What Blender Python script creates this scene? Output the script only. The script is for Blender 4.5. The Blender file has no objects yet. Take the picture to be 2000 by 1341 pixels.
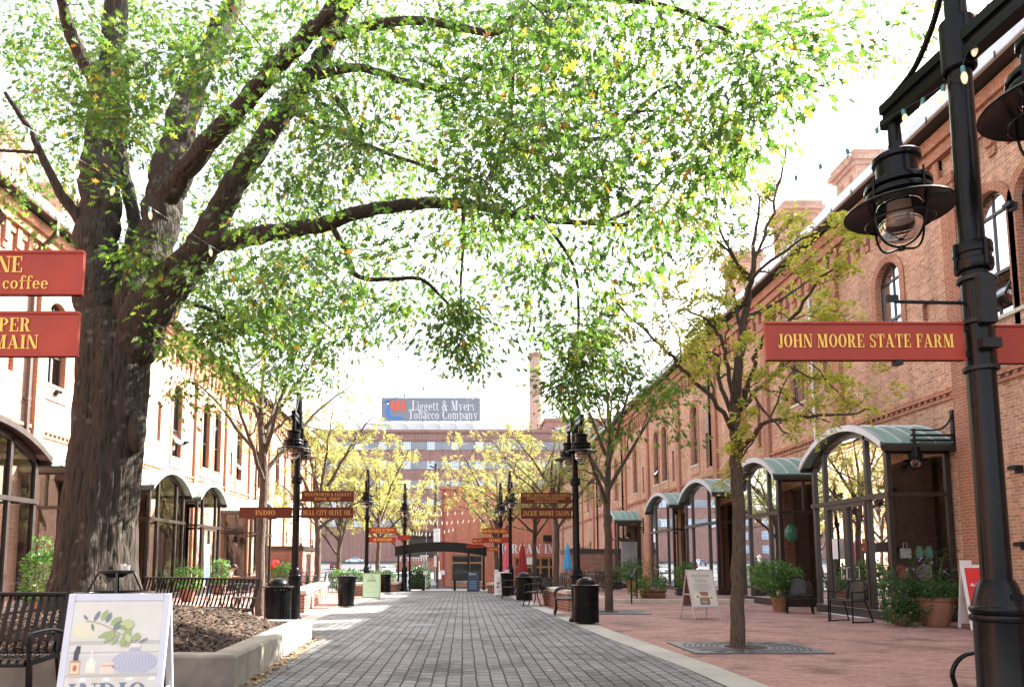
import bpy, math, random
import numpy as np
from mathutils import Vector, Matrix
R = math.radians
rnd = random.Random(7)
scene = bpy.context.scene
COL = scene.collection

# ---------------------------------------------------------------- camera, world, sun, exposure
CAM_H = 1.35
FPX = 1400.0            # focal length in photo pixels (photo 2000 x 1341)
PITCH = math.atan(0.1)
cd = bpy.data.cameras.new("camera"); cam = bpy.data.objects.new("camera", cd); COL.objects.link(cam)
cam.location = (0, 0, CAM_H); cam.rotation_euler = (R(90) + PITCH, 0, 0)
cd.sensor_fit = 'HORIZONTAL'; cd.sensor_width = 36; cd.lens = 36 * FPX / 2000
cd.shift_x = (1000 - 905) / 2000; cd.shift_y = (960 - 670.5) / 2000
cd.clip_start = 0.05; cd.clip_end = 2000
scene.camera = cam

SUN_AZ = 30.0           # degrees from +X towards +Y
SUN_EL = 38.0
w = bpy.data.worlds.new("World"); scene.world = w; w.use_nodes = True
wn = w.node_tree; wn.nodes.clear()
wo = wn.nodes.new('ShaderNodeOutputWorld'); wb = wn.nodes.new('ShaderNodeBackground'); sky = wn.nodes.new('ShaderNodeTexSky')
sky.sky_type = 'NISHITA'; sky.sun_disc = False; sky.sun_elevation = R(SUN_EL); sky.sun_rotation = R(90 - SUN_AZ)
sky.air_density = 1.0; sky.dust_density = 4.0; sky.ozone_density = 1.0
hs = wn.nodes.new('ShaderNodeHueSaturation'); hs.inputs['Saturation'].default_value = 0.35; hs.inputs['Value'].default_value = 1.0
wn.links.new(sky.outputs[0], hs.inputs['Color']); wn.links.new(hs.outputs[0], wb.inputs['Color'])
wb.inputs['Strength'].default_value = 0.12
wn.links.new(wb.outputs[0], wo.inputs[0])
sd = bpy.data.lights.new("sun", 'SUN'); sun = bpy.data.objects.new("sun", sd); COL.objects.link(sun)
sd.energy = 4.7; sd.angle = R(0.5); sd.color = (1.0, 0.94, 0.85)
sdir = Vector((math.cos(R(SUN_AZ)) * math.cos(R(SUN_EL)), math.sin(R(SUN_AZ)) * math.cos(R(SUN_EL)), math.sin(R(SUN_EL))))
sun.rotation_euler = sdir.to_track_quat('Z', 'Y').to_euler(); sun.location = (30, 10, 40)
scene.view_settings.view_transform = 'Standard'; scene.view_settings.look = 'None'
scene.view_settings.exposure = 2.7; scene.view_settings.gamma = 1.0
scene.cycles.max_bounces = 8; scene.cycles.transparent_max_bounces = 12; scene.cycles.diffuse_bounces = 4
scene.cycles.sample_clamp_indirect = 6.0

# ---------------------------------------------------------------- photo pixel -> place
_c, _s = math.cos(PITCH), math.sin(PITCH)
def _ray(px, py):
    a = (px - 905) / FPX; b = (960 - py) / FPX
    return a, _c - b * _s, _s + b * _c
def at(px, py, Y):
    d = _ray(px, py); t = Y / d[1]; return Vector((d[0] * t, Y, CAM_H + d[2] * t))
def atX(px, py, X):
    d = _ray(px, py); t = X / d[0]; return Vector((X, d[1] * t, CAM_H + d[2] * t))
def gp(px, py, z=0.0):
    d = _ray(px, py); t = (z - CAM_H) / d[2]; return Vector((d[0] * t, d[1] * t, z))

# ---------------------------------------------------------------- mesh helpers
class MB:
    def __init__(s): s.v = []; s.f = []; s.m = []
    def add(s, vs, fs, mi=0):
        o = len(s.v); s.v.extend([tuple(p) for p in vs])
        for f in fs: s.f.append([i + o for i in f]); s.m.append(mi)
        return s
    def quad(s, a, b, c, d, mi=0): return s.add([a, b, c, d], [[0, 1, 2, 3]], mi)
    def poly(s, pts, mi=0): return s.add(pts, [list(range(len(pts)))], mi)
    def box(s, c, d, mi=0, rot=None, bev=0.0):
        x, y, z = d[0] / 2, d[1] / 2, d[2] / 2
        if bev <= 0:
            P = [(-x, -y, -z), (x, -y, -z), (x, y, -z), (-x, y, -z), (-x, -y, z), (x, -y, z), (x, y, z), (-x, y, z)]
            F = [[3, 2, 1, 0], [4, 5, 6, 7], [0, 1, 5, 4], [1, 2, 6, 5], [2, 3, 7, 6], [3, 0, 4, 7]]
        else:
            b = min(bev, x * .9, y * .9, z * .9)
            P = []; 
            for zz, k in ((-z, b), (-z + b, 0), (z - b, 0), (z, b)):
                X, Y = x - k, y - k; e = b * .6
                P += [(-X + e, -Y, zz), (X - e, -Y, zz), (X, -Y + e, zz), (X, Y - e, zz), (X - e, Y, zz), (-X + e, Y, zz), (-X, Y - e, zz), (-X, -Y + e, zz)]
            F = [list(range(7, -1, -1)), list(range(24, 32))]
            for r_ in range(3):
                for i in range(8):
                    j = (i + 1) % 8; F.append([r_ * 8 + i, r_ * 8 + j, r_ * 8 + 8 + j, r_ * 8 + 8 + i])
        cv = Vector(c)
        if rot is not None: P = [rot @ Vector(p) for p in P]
        return s.add([Vector(p) + cv for p in P], F, mi)
    def bx(s, x0, x1, y0, y1, z0, z1, mi=0, bev=0.0):
        return s.box(((x0 + x1) / 2, (y0 + y1) / 2, (z0 + z1) / 2), (abs(x1 - x0), abs(y1 - y0), abs(z1 - z0)), mi, None, bev)
    def bar(s, a, b, wd, ht, mi=0, up=(0, 0, 1)):
        a = Vector(a); b = Vector(b); d = (b - a); L = d.length
        if L < 1e-6: return s
        d /= L; u = Vector(up)
        if abs(d.dot(u)) > .98: u = Vector((1, 0, 0))
        r = d.cross(u).normalized(); u = r.cross(d)
        rot = Matrix((r, d, u)).transposed()
        return s.box((a + b) / 2, (wd, L, ht), mi, rot)
    def tube(s, pts, rad, n=8, mi=0, cap=True):
        pts = [Vector(p) for p in pts]
        if not hasattr(rad, '__len__'): rad = [rad] * len(pts)
        t0 = (pts[1] - pts[0]).normalized(); u = t0.orthogonal().normalized(); V = []; F = []
        for i, p in enumerate(pts):
            t = (pts[min(i + 1, len(pts) - 1)] - pts[max(i - 1, 0)])
            t = t.normalized() if t.length > 1e-9 else t0
            u = (u - t * u.dot(t)); u = u.normalized() if u.length > 1e-6 else t.orthogonal().normalized()
            w_ = t.cross(u)
            for k in range(n):
                a = 2 * math.pi * k / n; V.append(p + (u * math.cos(a) + w_ * math.sin(a)) * rad[i])
        for i in range(len(pts) - 1):
            for k in range(n):
                j = (k + 1) % n; F.append([i * n + k, i * n + j, (i + 1) * n + j, (i + 1) * n + k])
        if cap: F.append(list(range(n - 1, -1, -1))); F.append([(len(pts) - 1) * n + k for k in range(n)])
        return s.add(V, F, mi)
    def lathe(s, prof, c=(0, 0, 0), n=20, mi=0, a0=0, a1=2 * math.pi, cap=False):
        full = abs(a1 - a0 - 2 * math.pi) < 1e-6; m = n if full else n + 1; V = []; F = []
        for r_, z in prof:
            for k in range(m):
                a = a0 + (a1 - a0) * k / n; V.append((c[0] + r_ * math.cos(a), c[1] + r_ * math.sin(a), c[2] + z))
        for i in range(len(prof) - 1):
            for k in range(n):
                j = (k + 1) % m; F.append([i * m + k, i * m + j, (i + 1) * m + j, (i + 1) * m + k])
        if cap: F.append(list(range(m - 1, -1, -1))); F.append([(len(prof) - 1) * m + k for k in range(m)])
        return s.add(V, F, mi)
    def sphere(s, c, r_, n=12, m=8, mi=0, sc=(1, 1, 1)):
        V = []; F = []
        for i in range(m + 1):
            th = math.pi * i / m
            for k in range(n):
                a = 2 * math.pi * k / n
                V.append((c[0] + r_ * sc[0] * math.sin(th) * math.cos(a), c[1] + r_ * sc[1] * math.sin(th) * math.sin(a), c[2] - r_ * sc[2] * math.cos(th)))
        for i in range(m):
            for k in range(n):
                j = (k + 1) % n; F.append([i * n + k, i * n + j, (i + 1) * n + j, (i + 1) * n + k])
        return s.add(V, F, mi)
    def torus(s, c, r_, t, n=24, m=6, mi=0, axis='z'):
        pts = []
        for k in range(n + 1):
            a = 2 * math.pi * k / n
            q = (math.cos(a) * r_, math.sin(a) * r_)
            p = (q[0], q[1], 0) if axis == 'z' else ((q[0], 0, q[1]) if axis == 'y' else (0, q[0], q[1]))
            pts.append((c[0] + p[0], c[1] + p[1], c[2] + p[2]))
        return s.tube(pts, t, m, mi, False)
    def prism(s, pts, d, mi=0):            # closed outline + extrusion vector
        n = len(pts); d = Vector(d); P = [Vector(p) for p in pts]
        F = [list(range(n)), list(range(2 * n - 1, n - 1, -1))] + [[i, (i + n), ((i + 1) % n) + n, (i + 1) % n] for i in range(n)]
        return s.add(P + [p + d for p in P], F, mi)
    def build(s, name, mats, parent=None, smooth=False, angle=40, loc=None, rotz=0):
        me = bpy.data.meshes.new(name); me.from_pydata(s.v, [], s.f); me.update()
        if not isinstance(mats, (list, tuple)): mats = [mats]
        for m in mats: me.materials.append(m)
        if len(mats) > 1: me.polygons.foreach_set('material_index', s.m)
        if smooth:
            me.polygons.foreach_set('use_smooth', [True] * len(me.polygons))
            try: me.set_sharp_from_angle(angle=R(angle))
            except Exception: pass
        o = bpy.data.objects.new(name, me); COL.objects.link(o)
        if parent is not None: o.parent = parent
        if loc is not None: o.location = loc
        if rotz: o.rotation_euler = (0, 0, rotz)
        return o

def npmesh(name, V, counts_idx, mat, parent=None, smooth=False):
    """V (n,3) float array, faces as equal-length index rows"""
    me = bpy.data.meshes.new(name); nf, k = counts_idx.shape
    me.vertices.add(len(V)); me.vertices.foreach_set('co', V.astype(np.float32).ravel())
    me.loops.add(nf * k); me.loops.foreach_set('vertex_index', counts_idx.astype(np.int32).ravel())
    me.polygons.add(nf); me.polygons.foreach_set('loop_start', (np.arange(nf) * k).astype(np.int32))
    try: me.polygons.foreach_set('loop_total', np.full(nf, k, np.int32))
    except Exception: pass
    me.materials.append(mat); me.update(calc_edges=True); me.validate()
    o = bpy.data.objects.new(name, me); COL.objects.link(o)
    if parent is not None: o.parent = parent
    return o

def tag(o, label=None, cat=None, group=None, kind=None):
    if label: o['label'] = label
    if cat: o['category'] = cat
    if group: o['group'] = group
    if kind: o['kind'] = kind
    return o
def thing(name, label, cat, loc=(0, 0, 0), rotz=0.0, group=None):
    o = bpy.data.objects.new(name, None); COL.objects.link(o); o.location = loc; o.rotation_euler = (0, 0, rotz)
    o.empty_display_size = .2
    return tag(o, label, cat, group)
def kids(o): return [c for c in bpy.data.objects if c.parent is o]
_children = {}
def dup(root, loc, rotz, label, group=None, scale=None):
    def cp(o, par):
        c = o.copy(); COL.objects.link(c)
        if par is not None: c.parent = par
        for ch in kids(o): cp(ch, c)
        return c
    r_ = cp(root, None); r_.location = loc; r_.rotation_euler = (0, 0, rotz); r_['label'] = label
    if group: r_['group'] = group
    if scale: r_.scale = (scale, scale, scale)
    return r_
def smoothline(P, rad, k=4):
    """Catmull-Rom through P with radii"""
    P = [Vector(p) for p in P]; out = []; ro = []
    for i in range(len(P) - 1):
        p0 = P[max(i - 1, 0)]; p1 = P[i]; p2 = P[i + 1]; p3 = P[min(i + 2, len(P) - 1)]
        for j in range(k):
            t = j / k
            out.append(0.5 * ((2 * p1) + (p2 - p0) * t + (2 * p0 - 5 * p1 + 4 * p2 - p3) * t * t + (3 * p1 - p0 - 3 * p2 + p3) * t ** 3))
            ro.append(rad[i] + (rad[i + 1] - rad[i]) * t)
    out.append(P[-1]); ro.append(rad[-1]); return out, ro

# ---------------------------------------------------------------- materials
class NT:
    def __init__(s, name):
        s.m = bpy.data.materials.new(name); s.m.use_nodes = True; s.t = s.m.node_tree; s.t.nodes.clear()
        s.out = s.n('ShaderNodeOutputMaterial')
    def n(s, t, **kw):
        x = s.t.nodes.new(t)
        for k, v in kw.items(): setattr(x, k, v)
        return x
    def l(s, a, b): s.t.links.new(a, b)
    def math(s, op, a, b=None):
        x = s.n('ShaderNodeMath', operation=op)
        for i, q in enumerate((a, b)):
            if q is None: continue
            if isinstance(q, (int, float)): x.inputs[i].default_value = q
            else: s.l(q, x.inputs[i])
        return x.outputs[0]
    def mix(s, f, a, b, blend='MIX'):
        x = s.n('ShaderNodeMix', data_type='RGBA', blend_type=blend)
        for i, q in ((0, f), (6, a), (7, b)):
            if isinstance(q, (int, float)): x.inputs[i].default_value = q
            elif isinstance(q, (tuple, list)): x.inputs[i].default_value = (*q[:3], 1)
            else: s.l(q, x.inputs[i])
        return x.outputs[2]
    def noise(s, scale, detail=4, vec=None, rough=.55):
        x = s.n('ShaderNodeTexNoise'); x.inputs['Scale'].default_value = scale; x.inputs['Detail'].default_value = detail; x.inputs['Roughness'].default_value = rough
        if vec is not None: s.l(vec, x.inputs['Vector'])
        return x.outputs['Fac']
    def ramp(s, f, stops):
        x = s.n('ShaderNodeValToRGB'); e = x.color_ramp.elements
        while len(e) < len(stops): e.new(.5)
        for k, (p, c) in zip(e, stops): k.position = p; k.color = (*c, 1) if len(c) == 3 else c
        s.l(f, x.inputs[0]); return x.outputs[0]
    def pos(s): return s.n('ShaderNodeNewGeometry').outputs['Position']
    def princ(s, color, rough=.6, metal=0., spec=.5, bump=None, bstr=.3, bdist=.01, coat=0.):
        x = s.n('ShaderNodeBsdfPrincipled')
        if isinstance(color, (tuple, list)): x.inputs['Base Color'].default_value = (*color[:3], 1)
        else: s.l(color, x.inputs['Base Color'])
        if isinstance(rough, (int, float)): x.inputs['Roughness'].default_value = rough
        else: s.l(rough, x.inputs['Roughness'])
        x.inputs['Metallic'].default_value = metal; x.inputs['Specular IOR Level'].default_value = spec; x.inputs['Coat Weight'].default_value = coat
        if bump is not None:
            b = s.n('ShaderNodeBump'); b.inputs['Strength'].default_value = bstr; b.inputs['Distance'].default_value = bdist
            s.l(bump, b.inputs['Height']); s.l(b.outputs[0], x.inputs['Normal'])
        s.l(x.outputs[0], s.out.inputs[0]); return x
MAT = {}
def plain(name, col, rough=.5, metal=0., spec=.5, var=.12, scale=6., bump=0., coat=0.):
    if name in MAT: return MAT[name]
    t = NT(name); tc = t.n('ShaderNodeTexCoord').outputs['Object']
    nz = t.noise(scale, 5, tc); lo = [c * (1 - var) for c in col]; hi = [min(1, c * (1 + var)) for c in col]
    t.princ(t.ramp(nz, [(.3, lo), (.7, hi)]), t.math('ADD', t.math('MULTIPLY', nz, .2), rough - .1), metal, spec,
            t.noise(scale * 12, 3, tc) if bump else None, bump, .004, coat)
    MAT[name] = t.m; return t.m
def brick(name, c1, c2, mortar, bw=.215, bh=.075, mw=.011, var=.25, rough=.85, paving=False, rot=False, bump=.5, dirt=.3, offset=.5):
    if name in MAT: return MAT[name]
    t = NT(name); g = t.n('ShaderNodeNewGeometry'); sp = t.n('ShaderNodeSeparateXYZ'); t.l(g.outputs['Position'], sp.inputs[0])
    sn = t.n('ShaderNodeSeparateXYZ'); t.l(g.outputs['True Normal'], sn.inputs[0])
    nx = t.math('GREATER_THAN', t.math('ABSOLUTE', sn.outputs[0]), .6); nzz = t.math('GREATER_THAN', t.math('ABSOLUTE', sn.outputs[2]), .7)
    def sel(f, a, b): return t.math('ADD', t.math('MULTIPLY', f, b), t.math('MULTIPLY', t.math('SUBTRACT', 1.0, f), a))
    if paving:
        u, v = (sp.outputs[1], sp.outputs[0]) if rot else (sp.outputs[0], sp.outputs[1])
    else:
        u = sel(nx, sp.outputs[0], sp.outputs[1]); v = sel(nzz, sp.outputs[2], sp.outputs[1])
    cb = t.n('ShaderNodeCombineXYZ'); t.l(u, cb.inputs[0]); t.l(v, cb.inputs[1])
    # slight wobble so that joints are not ruler-straight
    wob = t.n('ShaderNodeTexNoise'); wob.inputs['Scale'].default_value = 1.7; wob.inputs['Detail'].default_value = 2; t.l(cb.outputs[0], wob.inputs['Vector'])
    wv = t.n('ShaderNodeVectorMath', operation='MULTIPLY_ADD'); t.l(wob.outputs['Color'], wv.inputs[0]); wv.inputs[1].default_value = (mw * (3.2 if rot else 1.6),) * 3; t.l(cb.outputs[0], wv.inputs[2])
    b = t.n('ShaderNodeTexBrick'); t.l(wv.outputs[0], b.inputs['Vector']); b.offset = offset
    b.inputs['Color1'].default_value = (*c1, 1); b.inputs['Color2'].default_value = (*c2, 1); b.inputs['Mortar'].default_value = (*mortar, 1)
    b.inputs['Scale'].default_value = 1; b.inputs['Brick Width'].default_value = bw; b.inputs['Row Height'].default_value = bh
    b.inputs['Mortar Size'].default_value = mw; b.inputs['Mortar Smooth'].default_value = .25; b.inputs['Bias'].default_value = -.1
    big = t.noise(.45, 6, g.outputs['Position'], .6); fine = t.noise(14, 4, g.outputs['Position'])
    col = t.mix(1.0, b.outputs['Color'], t.ramp(big, [(.25, (1 - dirt,) * 3), (.75, (1 + dirt * .3,) * 3)]), 'MULTIPLY')
    col = t.mix(1.0, col, t.ramp(fine, [(.25, (1 - var,) * 3), (.75, (1 + var * .5,) * 3)]), 'MULTIPLY')
    if not paving:
        pa = t.noise(2.4, 6, g.outputs['Position'], .7); col = t.mix(t.math('MULTIPLY', t.math('SUBTRACT', t.math('MAXIMUM', pa, .55), .55), 1.6), col, (.62, .50, .42)); sk = t.n('ShaderNodeMapping'); sk.inputs['Scale'].default_value = (1.6, 1.6, .12); t.l(g.outputs['Position'], sk.inputs[0]); col = t.mix(1.0, col, t.ramp(t.noise(1.2, 5, sk.outputs[0], .6), [(.3, (.72, .70, .69)), (.52, (1, 1, 1)), (.8, (1.06, 1.05, 1.04))]), 'MULTIPLY')
    if paving:
        st = t.noise(.9, 7, g.outputs['Position'], .7); col = t.mix(1.0, col, t.ramp(st, [(.38, (.62, .61, .6)), (.5, (1, 1, 1)), (.62, (1, 1, 1)), (.75, (1.18, 1.17, 1.15))]), 'MULTIPLY')
    hgt = t.math('ADD', t.math('MULTIPLY', b.outputs['Fac'], -1.0), t.math('MULTIPLY', fine, .5))
    t.princ(col, rough, 0, .3, hgt, bump, .012)
    MAT[name] = t.m; return t.m
def glassmat(name, tint=(.85, .88, .86), ior=1.62, rough=0.0):
    if name in MAT: return MAT[name]
    t = NT(name); fr = t.n('ShaderNodeFresnel'); fr.inputs[0].default_value = ior
    gl = t.n('ShaderNodeBsdfGlossy'); gl.inputs['Roughness'].default_value = rough; gl.inputs['Color'].default_value = (1, 1, 1, 1)
    tr = t.n('ShaderNodeBsdfTransparent'); tr.inputs[0].default_value = (*tint, 1)
    mx = t.n('ShaderNodeMixShader'); t.l(fr.outputs[0], mx.inputs[0]); t.l(tr.outputs[0], mx.inputs[1]); t.l(gl.outputs[0], mx.inputs[2]); t.l(mx.outputs[0], t.out.inputs[0])
    # very slight waviness of the panes
    nz = t.n('ShaderNodeTexNoise'); nz.inputs['Scale'].default_value = .9; nz.inputs['Detail'].default_value = 1; t.l(t.pos(), nz.inputs['Vector'])
    b = t.n('ShaderNodeBump'); b.inputs['Strength'].default_value = .05; b.inputs['Distance'].default_value = .05; t.l(nz.outputs['Fac'], b.inputs['Height']); t.l(b.outputs[0], gl.inputs['Normal'])
    MAT[name] = t.m; return t.m
def leafmat(name, stops, trans=.5, tboost=1.6, rough=.5):
    if name in MAT: return MAT[name]
    t = NT(name); g = t.n('ShaderNodeNewGeometry'); col = t.ramp(g.outputs['Random Per Island'], stops)
    big = t.noise(.35, 2, g.outputs['Position']); col = t.mix(t.math('MULTIPLY', big, .35), col, stops[min(2, len(stops) - 1)][1])
    df = t.n('ShaderNodeBsdfPrincipled'); t.l(col, df.inputs['Base Color']); df.inputs['Roughness'].default_value = rough; df.inputs['Specular IOR Level'].default_value = .35
    tl = t.n('ShaderNodeBsdfTranslucent'); hv = t.n('ShaderNodeHueSaturation'); hv.inputs['Value'].default_value = tboost; hv.inputs['Saturation'].default_value = 1.05; t.l(col, hv.inputs['Color']); t.l(hv.outputs[0], tl.inputs[0])
    mx = t.n('ShaderNodeMixShader'); mx.inputs[0].default_value = trans; t.l(df.outputs[0], mx.inputs[1]); t.l(tl.outputs[0], mx.inputs[2]); t.l(mx.outputs[0], t.out.inputs[0])
    MAT[name] = t.m; return t.m
def barkmat(name, lo, hi, lichen=0., sc=1.0):
    if name in MAT: return MAT[name]
    t = NT(name); P = t.pos(); mp = t.n('ShaderNodeMapping'); t.l(P, mp.inputs[0]); mp.inputs['Scale'].default_value = (14 * sc, 14 * sc, 2.2 * sc)
    n1 = t.n('ShaderNodeTexVoronoi'); n1.inputs['Scale'].default_value = 1.6; t.l(mp.outputs[0], n1.inputs['Vector'])
    n2 = t.noise(3, 6, mp.outputs[0], .65)
    h_ = t.math('ADD', n1.outputs['Distance'], n2)
    col = t.ramp(h_, [(.45, lo), (1.15, hi)])
    if lichen:
        lv = t.n('ShaderNodeTexVoronoi'); lv.inputs['Scale'].default_value = 5; t.l(P, lv.inputs['Vector'])
        ln = t.noise(26, 4, P)
        msk = t.math('MULTIPLY', t.math('LESS_THAN', t.math('ADD', lv.outputs['Distance'], t.math('MULTIPLY', ln, .5)), .47), t.math('GREATER_THAN', t.noise(1.3, 3, P), .47))
        col = t.mix(t.math('MULTIPLY', msk, lichen), col, (.13, .14, .11))
    t.princ(col, .9, 0, .2, h_, .9, .03); MAT[name] = t.m; return t.m

BRICK = brick('warehouse brick', (.66, .335, .19), (.40, .165, .095), (.54, .45, .36), dirt=.36, var=.36)
BRICK_L = brick('warehouse brick pale', (.52, .28, .20), (.42, .20, .135), (.50, .41, .34), dirt=.15)
BRICK_TRIM = brick('trim brick orange', (.42, .15, .075), (.34, .11, .055), (.40, .29, .22), dirt=.15)
BRICK_DK = brick('enclosure brick', (.30, .085, .055), (.20, .055, .04), (.36, .28, .23), bw=.23, bh=.085, mw=.014, dirt=.1)
BRICK_PAVE = brick('red brick paving', (.42, .24, .20), (.32, .165, .135), (.27, .20, .17), bw=.205, bh=.1, mw=.006, paving=True, bump=.35, dirt=.25, var=.3)
PAVER = brick('grey granite setts', (.25, .247, .25), (.165, .163, .167), (.032, .031, .03), bw=.235, bh=.172, mw=.012, paving=True, rot=True, bump=.8, dirt=.35, var=.3, offset=.5)
CONC = plain('weathered concrete', (.38, .355, .30), .85, var=.28, scale=1.8, bump=.5)
BANDC = plain('concrete band', (.34, .325, .29), .85, var=.18, scale=1.1, bump=.35)
BLACK = plain('black painted metal', (.006, .006, .007), .24, 0, .16, var=.3, scale=9)
BLACKM = plain('black matt metal', (.010, .010, .011), .5, 0, .3, var=.3)
BROWNMET = plain('dark brown metal', (.035, .024, .02), .4, 0, .5, var=.3)
FRAME = plain('dark bronze frame', (.028, .022, .02), .35, .0, .5, var=.2)
COPPER = plain('patina green metal', (.22, .35, .30), .5, .1, .5, var=.1, scale=2)
ZINC = plain('pale grey sheet metal', (.52, .54, .56), .4, .2, .5, var=.08)
SIGNRED = plain('sign board red', (.30, .038, .02), .4, 0, .25, var=.16, scale=3)
SIGNSHADE = plain('sign board red shade toned', (.12, .026, .017), .45, 0, .2, var=.06)  # sign red with the backlit shade of the middle signs put into its colour
GOLD = plain('gold lettering', (.78, .50, .09), .45, 0, .4, var=.04)
GOLDDK = plain('dull gold lettering', (.55, .30, .08), .45, 0, .4, var=.04)
WHITE = plain('white plastic', (.68, .68, .68), .45, var=.03)
ALU = plain('aluminium frame', (.50, .49, .53), .35, .3, .5, var=.05)
PAPER = plain('poster paper', (.62, .60, .55), .5, var=.03, scale=2)
STONE = plain('pale cap stone', (.50, .46, .38), .8, var=.2, scale=3, bump=.4)
TERRA = plain('terracotta', (.22, .10, .06), .8, var=.2, scale=4, bump=.3)
WOOD = plain('tan timber', (.28, .15, .06), .6, var=.2)
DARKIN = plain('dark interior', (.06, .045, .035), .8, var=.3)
SOFFIT = plain('dark soffit', (.03, .026, .022), .7, var=.2)
GLASS = glassmat('shop glass'); GLASS_W = glassmat('window glass', (.5, .55, .6), 2.2)
ASPHALT = plain('asphalt', (.055, .055, .06), .9, var=.2, scale=3, bump=.5)
PAVECON = plain('pale pavement', (.24, .23, .215), .85, var=.15, scale=1.5, bump=.3)
# ---------------------------------------------------------------- lettering
def _ring(cx, cy, rx, ry, S, T, a0=0, a1=360, n=20):
    Q = []
    for i in range(n):
        a = R(a0 + (a1 - a0) * i / n); b = R(a0 + (a1 - a0) * (i + 1) / n)
        Q.append([(cx + rx * math.cos(a), cy + ry * math.sin(a)), (cx + rx * math.cos(b), cy + ry * math.sin(b)),
                  (cx + (rx - S) * math.cos(b), cy + (ry - T) * math.sin(b)), (cx + (rx - S) * math.cos(a), cy + (ry - T) * math.sin(a))])
    return Q
S_, T_ = .19, .055
def _r(x0, y0, x1, y1): return [[(x0, y0), (x1, y0), (x1, y1), (x0, y1)]]
def _V(x, y0=0, y1=1, s=S_, sb=1, st=1):
    q = _r(x, y0, x + s, y1)
    if sb: q += _r(x - .08, y0, x, y0 + T_) + _r(x + s, y0, x + s + .08, y0 + T_)
    if st: q += _r(x - .08, y1 - T_, x, y1) + _r(x + s, y1 - T_, x + s + .08, y1)
    return q
def _D(xa, ya, xb, yb, t): return [[(xa, ya), (xa + t, ya), (xb + t, yb), (xb, yb)]]
def _h(x0, x1, y): return _r(x0, y - T_ / 2, x1, y + T_ / 2)
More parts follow.
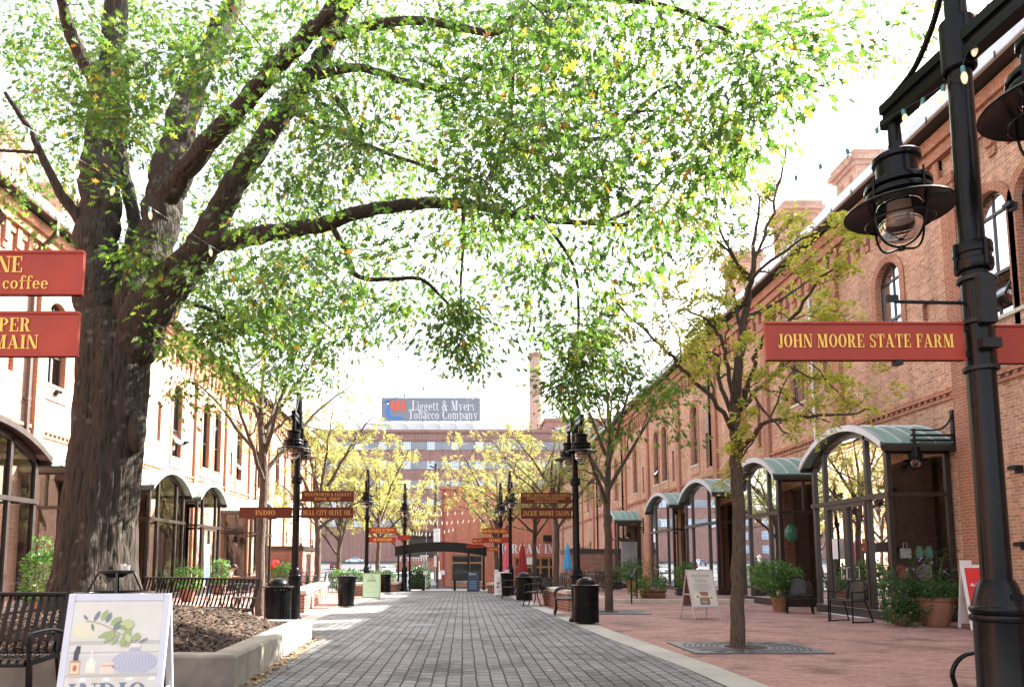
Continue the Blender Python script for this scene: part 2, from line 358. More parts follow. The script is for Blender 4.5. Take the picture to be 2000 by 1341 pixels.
G = {
 'A': (.86, _D(.07, 0, .37, 1, .06) + _D(.56, 0, .28, 1, .2) + _h(.2, .6, .3) + _r(0, 0, .24, T_) + _r(.48, 0, .86, T_)),
 'B': (.72, _V(.08) + _ring(.32, .745, .33, .255, .19, T_, -90, 90) + _ring(.32, .265, .38, .265, .2, T_, -90, 90) + _h(.25, .34, .52)),
 'C': (.74, _ring(.38, .5, .36, .5, .19, T_, 50, 310) + _r(.6, .68, .68, 1) + _r(.62, 0, .68, .24)),
 'D': (.8, _V(.08) + _ring(.32, .5, .44, .5, .2, T_, -90, 90)),
 'E': (.68, _V(.08) + _r(.2, .945, .62, 1) + _r(.2, 0, .64, .055) + _h(.2, .46, .5) + _r(.56, .72, .62, 1) + _r(.58, 0, .64, .3) + _r(.42, .38, .46, .62)),
 'F': (.64, _V(.08) + _r(.2, .945, .6, 1) + _h(.2, .46, .5) + _r(.54, .7, .6, 1) + _r(.42, .38, .46, .62)),
 'G': (.8, _ring(.38, .5, .36, .5, .19, T_, 50, 320) + _r(.6, .68, .68, 1) + _r(.52, 0, .7, .42) + _r(.44, .4, .78, .45)),
 'H': (.86, _V(.08) + _V(.58) + _h(.26, .6, .51)),
 'I': (.36, _V(.08)),
 'J': (.5, _V(.24, .2, 1, sb=0) + _ring(.22, .16, .21, .22, .19, T_, 180, 360) + _ring(.1, .1, .08, .09, .08, .09)),
 'K': (.84, _V(.08) + _D(.27, .4, .62, 1, .06) + _D(.52, 0, .3, .6, .21) + _r(.5, .945, .8, 1) + _r(.46, 0, .84, T_)),
 'L': (.66, _V(.08) + _r(.2, 0, .62, .055) + _r(.56, 0, .62, .34)),
 'M': (1.0, _D(.1, 0, .1, 1, .055) + _D(.42, 0, .1, 1, .2) + _D(.44, 0, .7, 1, .05) + _V(.7) + _r(0, 0, .26, T_) + _r(0, .945, .14, 1)),
 'N': (.84, _D(.1, 0, .1, 1, .055) + _D(.55, 0, .08, 1, .2) + _D(.7, 0, .7, 1, .055) + _r(0, 0, .26, T_) + _r(.58, .945, .86, 1)),
 'O': (.8, _ring(.4, .5, .38, .5, .2, T_)),
 'P': (.7, _V(.08) + _ring(.3, .73, .37, .27, .2, T_, -90, 90)),
 'Q': (.8, _ring(.4, .5, .38, .5, .2, T_) + _D(.58, -.2, .36, .1, .16)),
 'R': (.82, _V(.08) + _ring(.3, .74, .36, .26, .2, T_, -90, 90) + _D(.52, 0, .34, .5, .19) + _r(.52, 0, .82, T_)),
 'S': (.62, _ring(.3, .74, .25, .26, .13, T_, 30, 235) + _ring(.32, .26, .27, .28, .14, T_, -150, 60) + _D(.4, .36, .08, .66, .15) + _r(.5, .7, .55, 1) + _r(.06, 0, .11, .3)),
 'T': (.72, _V(.26, st=0) + _r(.02, .945, .7, 1) + _r(.02, .7, .08, 1) + _r(.64, .7, .7, 1)),
 'U': (.84, _V(.08, .28, 1, sb=0) + _ring(.41, .3, .33, .3, .19, T_, 180, 360) + _r(.69, .28, .745, 1) + _r(.6, .945, .84, 1)),
 'V': (.82, _D(.33, 0, .08, 1, .2) + _D(.4, 0, .7, 1, .055) + _r(0, .945, .36, 1) + _r(.58, .945, .86, 1)),
 'W': (1.2, _D(.3, 0, .08, 1, .19) + _D(.38, 0, .56, 1, .05) + _D(.72, 0, .5, 1, .19) + _D(.8, 0, 1.06, 1, .05) + _r(0, .945, .34, 1) + _r(.42, .945, .78, 1) + _r(.96, .945, 1.2, 1)),
 'Y': (.8, _V(.3, 0, .45, st=0) + _D(.3, .42, .06, 1, .2) + _D(.44, .42, .68, 1, .055) + _r(0, .945, .34, 1) + _r(.56, .945, .82, 1)),
 '&': (.86, _ring(.34, .75, .2, .25, .12, T_) + _ring(.32, .27, .3, .27, .18, T_) + _D(.6, 0, .2, .62, .18) + _r(.55, .5, .82, .55) + _D(.5, .12, .68, .52, .05)),
 # lower case (x-height .62)
 'a': (.56, _ring(.24, .18, .22, .19, .14, .05) + _r(.34, 0, .48, .46) + _ring(.26, .44, .22, .18, .14, .05, 0, 160) + _r(.48, 0, .56, .05)),
 'b': (.62, _r(.08, 0, .2, 1) + _r(0, .95, .08, 1) + _ring(.32, .31, .28, .31, .15, .05)),
 'c': (.5, _ring(.27, .31, .25, .31, .15, .05, 45, 320) + _ring(.42, .47, .07, .07, .07, .07)),
 'd': (.62, _r(.42, 0, .54, 1) + _r(.34, .95, .42, 1) + _ring(.3, .31, .28, .31, .15, .05) + _r(.54, 0, .62, .05)),
 'e': (.54, _ring(.28, .31, .26, .31, .15, .05, 0, 320) + _h(.08, .54, .33)),
 'f': (.42, _r(.14, 0, .27, .8) + _ring(.34, .78, .2, .22, .13, .05, 40, 180) + _h(.02, .4, .6) + _r(.06, 0, .36, .05) + _ring(.44, .88, .07, .07, .07, .07)),
 'g': (.56, _ring(.26, .4, .22, .22, .13, .05) + _ring(.28, -.12, .26, .16, .09, .06) + _D(.12, 0, .1, .22, .08) + _h(.1, .4, .04) + _r(.42, .55, .56, .61)),
 'i': (.3, _r(.09, 0, .22, .62) + _r(.01, .57, .09, .62) + _r(.01, 0, .3, .05) + _ring(.15, .82, .09, .09, .09, .09)),
 'l': (.3, _r(.09, 0, .22, 1) + _r(.01, .95, .09, 1) + _r(.01, 0, .3, .05)),
 'm': (.98, _r(.08, 0, .21, .62) + _r(.39, 0, .52, .45) + _r(.7, 0, .83, .45) + _ring(.32, .42, .2, .2, .13, .06, 0, 150) + _ring(.63, .42, .2, .2, .13, .06, 0, 150) + _r(0, 0, .28, .05) + _r(.34, 0, .58, .05) + _r(.64, 0, .9, .05) + _r(0, .57, .08, .62)),
 'n': (.66, _r(.08, 0, .21, .62) + _r(.4, 0, .53, .45) + _ring(.33, .42, .2, .2, .13, .06, 0, 150) + _r(0, 0, .28, .05) + _r(.34, 0, .6, .05) + _r(0, .57, .08, .62)),
 'o': (.58, _ring(.29, .31, .27, .31, .15, .05)),
 'p': (.62, _r(.08, -.3, .2, .62) + _r(0, .57, .08, .62) + _r(0, -.3, .28, -.25) + _ring(.32, .31, .28, .31, .15, .05)),
 'r': (.46, _r(.08, 0, .21, .62) + _r(0, 0, .3, .05) + _r(0, .57, .08, .62) + _ring(.34, .42, .16, .2, .1, .06, 20, 150)),
 's': (.44, _ring(.22, .46, .18, .16, .1, .05, 20, 240) + _ring(.23, .16, .19, .17, .1, .05, -160, 60) + _D(.3, .22, .06, .42, .12)),
 't': (.4, _r(.11, .05, .24, .8) + _h(.02, .38, .6) + _ring(.3, .16, .19, .17, .13, .05, 180, 320)),
 'u': (.66, _r(.08, .16, .21, .62) + _ring(.3, .2, .22, .2, .13, .06, 180, 330) + _r(.42, 0, .55, .62) + _r(0, .57, .08, .62) + _r(.55, 0, .64, .05)),
 'y': (.62, _D(.26, 0, .06, .62, .14) + _D(.16, -.3, .5, .62, .05) + _r(0, .57, .28, .62) + _r(.4, .57, .62, .62) + _ring(.14, -.26, .07, .07, .07, .07)),
 '.': (.2, _ring(.1, .08, .08, .08, .08, .08)), '*': (.34, _ring(.17, .33, .09, .09, .09, .09)), ' ': (.34, []),
}
def text2d(s, sp=.06):
    x = 0; Q = []
    for ch in s:
        wd, q = G.get(ch, G[' '])
        Q += [[(a + x, b) for a, b in p] for p in q]; x += wd + sp
    return Q, x - sp
def _bfont(s):
    c = bpy.data.curves.new('lettering', 'FONT'); c.body = s; c.align_x = 'LEFT'; c.size = 1.0; c.resolution_u = 3
    o = bpy.data.objects.new('lettering', c); COL.objects.link(o)
    dg = bpy.context.evaluated_depsgraph_get()
    me = bpy.data.meshes.new_from_object(o.evaluated_get(dg))
    V = [(v.co.x, v.co.y) for v in me.vertices]; F = [list(p.vertices) for p in me.polygons]
    bpy.data.objects.remove(o); bpy.data.curves.remove(c); bpy.data.meshes.remove(me)
    return V, F
def write(mb, s, c, right, up, h, width=None, mi=0, sans=False, align='c', sp=.06):
    """lay the words flat, centred on c; right/up are unit vectors; every stroke sits a hair above the last"""
    right = Vector(right).normalized(); up = Vector(up).normalized(); nrm = right.cross(up); c = Vector(c)
    if sans:
        V, F = _bfont(s)
        if not V: return mb
        x0 = min(v[0] for v in V); x1 = max(v[0] for v in V); wd = x1 - x0; k = h / .72; kx = k if width is None else width / wd
        off = {'c': wd / 2, 'l': 0, 'r': wd}[align]
        mb.add([c + right * ((a - x0 - off) * kx) + up * (b * k - h / 2) for a, b in V], F, mi); return mb
    Q, wd = text2d(s, sp); kx = h if width is None else width / wd
    off = {'c': wd / 2, 'l': 0, 'r': wd}[align]
    for i, p in enumerate(Q):
        mb.poly([c + right * ((a - off) * kx) + up * (b * h - h / 2) + nrm * (.00015 * (i % 7)) for a, b in p], mi)
    return mb
# ---------------------------------------------------------------- setting: ground
def tz(Y):
    if Y <= 36.6: return 0.0
    if Y <= 92: return -0.032 * (Y - 36.6)
    return -0.032 * 55.4 + 0.034 * (min(Y, 230) - 92)
def struct(o): o['kind'] = 'structure'; return o
ys = [-40, 0, 36.6] + [36.6 + 4 * i for i in range(1, 50)] + [260, 400, 900]
xs = [-500, -60, -20, -8, 0, 8, 20, 60, 500]
g = MB()
for y in ys:
    for x in xs: g.v.append((x, y, tz(y) - .014))
for j in range(len(ys) - 1):
    for i in range(len(xs) - 1):
        a = j * len(xs) + i; g.f.append([a, a + 1, a + 1 + len(xs), a + len(xs)]); g.m.append(0)
struct(g.build('ground', ASPHALT))
struct(MB().quad((-13.2, -6, -.008), (11.8, -6, -.008), (11.8, 36.6, -.008), (-13.2, 36.6, -.008)).build('brick_paving', BRICK_PAVE))
edgeR = [(-2, 3.0), (7.8, 2.93), (9.5, 2.90), (14.65, 2.56), (23, 2.15), (31.5, 1.82), (36.6, 1.72)]
edgeL = [(-2, -3.6), (36.6, -3.6)]
def xi(E, y):
    for (a, b), (c, d) in zip(E, E[1:]):
        if a <= y <= c: return b + (d - b) * (y - a) / (c - a)
    return E[-1][1]
m = MB(); Y_ = [-2 + .965 * i for i in range(41)]
for a, b in zip(Y_, Y_[1:]):
    b = min(b, 36.6); m.quad((-3.6, a, -.004), (xi(edgeR, a), a, -.004), (xi(edgeR, b), b, -.004), (-3.6, b, -.004))
struct(m.build('street', PAVER))
m = MB()
for a, b in zip(Y_, Y_[1:]):
    b = min(b, 36.6); m.quad((xi(edgeR, a), a, .0), (xi(edgeR, a) + .46, a, .0), (xi(edgeR, b) + .46, b, .0), (xi(edgeR, b), b, .0)); m.quad((-4.05, a, 0), (-3.6, a, 0), (-3.6, b, 0), (-4.05, b, 0))
m.quad((-3.6, 36.0, .002), (1.7, 36.0, .002), (1.7, 36.6, .002), (-3.6, 36.6, .002))
struct(m.build('kerb_band', BANDC))
m = MB(); m.bx(5.3, 11.7, 25.35, 36.6, -.2, .115)
struct(m.build('raised_terrace', BRICK_PAVE))
m = MB(); m.bx(5.26, 10.2, 25.2, 25.345, -.2, .122, 0, .01); m.bx(5.15, 5.295, 25.2, 36.6, -.2, .122, 0, .01)
struct(m.build('terrace_kerb', STONE))
m = MB()
for a, b, x0, x1 in ((37, 46, -14, 13), (46, 56, -2.5, 13)):
    m.quad((x0, a, tz(a) - .002), (x1, a, tz(a) - .002), (x1, b, tz(b) - .002), (x0, b, tz(b) - .002))
struct(m.build('pavement', PAVECON))
m = MB()
for k in range(46): m.quad((-3.3 + .112 * k, 26.6, .0015), (-3.24 + .112 * k, 26.6, .0015), (-3.24 + .112 * k, 26.78, .0015), (-3.3 + .112 * k, 26.78, .0015))
struct(m.build('drain_slots', SOFFIT))
# parking bay lines on the far asphalt
m = MB()
for i in range(9):
    x = -34 + i * 3.0
    m.quad((x, 128, tz(128) + .0), (x + .25, 128, tz(128) + .0), (x + .25, 136, tz(136) + .0), (x, 136, tz(136) + .0))
struct(m.build('parking_lines', WHITE))

# ---------------------------------------------------------------- warehouses
def strips(mb, x, ya, yb, z0, z1, ops, sgn, depth, rev):
    """wall sheet at plane x between z0,z1 with openings (y0,y1,oz0,oz1,arch rise); reveal goes to x+sgn*depth"""
    def q(a, b, c, d, mi=0):
        mb.quad(*((a, b, c, d) if sgn < 0 else (d, c, b, a)), mi)
    cur = ya
    for (a, b, o0, o1, rise) in sorted(ops):
        if a > cur: q((x, cur, z0), (x, a, z0), (x, a, z1), (x, cur, z1))
        if o0 > z0: q((x, a, z0), (x, b, z0), (x, b, o0), (x, a, o0))
        n = 12 if rise else 1; P = []
        for i in range(n + 1):
            t = i / n; yy = a + (b - a) * t; zz = o1
            if rise:
                c = (b - a) / 2; rr = (c * c + rise * rise) / (2 * rise); dy = yy - (a + b) / 2
                zz = o1 - rr + math.sqrt(max(rr * rr - dy * dy, 0))
            P.append((yy, zz))
        for (y0, zz0), (y1, zz1) in zip(P, P[1:]):
            q((x, y0, zz0), (x, y1, zz1), (x, y1, z1), (x, y0, z1))
            q((x, y0, zz0), (x + sgn * depth, y0, zz0), (x + sgn * depth, y1, zz1), (x, y1, zz1), 1)
        q((x, a, o0), (x + sgn * depth, a, o0), (x + sgn * depth, a, P[0][1]), (x, a, P[0][1]), 1)
        q((x, b, P[-1][1]), (x + sgn * depth, b, P[-1][1]), (x + sgn * depth, b, o0), (x, b, o0), 1)
        q((x, b, o0), (x + sgn * depth, b, o0), (x + sgn * depth, a, o0), (x, a, o0), 1)
        cur = b
    if cur < yb: q((x, cur, z0), (x, yb, z0), (x, yb, z1), (x, cur, z1))
def arcpts(y0, y1, zs, rise, n=16):
    c = (y1 - y0) / 2; rr = (c * c + rise * rise) / (2 * rise); m_ = (y0 + y1) / 2; th = math.asin(min(1, c / rr))
    return [(m_ + rr * math.sin(-th + 2 * th * i / n), zs + rise - rr + rr * math.cos(-th + 2 * th * i / n)) for i in range(n + 1)]

def bay(bld, s, X, xf, y0, y1, zs=4.15, rise=.64, roofm=COPPER, door=None, muls=(.24, .76), base=0.0, facem=None, curtain=False, tran=3.0):
    """glazed shopfront bay with a barrel roof; s = +1 right side, front faces the street"""
    xw = X; F = MB(); t = .09
    fx = s * xf; wx = s * xw; ix = lambda a: fx + s * a      # a metres behind the front
    def post(y, w_=.12, d=.12, z1=zs): F.bx(fx, ix(d), y - w_ / 2, y + w_ / 2, base + .22, z1)
    F.bx(ix(-.03), wx - s * .02, y0 - .03, y1 + .03, base, base + .22, 0, .01)
    post(y0 + .06); post(y1 - .06)
    P = arcpts(y0, y1, zs, rise)
    def zarc(y):
        c = (y1 - y0) / 2; rr = (c * c + rise * rise) / (2 * rise); dy = y - (y0 + y1) / 2
        return zs + rise - rr + math.sqrt(max(rr * rr - dy * dy, 0))
    my = [y0 + (y1 - y0) * k for k in muls]
    for y in my: post(y, .1, .12, zarc(y) - .02)
    F.bx(ix(-.04), ix(.1), y0 - .04, y1 + .04, tran - .06, tran + .06)
    for y in (y0, y1):                                       # side frames
        yy0, yy1 = (y, y + .1) if y == y0 else (y - .1, y)
        F.bx(wx - s * .14, wx - s * .02, yy0, yy1, base + .22, zs); F.bx(ix(.12), wx - s * .14, yy0, yy1, tran - .05, tran + .05)
        F.bx(ix(.12), wx - s * .14, yy0, yy1, zs - .16, zs)
        mid = (ix(.12) + wx) / 2
        if door is None: F.bx(mid - .035, mid + .035, yy0 + .01, yy1 - .01, tran + .05, zs - .16)
    # arch member under the roof on the front
    for (a, za), (b, zb) in zip(P, P[1:]):
        F.add([(fx, a, za - .16), (fx, b, zb - .16), (fx, b, zb), (fx, a, za), (ix(.1), a, za - .16), (ix(.1), b, zb - .16), (ix(.1), b, zb), (ix(.1), a, za)],
              [[0, 1, 2, 3], [7, 6, 5, 4], [0, 4, 5, 1]])
    fr = F.build('shopfront_frame', FRAME, bld)
    # glass: front panes (with arch) and side panes
    GL = MB(); edges = [y0 + .1] + my + [y1 - .1]; gx = ix(.06)
    for a, b in zip(edges, edges[1:]):
        GL.quad((gx, a, base + .22), (gx, b, base + .22), (gx, b, tran), (gx, a, tran))
        top = [(gx, a + (b - a) * i / 8, min(zarc(a + (b - a) * i / 8) - .1, zs + rise)) for i in range(9)]
        GL.poly([(gx, a, tran), (gx, b, tran)] + top[::-1])
    for y in (y0 + .05, y1 - .05):
        GL.quad((gx, y, base + .22), (wx - s * .1, y, base + .22), (wx - s * .1, y, tran), (gx, y, tran))
        GL.quad((gx, y, tran), (wx - s * .1, y, tran), (wx - s * .1, y, zs - .1), (gx, y, zs - .1))
    GL.build('glass_pane', GLASS, fr)
    # barrel roof with standing seams, overhanging the sides and front
    oh = .22; Q = arcpts(y0 - oh, y1 + oh, zs - .02, rise + .1, 20); RF = MB(); xa = ix(-.22); xb = wx - s * .004; th = .07
    for (a, za), (b, zb) in zip(Q, Q[1:]):
        RF.add([(xa, a, za), (xa, b, zb), (xb, b, zb), (xb, a, za), (xa, a, za + th), (xa, b, zb + th), (xb, b, zb + th), (xb, a, za + th)],
               [[0, 1, 2, 3], [7, 6, 5, 4], [1, 0, 4, 5]], 0)
        # deep front fascia band
        RF.add([(xa - s * .03, a, za - .06), (xa - s * .03, b, zb - .06), (xa - s * .03, b, zb + th + .03), (xa - s * .03, a, za + th + .03), (xa + s * .02, a, za - .06), (xa + s * .02, b, zb - .06), (xa + s * .02, b, zb + th + .03), (xa + s * .02, a, za + th + .03)],
               [[0, 1, 2, 3], [4, 7, 6, 5], [0, 4, 5, 1], [3, 2, 6, 7]], 1)
    nse = 4
    for k in range(nse + 1):
        xx = xa + (xb - xa) * (k + .15) / (nse + .3)
        for (a, za), (b, zb) in zip(Q, Q[1:]):
            RF.bar((xx, a, za + th + .012), (xx, b, zb + th + .012), .03, .05, 3)
    for yy, zz in (Q[0], Q[-1]): RF.bx(xa, xb, yy - .03, yy + .03, zz - .12, zz + .02, 2)
    RF.build('barrel_roof', [roofm, facem or roofm, FRAME, ZINC if roofm is COPPER else roofm], fr, True, 30)
    if door:
        D = MB(); a, b = my; n = 2; dw = (b - a - .1) / n
        for k in range(n):
            p0 = a + .05 + k * dw; p1 = p0 + dw; st = .1
            for q0, q1 in ((p0 + .005, p0 + st), (p1 - st, p1 - .005)): D.bx(ix(-.02), ix(.05), q0, q1, base + .03, tran - .07)
            D.bx(ix(-.02), ix(.05), p0 + st, p1 - st, base + .03, base + .42); D.bx(ix(-.02), ix(.05), p0 + st, p1 - st, tran - .17, tran - .07)
            hy = p1 - st - .03 if k == 0 else p0 + st + .03
            D.tube([(ix(-.02), hy, 1.25), (ix(-.1), hy, 1.25), (ix(-.1), hy, .95), (ix(-.02), hy, .95)], .013, 6, 1)
        D.quad((ix(-.06), a, base + .008), (ix(-.3), a, base + .008), (ix(-.3), b, base + .008), (ix(-.06), b, base + .008), 2)
        D.build('double_door', [BROWNMET, ALU, WHITE], fr)
    return fr

def warehouse(s, X, xf, label, bays, wins, niches, pils, Y0, Y1, wallm, name='brick_warehouse', pipes=(), chim=(), hooks=(), lowop=()):
    b = thing(name, label, 'warehouse', (0, 0, 0))
    wl = MB(); rv = None; x = s * X
    low = [(q[0] + .14, q[1] - .14, .05, 4.05, .1) for q in bays] + list(lowop)
    strips(wl, x, Y0, Y1, -2.6, 5.2, low, s, .35, rv)
    up = [(y - w_ / 2, y + w_ / 2, z0, z1, w_ * .42) for y, w_, z0, z1 in wins]
    nic = [(y - w_ / 2, y + w_ / 2, z0, z1, 0) for y, w_, z0, z1 in niches]
    strips(wl, x, Y0, Y1, 5.2, 11.75, up + nic, s, .24, rv)
    for y in (Y0, Y1):
        wl.quad((x, y, -2.6), (x + s * 14, y, -2.6), (x + s * 14, y, 11.75), (x, y, 11.75)); wl.poly([(x, y, 11.75), (x + s * 14, y, 11.75), (x + s * 7, y, 15.2)])
    wl.quad((x + s * 14, Y0, -2.6), (x + s * 14, Y1, -2.6), (x + s * 14, Y1, 11.75), (x + s * 14, Y0, 11.75))
    for a, c, z0, z1, _ in nic: wl.quad((x + s * .12, a, z0), (x + s * .12, c, z0), (x + s * .12, c, z1), (x + s * .12, a, z1))
    wl.build('wall', [wallm, BRICK_TRIM], b)
    # pilasters
    for y in pils:
        p = MB(); p.bx(x - s * .13, x + s * .02, y - .24, y + .24, -2.6 if y > 37 else 0, 10.35); p.bx(x - s * .17, x + s * .02, y - .28, y + .28, 10.35, 10.6)
        p.build('pilaster', BRICK_TRIM, b)
    # corbelled cornice, dentils, lower hood course
    c = MB(); c.bx(x - s * .3, x, Y0, Y1, 11.4, 11.72); c.bx(x - s * .2, x, Y0, Y1, 11.14, 11.398)
    segs = sorted([Y0] + list(pils) + [Y1])
    for a, d in zip(segs, segs[1:]):
        n = max(2, int((d - a - .7) / .52)); st = (d - a - .7) / n
        for k in range(n + 1):
            y = a + .35 + k * st
            c.bx(x - s * .12, x, y - .1, y + .1, 10.5, 11.138); c.bx(x - s * .06, x, y - .1, y + .1, 10.3, 10.498)
        c.bx(x - s * .07, x, a + .25, d - .25, 10.9, 11.136)
        c.bx(x - s * .09, x, a + .3, d - .3, 5.42, 5.52); c.bx(x - s * .05, x, a + .3, d - .3, 5.26, 5.34)
        n2 = int((d - a - .6) / .24)
        for k in range(n2):
            y = a + .38 + k * .24; c.bx(x - s * .065, x, y - .05, y + .05, 5.342, 5.418)
    c.build('cornice', BRICK_TRIM, b)
    # roof with eave, fascia/gutter and soffit
    r = MB(); ex = x - s * .62
    r.quad((ex, Y0 - .3, 12.05), (ex, Y1 + .3, 12.05), (x + s * 7, Y1 + .3, 15.4), (x + s * 7, Y0 - .3, 15.4)); r.quad((x + s * 7, Y0 - .3, 15.4), (x + s * 7, Y1 + .3, 15.4), (x + s * 14.5, Y1 + .3, 12.05), (x + s * 14.5, Y0 - .3, 12.05))
    r.quad((ex, Y0 - .3, 11.78), (ex, Y1 + .3, 11.78), (x, Y1 + .3, 11.78), (x, Y0 - .3, 11.78), 1)
    ro = r.build('roof', [ZINC, SOFFIT], b)
    fz = MB(); fz.bx(ex - s * .12, ex, Y0 - .3, Y1 + .3, 11.76, 12.06, 0, .02)
    for k in range(int((Y1 - Y0) / 1.1)): fz.bx(ex - s * .135, ex - s * .118, Y0 + 1.1 * k, Y0 + 1.1 * k + .03, 11.7, 11.86, 1)
    fz.build('gutter', [ZINC, BLACKM], ro)
    # windows
    for i, (y, w_, z0, z1) in enumerate(wins):
        f = MB(); rise = w_ * .42; gx = x + s * .17; zs = z1 - rise; tt = .06
        P = arcpts(y - w_ / 2 + .005, y + w_ / 2 - .005, zs, rise, 12)
        f.bx(gx - .03, gx + .03, y - w_ / 2, y - w_ / 2 + tt, z0, zs); f.bx(gx - .03, gx + .03, y + w_ / 2 - tt, y + w_ / 2, z0, zs)
        f.bx(gx - .03, gx + .03, y - w_ / 2, y + w_ / 2, z0, z0 + tt); f.bx(gx - .035, gx + .035, y - w_ / 2, y + w_ / 2, z0 + (zs - z0) * .42, z0 + (zs - z0) * .42 + .07); f.bx(gx - .03, gx + .03, y - w_ / 2, y + w_ / 2, zs - .03, zs + .03)
        f.bx(gx - .02, gx + .02, y - .02, y + .02, z0, z1 - .02)
        for (a, za), (d, zb) in zip(P, P[1:]): f.bar((gx, a, za - .03), (gx, d, zb - .03), .06, .06, 0, (1, 0, 0))
        if i % 3 == 1:                                    # an awning sash tipped open at the bottom
            zz = z0 + (zs - z0) * .42; f.bar((gx, y - w_ / 2 + .04, zz), (gx - s * .32, y - w_ / 2 + .04, zz - .62), .04, .04); f.bar((gx, y + w_ / 2 - .04, zz), (gx - s * .32, y + w_ / 2 - .04, zz - .62), .04, .04); f.bar((gx - s * .32, y - w_ / 2 + .02, zz - .62), (gx - s * .32, y + w_ / 2 - .02, zz - .62), .05, .05)
        fo = f.build('window_frame', FRAME, b)
        pn = MB(); pn.poly([(gx + s * .01, y - w_ / 2 + .02, z0 + .02), (gx + s * .01, y + w_ / 2 - .02, z0 + .02)] + [(gx + s * .01, a, za - .02) for a, za in P[::-1]])
        if i % 3 == 1:
            zz = z0 + (zs - z0) * .42; pn.quad((gx - s * .005, y - w_ / 2 + .05, zz), (gx - s * .005, y + w_ / 2 - .05, zz), (gx - s * .325, y + w_ / 2 - .05, zz - .62), (gx - s * .325, y - w_ / 2 + .05, zz - .62))
        pn.build('pane', GLASS_W, fo)
        bk = MB(); bk.quad((x + s * .5, y - w_ / 2 - .4, z0 - .3), (x + s * .5, y + w_ / 2 + .4, z0 - .3), (x + s * .5, y + w_ / 2 + .4, z1 + .3), (x + s * .5, y - w_ / 2 - .4, z1 + .3)); bk.build('dark_backing', DARKIN, fo)  # dark sheet standing in for the unlit room behind the pane
        h = MB(); P1 = arcpts(y - w_ / 2 - .2, y + w_ / 2 + .2, zs, rise + .2, 14); P0 = arcpts(y - w_ / 2 + .0, y + w_ / 2 - .0, zs, rise, 14)
        for k in range(14):
            (a, za), (d, zb), (e, ze), (g_, zg) = P0[k], P0[k + 1], P1[k + 1], P1[k]
            h.prism([(x - s * .035, a, za), (x - s * .035, d, zb), (x - s * .035, e, ze), (x - s * .035, g_, zg)], (s * .036, 0, 0))
        h.bx(x - s * .035, x + s * .001, y - w_ / 2 - .2, y - w_ / 2, z0, zs); h.bx(x - s * .035, x + s * .001, y + w_ / 2, y + w_ / 2 + .2, z0, zs)
        h.build('brick_surround', BRICK_TRIM, b)
        sl = MB(); sl.bx(x - s * .09, x + s * .2, y - w_ / 2 - .12, y + w_ / 2 + .12, z0 - .1, z0 - .004, 0, .01); sl.bx(x - s * .05, x + s * .002, y - w_ / 2 - .2, y + w_ / 2 + .2, z0 - .5, z0 - .104, 1)
        sl.build('window_sill', [STONE, wallm], b)
    for y, z0, z1, mt, rr in pipes:
        p = MB()
        if z1 > 11: p.bx(ex - s * .1, ex + s * .02, y - .06, y + .06, 11.3, 11.75); p.bar((ex - s * .04, y, 11.32), (x - s * .1, y, 10.75), .11, .11); p.bx(x - s * .16, x - s * .05, y - .055, y + .055, z0, 10.8)
        else: p.tube([(x - s * .06, y, z0), (x - s * .06, y, z1)], rr, 8)
        for zz in (6.2, 8.2): p.bx(x - s * .17, x - s * .0, y - .09, y + .09, zz, zz + .06)
        p.build('downpipe', mt, b)
    for (px, py0, py1, wpx, Xc) in chim:
        A = atX(px, py1, s * Xc); B_ = atX(px, py0, s * Xc); w_ = 1.3; ch = MB(); cx = s * (Xc + .65); cy = A.y; z1 = B_.z
        ch.bx(cx - w_ / 2, cx + w_ / 2, cy - w_ / 2, cy + w_ / 2, 11.8, z1 - .5)
        for k, (e, za, zb) in enumerate(((.1, .5, .38), (.2, .378, .2), (.12, .198, .0))): ch.bx(cx - w_ / 2 - e, cx + w_ / 2 + e, cy - w_ / 2 - e, cy + w_ / 2 + e, z1 - za, z1 - zb)
        for k in (-.3, .3):
            ch.bx(cx - s * (w_ / 2 + .02), cx - s * (w_ / 2 - .02), cy + k - .1, cy + k + .1, z1 - 1.5, z1 - .75, 1)
            ch.bx(cx + k - .1, cx + k + .1, cy - w_ / 2 - .02, cy - w_ / 2 + .02, z1 - 1.5, z1 - .75, 1)
        ch.build('roof_chimney', [BRICK_L, BRICK_TRIM], b)
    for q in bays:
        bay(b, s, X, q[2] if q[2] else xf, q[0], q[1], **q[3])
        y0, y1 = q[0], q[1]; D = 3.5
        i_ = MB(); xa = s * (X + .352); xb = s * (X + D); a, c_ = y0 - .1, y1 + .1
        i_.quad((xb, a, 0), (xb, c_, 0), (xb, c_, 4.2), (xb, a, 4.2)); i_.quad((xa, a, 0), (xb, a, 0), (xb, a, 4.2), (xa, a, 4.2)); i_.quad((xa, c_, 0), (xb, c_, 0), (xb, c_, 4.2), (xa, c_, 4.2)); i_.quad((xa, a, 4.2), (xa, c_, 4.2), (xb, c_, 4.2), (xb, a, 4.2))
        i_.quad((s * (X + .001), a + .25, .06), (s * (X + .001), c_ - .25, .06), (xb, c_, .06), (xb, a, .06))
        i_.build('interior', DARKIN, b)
    for (y, z) in hooks:
        h = MB(); h.bx(x - s * .22, x, y - .05, y + .05, z - .05, z + .05); h.bx(x - s * .22, x - s * .12, y - .11, y + .11, z - .04, z + .04); h.bx(x - s * .1, x - s * .02, y - .07, y + .07, z - .12, z - .05)
        h.build('wall_hook', BLACKM, b)
    return b

